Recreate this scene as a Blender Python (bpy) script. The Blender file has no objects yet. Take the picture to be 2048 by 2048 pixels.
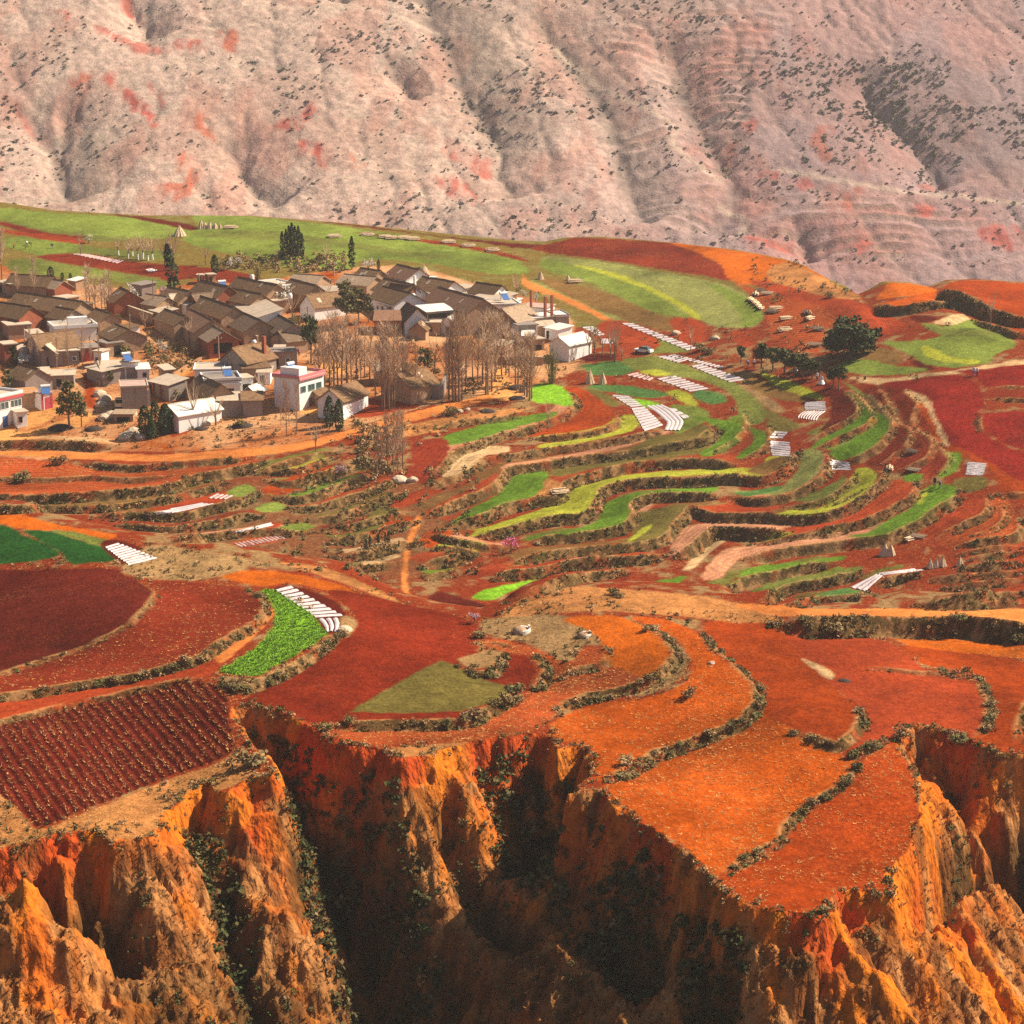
import bpy, math, random
import numpy as np
from mathutils import Vector
random.seed(7); rng = np.random.default_rng(11)
SC = bpy.context.scene; COL = SC.collection
R = math.radians

# ------------------------------------------------------------------ camera, sky, sun, exposure
CZ = 90.0; PITCH = R(14.0); FOV = R(28.0); FP = 1024/math.tan(FOV/2)
cd = bpy.data.cameras.new("camera"); cam = bpy.data.objects.new("camera", cd); COL.objects.link(cam)
cam.location = (0, 0, CZ); cam.rotation_euler = (R(90)-PITCH, 0, 0)
cd.sensor_width = 36; cd.angle = FOV; cd.clip_start = 1; cd.clip_end = 6000
SC.camera = cam; SC.cycles.use_denoising = False; SC.cycles.max_bounces = 6
SUN_DIR = Vector((0.69, 0.22, 0.69)).normalized()
SUN_EL = math.asin(SUN_DIR.z); SUN_AZ = math.atan2(SUN_DIR.x, SUN_DIR.y)
W = bpy.data.worlds.new("World"); SC.world = W; W.use_nodes = True
_n = W.node_tree.nodes; _l = W.node_tree.links
_sky = _n.new("ShaderNodeTexSky"); _sky.sky_type = 'NISHITA'; _sky.sun_disc = False
_sky.sun_elevation = SUN_EL; _sky.sun_rotation = SUN_AZ; _sky.dust_density = 2.0
_l.new(_sky.outputs[0], _n['Background'].inputs[0]); _n['Background'].inputs[1].default_value = 0.05
sd_ = bpy.data.lights.new("sun", 'SUN'); sd_.energy = 4.8; sd_.angle = R(0.5); sd_.color = (1.0, 0.87, 0.68)
sun = bpy.data.objects.new("sun", sd_); COL.objects.link(sun); sun.location = (300, 40, 300)
sun.rotation_euler = SUN_DIR.to_track_quat('Z', 'Y').to_euler()
SC.view_settings.view_transform = 'Standard'; SC.view_settings.look = 'None'
SC.view_settings.exposure = 0.88; SC.view_settings.gamma = 1.0; SC.view_settings.use_curve_mapping = False

# ------------------------------------------------------------------ small maths
c_, s_ = math.cos(PITCH), math.sin(PITCH)
def ray(px, py):
    dx = (np.asarray(px, float)-1024)/FP; dy = (1024-np.asarray(py, float))/FP
    return dx, c_+dy*s_, -s_+dy*c_
def proj(x, y, z):
    z = z-CZ; w = y*c_-z*s_; v = y*s_+z*c_
    w = np.maximum(w, 1e-3)
    return 1024+FP*x/w, 1024-FP*v/w
def at_depth(px, py, Y):
    a, b, c = ray(px, py); t = Y/b
    return a*t, b*t, CZ+c*t
def at_plane(px, py, z):
    a, b, c = ray(px, py); t = (z-CZ)/c
    return a*t, b*t
def sstep(a, b, x):
    t = np.clip((x-a)/(b-a), 0, 1); return t*t*(3-2*t)
def hash2(ix, iy, seed):
    h = (ix.astype(np.int64)*374761393+iy.astype(np.int64)*668265263+seed*1442695041) & 0x7fffffff
    h = ((h ^ (h >> 13))*1274126177) & 0x7fffffff
    return ((h ^ (h >> 16)) & 0xffff)/65535.0
def vnoise(x, y, seed=0):
    ix = np.floor(x); iy = np.floor(y); fx = x-ix; fy = y-iy
    fx = fx*fx*(3-2*fx); fy = fy*fy*(3-2*fy)
    a = hash2(ix, iy, seed); b = hash2(ix+1, iy, seed); c = hash2(ix, iy+1, seed); d = hash2(ix+1, iy+1, seed)
    return (a+(b-a)*fx)*(1-fy)+(c+(d-c)*fx)*fy
def fbm(x, y, oct=4, seed=0):
    s = 0; a = 0.5; tot = 0
    for k in range(oct):
        s = s+a*vnoise(x, y, seed+k*17); tot += a; a *= .5; x = x*2.03+13.1; y = y*2.03+7.7
    return s/tot
def crom(p, closed=False, n=6):
    p = np.asarray(p, float); m = len(p); out = []
    for i in range(m if closed else m-1):
        if closed: a, b, c, d = p[i-1], p[i], p[(i+1) % m], p[(i+2) % m]
        else: a, b, c, d = p[max(i-1, 0)], p[i], p[i+1], p[min(i+2, m-1)]
        for k in range(n):
            t = k/n
            out.append(.5*((2*b)+(c-a)*t+(2*a-5*b+4*c-d)*t*t+(3*b-a-3*c+d)*t**3))
    if not closed: out.append(p[-1])
    return np.array(out)
def seg_dist(qx, qy, P, closed=False):
    """distance to a polyline, side (+ left of its direction), running length at the foot"""
    P = np.asarray(P, float); n = len(P); best = np.full(qx.shape, 1e18); side = np.zeros(qx.shape); run = np.zeros(qx.shape); acc = 0.
    for i in range(n if closed else n-1):
        a = P[i]; b = P[(i+1) % n]; dx, dy = b-a; L2 = dx*dx+dy*dy+1e-12
        t = np.clip(((qx-a[0])*dx+(qy-a[1])*dy)/L2, 0, 1)
        ex = qx-(a[0]+t*dx); ey = qy-(a[1]+t*dy); d2 = ex*ex+ey*ey
        m = d2 < best; L = math.sqrt(L2)
        best = np.where(m, d2, best); side = np.where(m, np.sign(dx*(qy-a[1])-dy*(qx-a[0])), side); run = np.where(m, acc+t*L, run)
        acc += L
    return np.sqrt(best), side, run, acc
def inside(qx, qy, P):
    r = np.zeros(qx.shape, bool); n = len(P)
    for i in range(n):
        x1, y1 = P[i]; x2, y2 = P[(i+1) % n]
        if y1 == y2: continue
        c = ((y1 > qy) != (y2 > qy)) & (qx < (x2-x1)*(qy-y1)/(y2-y1)+x1); r ^= c
    return r

# ------------------------------------------------------------------ materials
def mat(name, col=(.5, .5, .5), rough=.9, var=.25, scale=3., bump=0., bscale=None, attr=False, spec=.2, wave=None, tex=None, streak=False):
    m = bpy.data.materials.new(name); m.use_nodes = True; nt = m.node_tree; N = nt.nodes; L = nt.links
    b = N['Principled BSDF']; b.inputs['Roughness'].default_value = rough; b.inputs['Specular IOR Level'].default_value = spec
    tc = N.new("ShaderNodeTexCoord"); co = tc.outputs['Object']
    if streak:
        mp = N.new("ShaderNodeMapping"); mp.inputs['Scale'].default_value = streak; L.new(co, mp.inputs[0]); co = mp.outputs[0]
    no = N.new("ShaderNodeTexNoise"); no.inputs['Scale'].default_value = scale; no.inputs['Detail'].default_value = 6; no.inputs['Roughness'].default_value = .7
    L.new(co, no.inputs['Vector'])
    mr = N.new("ShaderNodeMapRange"); mr.inputs['From Min'].default_value = .3; mr.inputs['From Max'].default_value = .7
    mr.inputs['To Min'].default_value = 1-var; mr.inputs['To Max'].default_value = 1+var; L.new(no.outputs['Fac'], mr.inputs['Value'])
    mx = N.new("ShaderNodeVectorMath"); mx.operation = 'SCALE'; L.new(mr.outputs[0], mx.inputs['Scale'])
    if attr:
        a = N.new("ShaderNodeAttribute"); a.attribute_name = 'Col'; L.new(a.outputs['Color'], mx.inputs[0])
    else: mx.inputs[0].default_value = col
    out = mx.outputs[0]
    if wave:
        wv = N.new("ShaderNodeTexWave"); wv.bands_direction = wave[1]; wv.inputs['Scale'].default_value = wave[0]; wv.inputs['Distortion'].default_value = .6
        L.new(tc.outputs['Object'], wv.inputs['Vector'])
        m2 = N.new("ShaderNodeMapRange"); m2.inputs['To Min'].default_value = 1-wave[2]; m2.inputs['To Max'].default_value = 1.0+wave[2]*.4
        L.new(wv.outputs['Fac'], m2.inputs['Value']); s2 = N.new("ShaderNodeVectorMath"); s2.operation = 'SCALE'
        L.new(out, s2.inputs[0]); L.new(m2.outputs[0], s2.inputs['Scale']); out = s2.outputs[0]
    if bump:
        bn = N.new("ShaderNodeTexNoise"); bn.inputs['Scale'].default_value = bscale or scale*2; bn.inputs['Detail'].default_value = 5; L.new(co, bn.inputs['Vector'])
        bp = N.new("ShaderNodeBump"); bp.inputs['Strength'].default_value = 1; bp.inputs['Distance'].default_value = bump
        L.new(bn.outputs['Fac'], bp.inputs['Height']); L.new(bp.outputs[0], b.inputs['Normal'])
    if tex: out = tex(N, L, tc, out)
    L.new(out, b.inputs['Base Color'])
    return m
def straw_tex(N, L, tc, base):
    """bits of straw and leaf litter on a field: the 'Prm' attribute says how much lies there"""
    pa = N.new("ShaderNodeAttribute"); pa.attribute_name = 'Prm'
    sp = N.new("ShaderNodeSeparateColor"); L.new(pa.outputs['Color'], sp.inputs[0])
    no = N.new("ShaderNodeTexNoise"); no.inputs['Scale'].default_value = 2.6; no.inputs['Detail'].default_value = 3; no.inputs['Roughness'].default_value = .75
    L.new(tc.outputs['Object'], no.inputs['Vector'])
    n2 = N.new("ShaderNodeTexNoise"); n2.inputs['Scale'].default_value = .12; n2.inputs['Detail'].default_value = 3; L.new(tc.outputs['Object'], n2.inputs['Vector'])
    ad = N.new("ShaderNodeMath"); ad.operation = 'MULTIPLY_ADD'; ad.inputs[1].default_value = .35; L.new(n2.outputs['Fac'], ad.inputs[0]); L.new(no.outputs['Fac'], ad.inputs[2])
    mr = N.new("ShaderNodeMapRange"); mr.inputs['From Min'].default_value = .76; mr.inputs['From Max'].default_value = .9; L.new(ad.outputs[0], mr.inputs['Value'])
    ml = N.new("ShaderNodeMath"); ml.operation = 'MULTIPLY'; L.new(mr.outputs[0], ml.inputs[0]); L.new(sp.outputs[0], ml.inputs[1])
    mx = N.new("ShaderNodeMix"); mx.data_type = 'RGBA'; L.new(ml.outputs[0], mx.inputs[0]); L.new(base, mx.inputs[6]); mx.inputs[7].default_value = (.46, .23, .075, 1)
    # crop and grass tufts: darker and lighter flecks where green grows
    g = N.new("ShaderNodeTexNoise"); g.inputs['Scale'].default_value = 1.7; g.inputs['Detail'].default_value = 6; g.inputs['Roughness'].default_value = .8; L.new(tc.outputs['Object'], g.inputs['Vector'])
    gr = N.new("ShaderNodeMapRange"); gr.inputs['From Min'].default_value = .3; gr.inputs['From Max'].default_value = .7; gr.inputs['To Min'].default_value = .45; gr.inputs['To Max'].default_value = 1.5; L.new(g.outputs['Fac'], gr.inputs['Value'])
    gm = N.new("ShaderNodeMix"); gm.data_type = 'FLOAT'; L.new(sp.outputs[1], gm.inputs[0]); gm.inputs[2].default_value = 1; L.new(gr.outputs[0], gm.inputs[3])
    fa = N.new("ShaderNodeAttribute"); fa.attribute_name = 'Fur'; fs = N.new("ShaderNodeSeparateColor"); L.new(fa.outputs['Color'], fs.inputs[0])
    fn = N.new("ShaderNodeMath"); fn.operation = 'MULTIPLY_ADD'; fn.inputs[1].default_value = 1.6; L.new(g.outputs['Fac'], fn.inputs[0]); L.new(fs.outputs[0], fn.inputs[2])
    si = N.new("ShaderNodeMath"); si.operation = 'SINE'; L.new(fn.outputs[0], si.inputs[0]); sm = N.new("ShaderNodeMath"); sm.operation = 'MULTIPLY'; L.new(si.outputs[0], sm.inputs[0]); L.new(fs.outputs[1], sm.inputs[1])  # furrow shading put into the colour as darker and lighter rows
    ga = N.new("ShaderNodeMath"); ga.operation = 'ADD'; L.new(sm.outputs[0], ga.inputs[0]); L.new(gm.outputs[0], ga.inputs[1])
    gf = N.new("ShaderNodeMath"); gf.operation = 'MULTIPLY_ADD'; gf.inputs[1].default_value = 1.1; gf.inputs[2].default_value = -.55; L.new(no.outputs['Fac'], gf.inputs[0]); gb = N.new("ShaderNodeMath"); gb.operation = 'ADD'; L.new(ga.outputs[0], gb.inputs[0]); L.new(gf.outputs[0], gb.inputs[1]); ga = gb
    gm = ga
    sc = N.new("ShaderNodeVectorMath"); sc.operation = 'SCALE'; L.new(mx.outputs[2], sc.inputs[0]); L.new(gm.outputs[0], sc.inputs['Scale'])
    return sc.outputs[0]
M = {}
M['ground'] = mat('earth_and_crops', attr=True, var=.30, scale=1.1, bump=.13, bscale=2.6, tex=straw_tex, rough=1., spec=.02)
M['cliff'] = mat('eroded_earth', attr=True, var=.45, scale=1.5, bump=.55, bscale=1.7, rough=1., spec=.02, streak=(1, 1, .45))
M['mountain'] = mat('dry_mountainside', attr=True, var=.22, scale=.5, bump=.35, bscale=.9, rough=1., spec=.02)
M['plant'] = mat('leaves', attr=True, var=.3, scale=2.0, rough=.8, spec=.15)
M['bark'] = mat('bark', (.22, .14, .09), var=.35, scale=4)
M['twig'] = mat('bare_twigs', (.52, .36, .24), var=.25, scale=2)
M['pale_bark'] = mat('pale_bark', (.33, .25, .18), var=.3, scale=4)
M['whitewash'] = mat('whitewash', (.78, .76, .72), var=.08)
M['tile'] = mat('dark_clay_tiles', (.19, .112, .062), spec=.04, var=.35, scale=1.6, wave=(2.6, 'X', .35), bump=.05, bscale=5)
M['tile_b'] = mat('brown_clay_tiles', (.25, .145, .078), spec=.04, var=.4, scale=1.3, wave=(2.6, 'X', .35), bump=.05, bscale=5)
M['tile_c'] = mat('old_grey_tiles', (.20, .135, .09), spec=.04, var=.45, scale=1.9, wave=(2.6, 'X', .35), bump=.05, bscale=5)
M['tile_red'] = mat('red_brown_tiles', (.26, .13, .075), var=.3, scale=1.6, wave=(2.6, 'X', .3), bump=.05, bscale=5)
M['tile_tan'] = mat('weathered_tan_tiles', (.38, .26, .17), var=.35, scale=1.6, wave=(2.6, 'X', .3), bump=.05, bscale=5)
M['sheet'] = mat('sun_bleached_sheet', (.52, .41, .30), var=.18, scale=.8, wave=(1.9, 'X', .12), rough=.6)
M['tin'] = mat('white_tin', (.72, .69, .62), var=.08, scale=.8, wave=(1.9, 'X', .08), rough=.5)
M['slab'] = mat('cement_slab', (.50, .39, .29), var=.2, scale=.7)
M['slab_pink'] = mat('pinkish_cement', (.44, .30, .25), var=.18, scale=.7)
M['slab_grey'] = mat('grey_cement', (.25, .20, .17), var=.25, scale=.9)
M['slab_orange'] = mat('orange_clay_roof', (.45, .22, .10), var=.2, scale=.8)
M['white'] = mat('white_plaster', (.82, .79, .75), var=.10, scale=.9)
M['grey'] = mat('grey_block_wall', (.30, .235, .20), var=.2, scale=1.4)
M['mud'] = mat('mud_wall', (.40, .25, .15), var=.25, scale=1.1, bump=.05)
M['brick'] = mat('red_brick', (.34, .10, .05), var=.25, scale=1.5)
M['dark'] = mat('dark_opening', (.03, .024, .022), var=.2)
M['glass'] = mat('window_glass', (.06, .09, .09), rough=.15, spec=.5, var=.1)
M['green_glass'] = mat('greenish_glass', (.20, .34, .30), rough=.2, spec=.5, var=.25)
M['red_paint'] = mat('red_paint', (.50, .07, .09), var=.1)
M['pink_trim'] = mat('pink_trim', (.60, .20, .22), var=.1)
M['blue'] = mat('blue_panel', (.06, .15, .38), rough=.2, spec=.5, var=.1)
M['wood'] = mat('weathered_wood', (.28, .17, .10), var=.3, scale=3)
M['pole'] = mat('concrete_pole', (.42, .33, .25), var=.15)
M['film'] = mat('white_plastic_film', (.60, .52, .51), rough=.45, spec=.4, var=.28, scale=1.6, bump=.05)
M['film_pink'] = mat('dusty_pink_film', (.62, .42, .38), rough=.5, spec=.3, var=.25, scale=1.5)
M['straw'] = mat('dry_straw', (.56, .40, .24), var=.3, scale=3)
M['pale_straw'] = mat('pale_straw', (.62, .45, .29), var=.25, scale=3)
M['stone'] = mat('pale_rock', (.52, .40, .28), var=.3, scale=1.0, bump=.15, bscale=2)
M['tomb'] = mat('white_stone', (.72, .67, .60), var=.15)
M['compost'] = mat('dark_compost', (.055, .036, .028), var=.4, scale=3, bump=.1)
M['skin'] = mat('skin', (.45, .26, .18), var=.05); M['hair'] = mat('black_hair', (.02, .018, .016), var=.1)
M['cl_white'] = mat('white_cloth', (.8, .79, .78), var=.05); M['cl_dark'] = mat('dark_cloth', (.04, .045, .06), var=.1)
M['cl_blue'] = mat('blue_grey_cloth', (.16, .20, .28), var=.1); M['cl_pink'] = mat('pink_cloth', (.70, .16, .30), var=.1)
M['cl_red'] = mat('orange_cloth', (.60, .20, .08), var=.1)

# ------------------------------------------------------------------ objects
def mesh(name, V, F, m=None, smooth=False, attrs=None):
    """V (n,3); F array (k,3|4) or a list of such arrays"""
    me = bpy.data.meshes.new(name); V = np.asarray(V, np.float32)
    Fs = F if isinstance(F, list) else [F]; Fs = [np.asarray(f, np.int32) for f in Fs if len(f)]
    me.vertices.add(len(V)); me.vertices.foreach_set('co', V.ravel())
    nl = sum(f.size for f in Fs); npoly = sum(len(f) for f in Fs)
    me.loops.add(nl); me.polygons.add(npoly)
    me.loops.foreach_set('vertex_index', np.concatenate([f.ravel() for f in Fs]))
    tot = np.concatenate([np.full(len(f), f.shape[1], np.int32) for f in Fs])
    st = np.concatenate([[0], np.cumsum(tot)[:-1]]).astype(np.int32)
    me.polygons.foreach_set('loop_start', st)
    try: me.polygons.foreach_set('loop_total', tot)
    except Exception: pass
    me.polygons.foreach_set('use_smooth', np.full(npoly, smooth))
    for k, a in (attrs or {}).items():
        at = me.attributes.new(k, 'FLOAT_COLOR', 'POINT'); a = np.asarray(a, np.float32)
        if a.shape[1] == 3: a = np.hstack([a, np.ones((len(a), 1), np.float32)])
        at.data.foreach_set('color', np.ascontiguousarray(a).ravel())
    if m: me.materials.append(M[m] if isinstance(m, str) else m)
    me.update(calc_edges=True); me.validate()
    return me
def obj(name, me=None, parent=None, loc=(0, 0, 0), rz=0., label=None, cat=None, group=None, kind=None, sc=None):
    o = bpy.data.objects.new(name, me); COL.objects.link(o); o.location = loc; o.rotation_euler = (0, 0, rz)
    if sc is not None: o.scale = sc if hasattr(sc, '__len__') else (sc, sc, sc)
    if parent: o.parent = parent
    for k, v in (('label', label), ('category', cat), ('group', group), ('kind', kind)):
        if v: o[k] = v
    return o
class MB:
    """collects simple solids, builds one mesh"""
    def __init__(s): s.V = []; s.Q = []; s.T = []
    def add(s, V, Q=(), T=()):
        b = len(s.V); s.V += [tuple(v) for v in V]
        s.Q += [tuple(b+i for i in q) for q in Q]; s.T += [tuple(b+i for i in t) for t in T]; return s
    def box(s, x0, x1, y0, y1, z0, z1):
        return s.add([(x0, y0, z0), (x1, y0, z0), (x1, y1, z0), (x0, y1, z0), (x0, y0, z1), (x1, y0, z1), (x1, y1, z1), (x0, y1, z1)],
                     [(0, 3, 2, 1), (4, 5, 6, 7), (0, 1, 5, 4), (1, 2, 6, 5), (2, 3, 7, 6), (3, 0, 4, 7)])
    def hexa(s, P):  # 4 bottom, 4 top (counter-clockwise)
        return s.add(P, [(0, 3, 2, 1), (4, 5, 6, 7), (0, 1, 5, 4), (1, 2, 6, 5), (2, 3, 7, 6), (3, 0, 4, 7)])
    def tube(s, P, rad, n=5, cap=True):
        P = [Vector(p) for p in P]; rings = []
        for i, p in enumerate(P):
            d = (P[min(i+1, len(P)-1)]-P[max(i-1, 0)]).normalized()
            u = d.cross(Vector((0.3, .9, .1)) if abs(d.z) > .8 else Vector((0, 0, 1))).normalized(); v = d.cross(u)
            r = rad[i] if hasattr(rad, '__len__') else rad
            rings.append([p+r*(math.cos(2*math.pi*k/n)*u+math.sin(2*math.pi*k/n)*v) for k in range(n)])
        V = [q for r_ in rings for q in r_]; Q = []
        for i in range(len(P)-1):
            for k in range(n): Q.append((i*n+k, i*n+(k+1) % n, (i+1)*n+(k+1) % n, (i+1)*n+k))
        T = []
        if cap:
            V.append(P[-1]); c = len(V)-1
            for k in range(n): T.append(((len(P)-1)*n+k, (len(P)-1)*n+(k+1) % n, c))
        return s.add(V, Q, T)
    def lathe(s, prof, n=10, cx=0, cy=0, cz=0, sq=1.):
        V = []; Q = []
        for r, z in prof:
            for k in range(n): V.append((cx+r*math.cos(2*math.pi*k/n), cy+r*sq*math.sin(2*math.pi*k/n), cz+z))
        for i in range(len(prof)-1):
            for k in range(n): Q.append((i*n+k, i*n+(k+1) % n, (i+1)*n+(k+1) % n, (i+1)*n+k))
        return s.add(V, Q)
    def me(s, name, m, smooth=False): return mesh(name, s.V, [np.array(s.Q, np.int32).reshape(-1, 4), np.array(s.T, np.int32).reshape(-1, 3)], m, smooth)
    def build(s, name, m, parent=None, smooth=False, **k): return obj(name, s.me(name, m, smooth), parent, **k)
# ------------------------------------------------------------------ the lie of the land
_T = [(0, ((410, 575), (470, 540), (540, 505), (620, 470), (700, 438), (800, 404), (880, 383), (980, 352), (1040, 330))),
      (500, ((433, 565), (500, 525), (570, 488), (650, 455), (740, 420), (840, 388), (920, 364), (1000, 340), (1080, 318))),
      (900, ((470, 550), (530, 515), (600, 478), (700, 435), (800, 400), (900, 368), (1000, 341), (1100, 317), (1170, 300))),
      (1300, ((482, 540), (540, 505), (620, 468), (700, 432), (800, 396), (900, 366), (1000, 340), (1100, 317), (1180, 300))),
      (1600, ((528, 490), (600, 452), (700, 415), (800, 382), (900, 356), (1000, 333), (1100, 312), (1200, 294))),
      (1900, ((565, 445), (640, 412), (740, 380), (850, 350), (950, 330), (1100, 306), (1210, 288))),
      (2350, ((560, 440), (640, 410), (740, 378), (850, 348), (950, 328), (1100, 304), (1210, 286))),
      (-350, ((395, 580), (470, 540), (540, 505), (620, 470), (700, 438), (800, 404), (880, 383), (980, 352), (1040, 330)))]
_P = np.array([at_depth(px, py, Y) for px, l in _T for py, Y in l])
def _tps(P, smooth=.004):
    n = len(P); S = 100.
    a = P[:, :2]/S; d = np.linalg.norm(a[:, None]-a[None], axis=2)
    K = np.where(d > 0, d*d*np.log(d+1e-12), 0)+np.eye(n)*smooth
    Q = np.hstack([np.ones((n, 1)), a]); A = np.zeros((n+3, n+3)); A[:n, :n] = K; A[:n, n:] = Q; A[n:, :n] = Q.T
    w = np.linalg.solve(A, np.concatenate([P[:, 2], np.zeros(3)]))
    def f(x, y):
        x = np.asarray(x)/S; y = np.asarray(y)/S; r = w[n]+w[n+1]*x+w[n+2]*y
        for i in range(n):
            d2 = (x-a[i, 0])**2+(y-a[i, 1])**2; r = r+w[i]*.5*d2*np.log(d2+1e-12)
        return r
    return f
hillT = _tps(_P)
def hillN(x, y):
    return CZ-74+.010*(y-200)+.85*np.sin(x*.11+y*.045+1.0)+.35*np.sin(x*.05-y*.10+.4)+.40*np.sin(x*.23+y*.12+2.)
def onN(px, py):
    z = CZ-74
    for _ in range(4):
        x, y = at_plane(px, py, z); z = float(hillN(x, y))
    return x, y, z
CREST = [(-350, 995), (0, 1015), (150, 1050), (250, 1072), (350, 1085), (450, 1105), (550, 1118), (650, 1130), (720, 1160), (800, 1198), (880, 1222), (960, 1238), (1010, 1222),
         (1050, 1190), (1120, 1165), (1200, 1170), (1300, 1178), (1420, 1190), (1480, 1203), (1600, 1210), (1800, 1212), (2048, 1218), (2400, 1225)]
_c = np.array([onN(*p)[:2] for p in CREST]); CX, CY = _c[:, 0], _c[:, 1]
RIDGE = [(-350, 395, 580), (0, 406, 575), (100, 422, 570), (280, 432, 566), (500, 433, 563), (700, 449, 556), (900, 470, 548), (1030, 483, 542), (1090, 485, 540), (1130, 477, 541), (1200, 475, 540), (1345, 487, 530), (1483, 503, 515),
         (1571, 520, 498), (1610, 532, 486), (1654, 557, 470), (1699, 577, 458), (1722, 594, 448), (1753, 581, 450), (1777, 566, 455), (1826, 568, 452), (1868, 577, 447), (1905, 563, 450), (1958, 561, 450), (2048, 567, 445), (2400, 575, 440)]
_r = np.array([at_depth(*p) for p in RIDGE]); RX, RY, RZ = _r.T

NU = 530; us = np.linspace(-.315, .315, NU)
ys = np.concatenate([np.arange(138, 234, .27), np.arange(234, 425, .42), np.arange(425, 640, .66)]); NY = len(ys)
U, Yg = np.meshgrid(us, ys); Xg = U*Yg
yc = np.interp(Xg, CX, CY); yr = np.interp(Xg, RX, RY)
zr = np.interp(Xg, RX, RZ)
hn = hillN(Xg, Yg)
back = np.maximum(Yg-yr, 0)
Tz = hillT(Xg, np.minimum(Yg, yr))
wr = sstep(45, 0, yr-np.minimum(Yg, yr)); Tz = Tz*(1-wr)+(Tz+(zr-hillT(Xg, yr)))*wr      # meet the traced skyline
Tz = Tz-np.where(back < 20, .012*back**2, .012*400+.48*(back-20))
d = np.maximum(Yg-yc, 0); drop = np.where(d < 12, .02*d*d, 2.88+.48*(d-12))
ZONE = np.where(Yg < yc, 0, 1)
B = np.where(ZONE == 0, hn, np.maximum(hn-drop, Tz)); ZONE = np.where((ZONE == 1) & (hn-drop > Tz), 2, ZONE)   # 0 near spur, 1 terraces, 2 back of the spur
def look(F, x, y):
    x = np.asarray(x, float); y = np.asarray(y, float); y = np.clip(y, ys[0], ys[-1]-1e-6)
    j = np.clip(np.searchsorted(ys, y, side='right')-1, 0, NY-2); ty = (y-ys[j])/(ys[j+1]-ys[j])
    q = np.clip((x/y-us[0])/(us[1]-us[0]), 0, NU-1.0001); i = q.astype(int); tx = q-i
    return (F[j, i]*(1-tx)+F[j, i+1]*tx)*(1-ty)+(F[j+1, i]*(1-tx)+F[j+1, i+1]*tx)*ty
_march = np.concatenate([np.arange(139, 240, .35), np.arange(240, 640, .6)])
def ground_at(px, py, lift=0., F=None):
    """where the sight line through a point of the photograph meets the land (raised by lift)"""
    F = B if F is None else F
    px = np.atleast_1d(np.asarray(px, float)); py = np.atleast_1d(np.asarray(py, float)); a, b, c = ray(px, py)
    t = _march[None]/b[:, None]; x = a[:, None]*t; z = CZ+c[:, None]*t; y = np.broadcast_to(_march[None], x.shape)
    g = look(F, x, y)+lift; under = z <= g; k = np.argmax(under, axis=1); k = np.where(under.any(axis=1), np.maximum(k, 1), len(_march)-1)
    ar = np.arange(len(px)); f0 = (z-g)[ar, k-1]; f1 = (z-g)[ar, k]; w = np.clip(f0/(f0-f1+1e-9), 0, 1)
    Y = _march[k-1]+(_march[k]-_march[k-1])*w; T = Y/b; X = a*T
    return X, Y, look(F, X, Y)+lift
def gp(px, py, lift=0.):
    x, y, z = ground_at([px], [py], lift); return float(x[0]), float(y[0]), float(z[0])
def Hz(x, y): return float(look(B, np.array([x]), np.array([y]))[0])
def pxline(L, n=5):
    p = crom(L, False, n); x, y, z = ground_at(p[:, 0], p[:, 1]); return np.stack([x, y, z], 1)

# ------------------------------------------------------------------ the gullied front of the near spur
RIM = [(-300, 1700), (-60, 1692), (20, 1694), (60, 1681), (120, 1668), (190, 1664), (230, 1680), (300, 1672), (325, 1640), (360, 1592), (420, 1562), (455, 1588), (500, 1556), (540, 1550), (548, 1525), (520, 1505), (497, 1490), (478, 1455), (462, 1420), (500, 1408),
       (530, 1415), (580, 1430), (620, 1450), (655, 1473), (695, 1488), (765, 1495), (795, 1512), (850, 1512), (880, 1500), (952, 1483), (1035, 1470), (1060, 1468), (1097, 1471), (1113, 1480), (1116, 1500), (1150, 1490), (1180, 1503), (1188, 1547), (1170, 1562),
       (1155, 1582), (1200, 1581), (1240, 1612), (1288, 1651), (1362, 1691), (1397, 1730), (1428, 1765), (1463, 1789), (1507, 1809), (1595, 1827), (1639, 1829), (1656, 1818), (1676, 1785), (1727, 1781), (1779, 1787), (1783, 1757), (1790, 1726),
       (1830, 1686), (1838, 1607), (1832, 1546), (1810, 1511), (1792, 1473), (1832, 1451), (1885, 1460), (1946, 1480), (1990, 1502), (2048, 1506), (2400, 1515)]
rim = np.array([onN(*p)[:2] for p in RIM]); rimS = crom(rim, False, 3)
poly = np.vstack([rimS, [[160, 400], [-160, 400]]])
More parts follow.
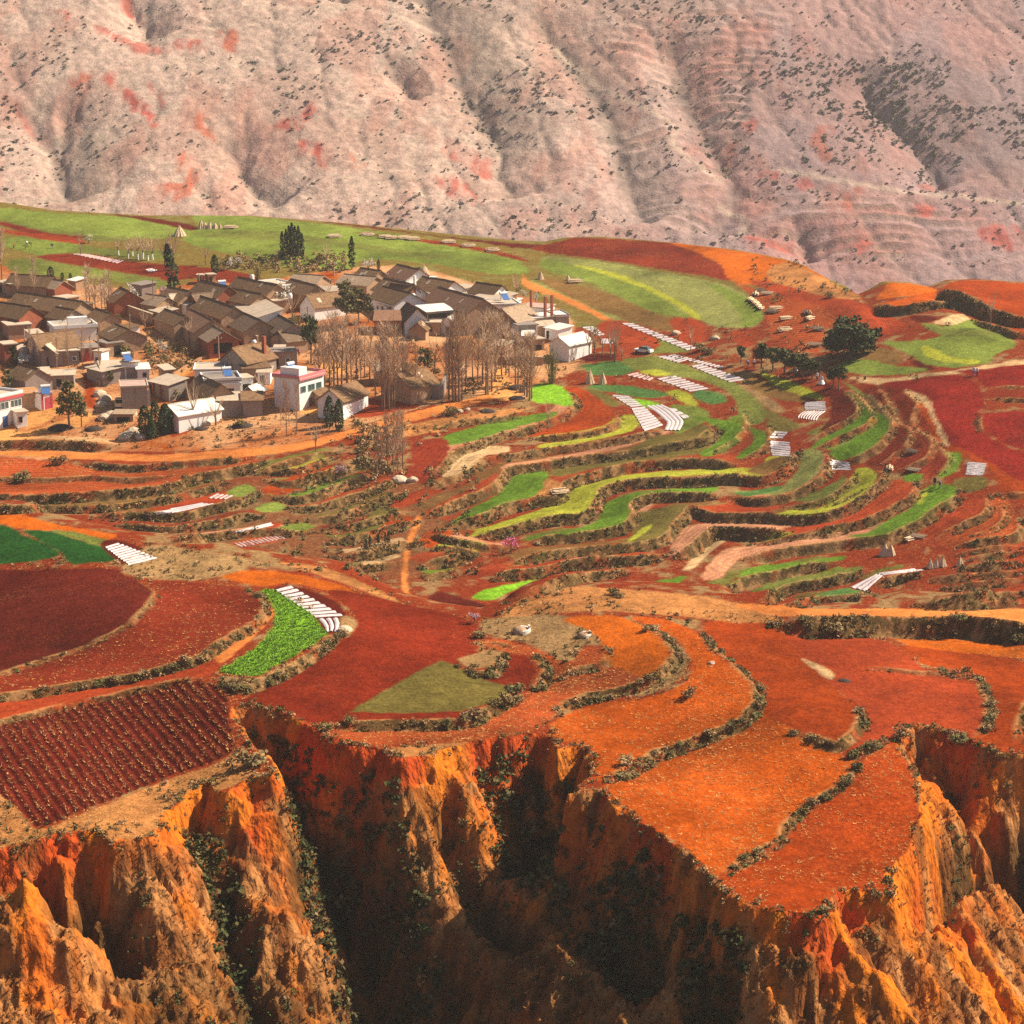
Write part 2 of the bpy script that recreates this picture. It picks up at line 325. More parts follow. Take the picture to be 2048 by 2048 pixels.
SPINES = [  # traced ridges: points of the photograph, fall per metre
    ([(58, 1745), (128, 1803), (163, 1881), (232, 1977), (279, 2047), (330, 2150)], .86), ([(120, 1687), (166, 1765), (221, 1834), (271, 1919), (348, 2016), (420, 2120)], .82),
    ([(310, 1660), (341, 1706), (372, 1765), (422, 1842), (465, 1919), (534, 2016), (600, 2120)], .84), ([(440, 1575), (457, 1637), (488, 1726), (511, 1811), (560, 1900), (640, 1985), (720, 2080)], .85),
    ([(535, 1552), (577, 1600), (619, 1687), (639, 1800), (697, 1919), (770, 2048)], .9), ([(-40, 1700), (20, 1800), (60, 1900), (90, 2048)], .85), ([(-40, 1700), (-60, 1850), (-60, 2048)], .8),
    ([(885, 1512), (900, 1560), (915, 1614), (956, 1680), (997, 1763), (1055, 1854), (1118, 1930), (1180, 2048)], .84), ([(870, 1514), (866, 1600), (880, 1720), (885, 1850), (905, 2048)], .95),
    ([(1040, 1480), (1076, 1585), (1105, 1668), (1134, 1771), (1155, 1895), (1215, 2060)], .88), ([(952, 1485), (993, 1618), (1045, 1740), (1095, 1850), (1150, 1960), (1200, 2080)], .9),
    ([(800, 1514), (815, 1600), (840, 1700), (850, 1850)], 1.2),
    ([(1463, 1792), (1466, 1860), (1463, 1914), (1462, 1985), (1475, 2060)], .95), ([(1600, 1828), (1625, 1900), (1660, 1980), (1700, 2080)], .78), ([(1650, 1822), (1720, 1920), (1800, 2000), (1880, 2100)], .76),
    ([(1785, 1770), (1850, 1850), (1930, 1950), (2020, 2060)], .78), ([(1836, 1620), (1890, 1740), (1960, 1880), (2048, 2020)], .80), ([(1830, 1540), (1920, 1640), (2000, 1760), (2100, 1900)], .82), ([(1885, 1465), (1960, 1600), (2040, 1720), (2120, 1800)], .9),
    ([(1540, 1818), (1556, 1900), (1575, 1980), (1600, 2080)], .84), ([(1727, 1783), (1790, 1860), (1880, 1960), (1960, 2080)], .8), ([(1946, 1482), (2000, 1600), (2080, 1720)], .9), ([(230, 1682), (262, 1740), (300, 1810), (340, 1900)], 1.0), ([(1010, 1474), (1020, 1560), (1060, 1680)], 1.0), ([(765, 1497), (785, 1570), (815, 1670), (845, 1790), (880, 1920)], .95),
    ([(1320, 1672), (1330, 1740), (1360, 1840)], 1.25), ([(1240, 1615), (1250, 1700), (1290, 1800)], 1.3)]
near = Yg[:, 0] < 262; nx = Xg[near]; ny = Yg[near]
wx = nx+.9*(fbm(nx*.55, ny*.55, 3, 5)-.5)*2; wy = ny+.9*(fbm(nx*.55, ny*.55, 3, 9)-.5)*2
ins = inside(wx, wy, poly); dr, _, rrun, _ = seg_dist(wx, wy, rimS); out = np.where(ins, 0, dr)
flute = fbm(rrun*.75, out*.10, 3, 21)-.5; rough = fbm(nx*.9, ny*.9, 4, 31)-.5
steep = 1.6+2.4*vnoise(rrun*.12, rrun*0, 3)
hz = hn[near]-steep*sstep(0, 1.4, out)-1.12*np.maximum(out-.9, 0)+.30*np.maximum(out-14, 0)-flute*np.minimum(out, 4)*.9-(fbm(rrun*2.1, out*.22, 2, 23)-.5)*np.minimum(out, 2)*.8
spd = np.full(nx.shape, 99.)
for pts, fall in SPINES:
    x0, y0, z0 = onN(*pts[0]); z0 -= .8; fall *= .86; W_ = [(x0, y0, z0)]
    p = crom(pts, False, 4)
    for q in p[1:]:
        a, b, c = ray(*q); best = None
        Y = np.linspace(y0-14, y0+4, 400); T = Y/b; X = a*T; Z = CZ+c*T
        e = Z-(z0-fall*np.hypot(X-x0, Y-y0)); k = int(np.argmin(np.abs(e)))
        x0, y0, z0 = X[k], Y[k], Z[k]; W_.append((x0, y0, z0))
    W_ = np.array(W_); m = (nx > W_[:, 0].min()-22) & (nx < W_[:, 0].max()+22) & (ny > W_[:, 1].min()-22) & (ny < W_[:, 1].max()+22)
    dd, sd, rn, tot = seg_dist(wx[m], wy[m], W_[:, :2])
    acc = np.concatenate([[0], np.cumsum(np.hypot(*np.diff(W_[:, :2], axis=0).T))]); zs = np.interp(rn, acc, W_[:, 2])
    k = 1.15+.5*(vnoise(rn*.35, dd*.3, 77)-.5); hs = zs-k*(np.sqrt(dd*dd+.12)-.35)+1.1*(fbm(rn*.5, dd*.9, 3, 88)-.5)+.5*(fbm(rn*1.6, dd*1.9, 2, 89)-.5)
    hz[m] = np.maximum(hz[m], np.minimum(hs, hn[near][m]-.4*sstep(0, 1, out[m]))); spd[m] = np.minimum(spd[m], dd)
hz += rough*np.minimum(out, 3)*.55*(1-.6*sstep(2.5, .5, spd))-np.minimum(out, 1.5)*(1-.6*sstep(2.5, .5, spd))*(.65*np.abs(fbm(nx*1.0, ny*1.0, 3, 33)-.5)*2+.3*np.abs(vnoise(nx*2.1, ny*1.8, 34)-.5)*2-.35)
GFL = [([(490, 1440), (560, 1490), (610, 1560), (645, 1640), (680, 1750), (720, 1880), (790, 2070)], 8.0, 4.6), ([(1108, 1490), (1130, 1560), (1160, 1640), (1200, 1740), (1250, 1840), (1310, 1950), (1370, 2070)], 8.0, 5.8), ([(405, 1610), (425, 1680), (450, 1760), (490, 1870), (560, 2050)], 3.2, 1.7), ([(255, 1700), (290, 1790), (330, 1880), (400, 2030)], 2.8, 1.6), ([(95, 1720), (150, 1800), (200, 1890), (260, 2040)], 2.8, 1.6), ([(0, 1730), (40, 1830), (100, 1960), (140, 2070)], 2.4, 1.6),
       ([(860, 1530), (885, 1640), (930, 1760), (990, 1900), (1060, 2060)], 2.8, 1.7), ([(1020, 1530), (1050, 1620), (1085, 1740), (1110, 1850), (1140, 2000)], 2.4, 1.5), ([(1400, 1740), (1415, 1800), (1420, 1880), (1430, 2000)], 3.5, 2.0), ([(1755, 1800), (1830, 1900), (1920, 2010)], 2.2, 1.4), ([(1838, 1690), (1910, 1800), (1990, 1920), (2060, 2030)], 2.6, 1.5), ([(1835, 1500), (1900, 1570), (1980, 1690), (2060, 1830)], 2.8, 1.6), ([(590, 1610), (600, 1700), (620, 1800)], 1.5, 1.0), ([(1580, 1850), (1610, 1930), (1640, 2040)], 2.0, 1.3)]
gld = np.full(nx.shape, 99.); gldm = gld.copy()
for pts, dep, wid in GFL:
    x0, y0, z0 = onN(*pts[0]); z0 -= .6*dep if dep > 5 else 1.5; W_ = [(x0, y0)]; dep *= 1.5 if dep > 5 else 1.7
    for q in crom(pts, False, 4)[1:]:
        a, b, c = ray(*q); Y = np.linspace(y0-14, y0+4, 400); T = Y/b; X = a*T; Z = CZ+c*T; k = int(np.argmin(np.abs(Z-(z0-(.55 if dep > 5 else .8)*np.hypot(X-x0, Y-y0))))); x0, y0, z0 = X[k], Y[k], Z[k]; W_.append((x0, y0))
    W_ = np.array(W_); m = (nx > W_[:, 0].min()-14) & (nx < W_[:, 0].max()+14) & (ny > W_[:, 1].min()-14) & (ny < W_[:, 1].max()+14)
    dd, sd, rn, tot = seg_dist(wx[m], wy[m], W_); hz[m] -= dep*sstep(0, 7, rn)*np.exp(-(dd/wid)**2)*sstep(.6, 6 if dep > 5 else 2.5, out[m]); gld[m] = np.minimum(gld[m], dd/wid); gldm[m] = np.minimum(gldm[m], dd/wid if dep > 5 else 99)
hz = np.maximum(hz, hn[near]-40)
B[near] = np.where(ins, B[near], hz)
CLIFF = np.zeros(B.shape); CLIFF[near] = np.where(ins, 0, np.maximum(out, .02)); SPD = np.full(B.shape, 99.); SPD[near] = spd
GLD = np.full(B.shape, 99.); GLD[near] = gld; GLDM = np.full(B.shape, 99.); GLDM[near] = gldm; RIMD = np.full(B.shape, 99.); RIMD[near] = np.where(ins, dr, 0)

# ------------------------------------------------------------------ terrace banks: (photo line, height, reach, scrub)
BANKS_N = [
 ([(-60, 1352), (0, 1347), (72, 1325), (156, 1298), (239, 1260), (275, 1232), (304, 1200), (310, 1175)], .3, 3, .25),
 ([(-60, 1402), (0, 1395), (72, 1385), (181, 1367), (268, 1354), (330, 1338), (391, 1320), (453, 1280), (507, 1250), (526, 1217), (514, 1195), (482, 1177)], .8, 4, .8),
 ([(440, 1366), (475, 1378), (507, 1372), (560, 1348), (620, 1313), (660, 1280), (692, 1262)], .9, 4, 1.),
 ([(-60, 1462), (0, 1445), (93, 1420), (217, 1393), (348, 1362), (420, 1358)], .4, 3, .3),
 ([(630, 1445), (680, 1451), (760, 1449), (890, 1447), (945, 1440), (990, 1412), (1047, 1396)], .9, 4, 1.),
 ([(915, 1328), (952, 1347), (985, 1342), (1002, 1310)], .8, 3, 1.4), ([(1051, 1380), (1076, 1374), (1090, 1350), (1076, 1324), (1051, 1314)], .9, 3, 1.4),
 ([(1105, 1356), (1150, 1342), (1190, 1335), (1212, 1322), (1208, 1295)], .7, 3, 1.), 
 ([(1105, 1425), (1130, 1412), (1170, 1395), (1200, 1391), (1260, 1376), (1300, 1358), (1335, 1335), (1345, 1310), (1330, 1283), (1300, 1260), (1270, 1242)], .9, 4, 1.),
 ([(1195, 1566), (1266, 1536), (1314, 1509), (1376, 1488), (1463, 1453), (1503, 1420), (1512, 1385), (1495, 1360), (1450, 1320), (1419, 1297), (1395, 1270)], 1.0, 5, 1.2),
 ([(1433, 1753), (1498, 1713), (1551, 1687), (1567, 1660), (1590, 1632), (1639, 1596), (1690, 1560), (1714, 1526)], .3, 3, .7),
 ([(1586, 1460), (1639, 1482), (1674, 1491), (1700, 1472), (1718, 1449), (1716, 1419)], .7, 4, 1.), ([(1680, 1517), (1720, 1500), (1771, 1477)], .7, 4, 1.2),
 ([(1946, 1478), (1970, 1455), (1977, 1420), (1967, 1380), (1945, 1347)], .4, 3, .7), ([(2030, 1490), (2044, 1440), (2060, 1390)], .6, 3, .9),
 ([(1530, 1246), (1571, 1250), (1640, 1252), (1760, 1250), (1850, 1254), (1920, 1250), (1980, 1256), (2100, 1270)], 2.4, 7, 2.2),
 ([(1718, 1335), (1790, 1340), (1858, 1346), (1894, 1337)], .3, 3, .25), ([(930, 1285), (1000, 1288), (1060, 1300)], .2, 2, .2)]
BANKS_T = [
 ([(998, 1210), (1039, 1197), (1076, 1181), (1118, 1164), (1180, 1152), (1242, 1145), (1271, 1147)], 1.3, 6, 1.),
 ([(973, 1162), (1014, 1150), (1068, 1145), (1138, 1129), (1221, 1122), (1304, 1115), (1339, 1102)], 1.5, 6, 1.2),
 ([(1014, 1133), (1097, 1112), (1180, 1103), (1262, 1095), (1325, 1082), (1347, 1056), (1366, 1036), (1383, 1020), (1428, 1034), (1517, 1034), (1586, 1038), (1629, 1036), (1687, 1021), (1718, 1002), (1757, 972), (1768, 951), (1745, 938)], 1.5, 6, 1.),
 ([(1335, 1118), (1381, 1099), (1401, 1080), (1428, 1065), (1463, 1065), (1532, 1068), (1590, 1058)], 2., 6, 1.5),
 ([(1474, 1124), (1571, 1104), (1648, 1092), (1765, 1080), (1803, 1065), (1842, 1044), (1881, 1017), (1912, 998), (1918, 978)], 1.4, 6, 1.),
 ([(1594, 1073), (1656, 1061), (1726, 1045), (1784, 1018), (1815, 1002), (1832, 982), (1823, 966)], 1.2, 5, .8),
 ([(1440, 1186), (1464, 1176), (1486, 1162), (1552, 1149), (1629, 1133), (1690, 1122)], 1.3, 5, 1.),
 ([(1520, 1212), (1552, 1188), (1594, 1173), (1648, 1164), (1707, 1150), (1732, 1137)], 1.3, 5, 1.), ([(1559, 1211), (1633, 1200), (1718, 1196), (1745, 1184)], 1., 5, 1.),
 ([(1734, 1182), (1757, 1169), (1803, 1154), (1850, 1149)], 1.3, 5, 1.6), ([(1827, 1203), (1861, 1212), (1919, 1204), (1997, 1191), (2060, 1180)], 1.3, 6, 1.),
 ([(1870, 1178), (1958, 1169), (2060, 1152)], 1.3, 6, 1.2), ([(1895, 1143), (1958, 1138), (2060, 1121)], 1.3, 6, 1.4), ([(1915, 1125), (1977, 1111), (2060, 1096)], 1.2, 5, 1.),
 ([(1895, 1097), (1958, 1088), (2016, 1080), (2042, 1060), (2034, 1035)], 1.2, 5, .9), ([(1865, 1083), (1919, 1053), (1970, 1030), (1976, 1003), (1966, 986)], .9, 5, .7),
 ([(1455, 992), (1513, 1003), (1571, 995), (1629, 968), (1654, 938), (1657, 916), (1637, 904)], 1.3, 5, 1.),
 ([(944, 1077), (1014, 1063), (1097, 1041), (1171, 1033), (1192, 1007), (1202, 986), (1242, 971), (1304, 964), (1377, 963), (1428, 959), (1482, 957), (1525, 961), (1563, 945), (1585, 916), (1594, 900)], 1.6, 6, 1.4),
 ([(1560, 1019), (1629, 1010), (1672, 991), (1703, 964), (1711, 944)], 1.1, 5, .8),
 ([(1660, 926), (1703, 921), (1745, 902), (1778, 870), (1786, 851), (1773, 827), (1752, 802)], 1.2, 5, .7), ([(1615, 903), (1660, 887), (1710, 863), (1743, 846), (1740, 820), (1718, 793), (1694, 780)], 1.1, 4, .5),
 ([(1618, 884), (1656, 862), (1699, 840), (1716, 824), (1707, 804), (1687, 788)], .9, 4, .6), ([(1750, 935), (1803, 902), (1825, 866), (1800, 843), (1784, 812), (1753, 773)], .8, 4, .35),
 ([(1775, 942), (1842, 925), (1866, 897), (1858, 878), (1830, 847), (1827, 827), (1836, 808), (1803, 780)], .8, 4, .4), ([(1868, 953), (1892, 933), (1897, 916), (1873, 882), (1850, 858)], .7, 4, .35),
 ([(888, 1058), (952, 1041), (1014, 1016), (1068, 1004), (1118, 995), (1130, 970), (1180, 954), (1242, 937), (1304, 929), (1400, 925), (1482, 933)], 1.6, 6, 1.3),
 ([(848, 1034), (911, 1008), (973, 983), (1002, 962), (1018, 942), (1097, 929), (1180, 917), (1262, 908), (1345, 892), (1414, 880), (1440, 855)], 1.4, 6, 1.),
 ([(832, 980), (890, 962), (944, 941), (973, 921), (1035, 912), (1076, 904), (1138, 896), (1221, 884), (1304, 867), (1329, 859)], 1.2, 5, .8),
 ([(865, 957), (890, 929), (915, 904), (952, 892), (981, 879), (1039, 866), (1097, 845), (1138, 827), (1153, 804), (1134, 786)], 1.2, 5, .9), ([(1051, 879), (1118, 875), (1180, 867), (1234, 849), (1232, 826)], 1.0, 4, .7),
 ([(1043, 1087), (1097, 1079), (1180, 1070), (1242, 1057), (1268, 1032), (1264, 1012), (1304, 995), (1400, 993), (1450, 995)], 1.5, 6, 1.2),
 ([(1404, 916), (1443, 898), (1483, 868), (1495, 845), (1482, 822)], .9, 4, .5), ([(1478, 922), (1527, 898), (1543, 871), (1534, 850)], .9, 4, .6), ([(1385, 893), (1416, 866), (1428, 842)], .7, 3, .4),
 ([(-60, 893), (0, 890), (109, 888), (200, 893), (245, 888)], 1.6, 5, .9), ([(163, 927), (260, 936), (330, 931), (420, 924), (500, 917)], 1.2, 5, 1.1),
 ([(-60, 1000), (0, 998), (91, 997), (163, 993), (254, 986), (344, 975), (380, 960), (453, 946), (507, 935), (525, 924)], 1.7, 6, 1.5), ([(-60, 1019), (0, 1018), (109, 1018), (174, 1018), (235, 1015), (290, 1007), (333, 1000), (380, 989), (417, 979), (453, 964)], 1.2, 4, 1.4),
 ([(174, 1036), (225, 1033), (283, 1030), (362, 1034), (417, 1019), (467, 1009), (507, 993), (525, 981)], 1.4, 5, 1.3), ([(225, 1052), (275, 1055), (337, 1062), (399, 1052), (453, 1045), (489, 1034), (543, 1034)], 1.3, 5, 1.3),
 ([(337, 1081), (399, 1077), (464, 1069), (543, 1063), (580, 1066), (623, 1062)], 1.2, 4, 1.), ([(520, 935), (560, 945), (620, 935), (680, 905)], 1., 4, .8), ([(525, 960), (580, 968), (640, 955), (700, 935)], 1.1, 4, 1.), ([(545, 990), (600, 1000), (680, 975), (745, 945)], 1.2, 4, 1.1),
 ([(600, 1040), (662, 1038), (716, 1021), (774, 996), (820, 985)], 1.2, 4, 1.2), ([(640, 1088), (720, 1076), (790, 1055), (840, 1042)], 1.2, 5, 1.4), ([(660, 1115), (730, 1110), (800, 1092), (850, 1085)], 1.3, 5, 1.5), ([(830, 1140), (900, 1120), (960, 1105)], 1.6, 6, 1.8),
 ([(860, 860), (920, 846), (1000, 838), (1060, 825)], 1., 4, .6),
 ([(560, 1015), (620, 1018), (690, 1000), (760, 975), (810, 955)], 1.1, 4, .9), ([(590, 962), (650, 952), (720, 925)], 1., 4, .8), ([(620, 1065), (700, 1056), (770, 1036), (825, 1020)], 1.2, 4, 1.), ([(840, 1068), (880, 1075), (940, 1092), (1000, 1098), (1040, 1095)], 1.2, 4, 1.), ([(850, 1105), (910, 1098), (980, 1110)], 1.2, 4, 1.1), ([(700, 1140), (760, 1132), (800, 1122)], 1.1, 4, 1.), ([(840, 1160), (890, 1148), (950, 1135)], 1.1, 4, 1.1), ([(720, 955), (760, 940), (800, 930)], 1., 4, .8),
 ([(500, 948), (560, 930), (620, 915), (690, 900)], 1., 4, .8), ([(-60, 960), (0, 958), (90, 960), (180, 955), (260, 960), (350, 950)], .8, 4, .4), ([(1840, 1158), (1900, 1160), (1960, 1152), (2060, 1136)], 1.0, 4, .8), ([(1870, 1218), (1940, 1206), (2060, 1196)], 1., 4, .6), ([(1900, 1112), (1960, 1102), (2060, 1085)], .9, 4, .6), ([(1930, 1075), (1985, 1060), (2010, 1035), (2005, 1005)], .8, 4, .5), ([(1980, 985), (2020, 990), (2080, 985)], .8, 4, .5),
 ([(1110, 1135), (1180, 1126), (1260, 1118)], .9, 3, .8), ([(1480, 1085), (1560, 1078), (1640, 1070), (1720, 1058)], .8, 3, .6), ([(1640, 1015), (1690, 1000), (1740, 975)], .6, 3, .5), ([(1880, 582), (1900, 594), (1940, 607), (1980, 626), (2020, 640), (2080, 652)], 2.6, 7, 1.8), ([(1750, 612), (1790, 621), (1840, 614), (1890, 604), (1918, 611)], 2.0, 6, 1.5),
 ([(1950, 634), (1980, 649), (2005, 657), (2030, 669), (2080, 676)], 1.3, 5, 1.), ([(1970, 798), (2010, 799), (2080, 800)], .7, 4, .5), ([(1975, 774), (2080, 774)], .4, 3, .2), ([(2010, 818), (2080, 820)], .8, 3, .6), ([(1965, 826), (1958, 850), (1968, 868)], .5, 3, .3)]
TOP = np.zeros(B.shape)-9.; SCRUB = np.zeros(B.shape); LIP = np.zeros(B.shape)
TREAD = np.full(B.shape, -1); BANKW = []; FUR = np.full(B.shape, 99.)
B0 = B.copy(); delta = np.zeros(B.shape)
for zi, L_ in ((0, BANKS_N), (1, BANKS_T)):
    for line, hgt, reach, scr in L_:
        p = crom(line, False, 5)
        if zi == 0: wl = np.array([onN(*q)[:2] for q in p])
        else:
            X, Y, Z = ground_at(p[:, 0], p[:, 1], 0., B0); wl = np.stack([X, Y], 1)
        m = (Xg > wl[:, 0].min()-reach-1) & (Xg < wl[:, 0].max()+reach+1) & (Yg > wl[:, 1].min()-reach-1) & (Yg < wl[:, 1].max()+reach+1) & (CLIFF == 0)
        if not m.any(): continue
        m_f = (Xg > wl[:, 0].min()-12) & (Xg < wl[:, 0].max()+12) & (Yg > wl[:, 1].min()-12) & (Yg < wl[:, 1].max()+12) & (ZONE == zi)
        if m_f.any(): FUR[m_f] = np.minimum(FUR[m_f], seg_dist(Xg[m_f], Yg[m_f], wl[::2])[0])
        jx = Xg[m]+.5*(vnoise(Xg[m]*.5, Yg[m]*.5, 3)-.5); jy = Yg[m]+.5*(vnoise(Xg[m]*.5, Yg[m]*.5, 8)-.5)
        dd, sd, rn, tot = seg_dist(jx, jy, wl); s = dd*sd; tp = sstep(0, 5, rn)*sstep(0, 5, tot-rn)
        rw = .45+.35*hgt
        up = np.where(s >= 0, .5*(1-s/reach), np.where(s > -rw, .5+s/rw, -.5*(1-(-s-rw)/max(reach-rw, .5))))
        up = np.where(np.abs(s) < reach, up, 0)
        delta[m] += hgt*up*tp
        sc = np.where((s < .15) & (s > -rw-.25), tp, 0); SCRUB[m] = np.maximum(SCRUB[m], sc*min(1, .45+scr*.5))
        LIP[m] = np.maximum(LIP[m], np.where((s >= 0) & (s < .75), tp*(1-s/.75), 0)); 
        if zi == 1: t_ = TREAD[m]; t_[(s > .75) & (s < reach*.80) & (tp > .5)] = len(BANKW); TREAD[m] = t_
        BANKW.append((zi, wl, hgt, rw, scr))
B = B0+delta
B += np.where(CLIFF == 0, .10*(fbm(Xg*.8, Yg*.8, 3, 41)-.5), 0)
# ------------------------------------------------------------------ fields: what grows or lies on the land
PAL = dict(r=(.27, .038, .010), dr=(.085, .010, .005), r2=(.165, .020, .007), r3=(.165, .017, .005), cr=(.185, .012, .007), o=(.41, .085, .005), o2=(.35, .060, .004), ro=(.26, .036, .004), p=(.55, .175, .040),
           st=(.29, .052, .012), stp=(.46, .20, .105), tan=(.46, .29, .14), dg=(.25, .145, .06), gb=(.16, .33, .015), g=(.15, .185, .030), g3=(.098, .175, .014), gd=(.014, .060, .010), go=(.135, .145, .028), gy=(.31, .31, .028),
           olive=(.125, .095, .022), ob=(.17, .090, .026), pg=(.20, .20, .055), yard=(.56, .25, .075), cem=(.60, .48, .36), sand=(.38, .155, .048), gg=(.070, .15, .035))
# zone, colour, points of the photograph, straw 0..1, greenery 0..1, object name, label
F = []
def fld(z, c, pts, straw=0., gr=None, name=None, label=None, closed=True, sm=True):
    if gr is None: gr = .9 if c in ('gb', 'g', 'g3', 'gd', 'go', 'gy', 'olive', 'pg', 'gg') else (.5 if c in ('ob', 'dg') else 0.)
    F.append((z, c, pts, straw, gr, name, label, sm))
# near spur
fld(0, 'o', [(-60, 1020), (0, 1023), (54, 1032), (120, 1050), (232, 1070), (190, 1082), (140, 1062), (45, 1059), (0, 1047), (-60, 1045)], .1, None, 'ploughed_field', 'narrow orange field along the crest above the dark green plots')
fld(0, 'gd', [(-60, 1050), (0, 1050), (22, 1055), (47, 1070), (85, 1085), (120, 1108), (72, 1122), (0, 1128), (-60, 1130)], 0, None, 'crop_field', 'dark green crop field at the left edge of the near spur')
fld(0, 'gd', [(51, 1061), (105, 1063), (152, 1079), (217, 1097), (239, 1119), (181, 1126), (141, 1126), (120, 1104), (83, 1083)], 0, None, 'crop_field', 'dark green crop field next to the small white film patch')
fld(0, 'go', [(105, 1063), (141, 1063), (232, 1084), (210, 1095), (152, 1078)])
fld(0, 'dr', [(200, 1090), (235, 1080), (330, 1115), (318, 1122), (255, 1136), (235, 1122)])
fld(0, 'dr', [(-60, 1140), (0, 1140), (90, 1139), (225, 1137), (250, 1151), (275, 1162), (301, 1180), (304, 1195), (275, 1227), (239, 1260), (156, 1296), (72, 1326), (0, 1346), (-60, 1352)], .25, None, 'ploughed_field', 'wide dark maroon ploughed field on the left of the spur')
fld(0, 'r2', [(304, 1166), (398, 1166), (482, 1177), (512, 1195), (520, 1217), (505, 1249), (451, 1278), (389, 1318), (326, 1338), (268, 1352), (181, 1364), (72, 1383), (0, 1394), (-60, 1400), (-60, 1360), (0, 1350), (156, 1300), (275, 1235), (308, 1195)], .45, None, 'ploughed_field', 'red brown curved field beside the maroon one, ringed by a path')
fld(0, 'r', [(-60, 1408), (0, 1401), (181, 1371), (268, 1358), (391, 1326), (453, 1288), (520, 1238), (538, 1205), (527, 1186), (545, 1195), (552, 1225), (522, 1260), (450, 1325), (415, 1352), (330, 1362), (200, 1398), (0, 1440), (-60, 1455)], .1, None, 'path', 'red earth path curling round the field above the maize rows')
fld(0, 'p', [(430, 1310), (470, 1284), (520, 1248), (541, 1215), (532, 1195), (545, 1200), (552, 1222), (524, 1258), (455, 1318), (436, 1325)], .1)
fld(0, 'gb', [(522, 1181), (547, 1180), (580, 1196), (616, 1218), (634, 1242), (652, 1267), (645, 1275), (598, 1307), (543, 1336), (507, 1352), (442, 1343), (471, 1322), (507, 1300), (540, 1264), (551, 1231), (540, 1202)], .1, 1., 'crop_field', 'bright green crop field beside the large striped film patch')
fld(0, 'dg', [(440, 1352), (507, 1357), (560, 1340), (620, 1305), (655, 1275), (668, 1282), (620, 1318), (560, 1350), (507, 1376), (450, 1372)], .3)
fld(0, 'dr', [(547, 1179), (576, 1171), (623, 1180), (663, 1199), (687, 1218), (688, 1250), (665, 1266), (650, 1264), (632, 1238), (612, 1209), (580, 1193)])
fld(0, 'dg', [(680, 1238), (700, 1232), (735, 1262), (690, 1275)], .8)
fld(0, 'o', [(440, 1150), (507, 1140), (600, 1150), (700, 1178), (725, 1203), (690, 1197), (640, 1178), (576, 1166), (530, 1172), (480, 1165)], .1, None, 'ploughed_field', 'narrow orange field behind the large striped film patch')
fld(0, 'sand', [(560, 1125), (640, 1134), (720, 1162), (800, 1203), (760, 1195), (690, 1168), (620, 1145)], .4)
fld(0, 'dg', [(300, 1090), (400, 1102), (500, 1118), (470, 1145), (400, 1160), (320, 1160), (262, 1150), (245, 1135)], .5)
fld(0, 'r3', [(655, 1181), (724, 1187), (807, 1208), (882, 1224), (944, 1245), (960, 1266), (952, 1287), (960, 1295), (935, 1322), (950, 1332), (985, 1328), (1000, 1305), (1051, 1314), (1072, 1336), (1066, 1362), (1047, 1388), (993, 1407), (931, 1436), (890, 1440), (724, 1441), (650, 1446), (600, 1440), (540, 1415), (480, 1405), (505, 1390), (530, 1375), (600, 1340), (650, 1300), (690, 1280), (715, 1245), (692, 1212)], .2, None, 'ploughed_field', 'broad dark red field around the olive triangle, above the cliffs')
fld(0, 'olive', [(882, 1320), (915, 1332), (973, 1361), (1031, 1378), (998, 1398), (923, 1423), (807, 1427), (699, 1423), (774, 1378), (848, 1336)], 0, .7, 'crop_field', 'olive green triangular crop patch within the broad dark red field', True, False)
fld(0, 'dg', [(915, 1320), (940, 1310), (1000, 1295), (1003, 1310), (985, 1330), (950, 1336)], .5)
fld(0, 'st', [(985, 1276), (1030, 1284), (1090, 1305), (1118, 1322), (1150, 1318), (1165, 1296), (1203, 1296), (1208, 1322), (1150, 1342), (1108, 1358), (1180, 1346), (1280, 1338), (1296, 1355), (1266, 1373), (1200, 1388), (1130, 1410), (1100, 1440), (1060, 1462), (1000, 1478), (900, 1488), (700, 1486), (660, 1467), (760, 1455), (930, 1452), (1000, 1420), (1062, 1392), (1095, 1360), (1085, 1325), (1050, 1310), (1000, 1303), (965, 1290)], .85, None, 'stubble_field', 'red stubble field with scattered straw between the curved hedge banks')
fld(0, 'dg', [(960, 1245), (1010, 1232), (1060, 1225), (1150, 1235), (1190, 1255), (1207, 1287), (1160, 1292), (1150, 1318), (1120, 1320), (1090, 1300), (1030, 1280), (975, 1266)], .6, None, 'burial_ground', 'dry grassy burial plot with white ringed tombs amid the red fields')
fld(0, 'o', [(1126, 1239), (1180, 1231), (1242, 1235), (1296, 1260), (1329, 1285), (1339, 1314), (1318, 1340), (1285, 1353), (1242, 1338), (1209, 1326), (1207, 1297), (1180, 1262)], .3, None, 'ploughed_field', 'domed orange field right of the burial plot')
fld(0, 'dg', [(1335, 1285), (1365, 1300), (1376, 1330), (1350, 1362), (1300, 1388), (1260, 1390), (1300, 1368), (1338, 1342), (1350, 1312)], .7)
fld(0, 'o2', [(1098, 1455), (1115, 1440), (1180, 1412), (1304, 1393), (1366, 1367), (1382, 1332), (1368, 1295), (1335, 1268), (1262, 1236), (1325, 1238), (1395, 1265), (1419, 1300), (1450, 1323), (1492, 1362), (1508, 1388), (1500, 1418), (1460, 1452), (1374, 1487), (1314, 1508), (1262, 1536), (1196, 1563), (1190, 1540), (1183, 1510), (1150, 1490), (1118, 1478)], .6, None, 'stubble_field', 'orange stubble field sweeping round the dome and down to the hedge')
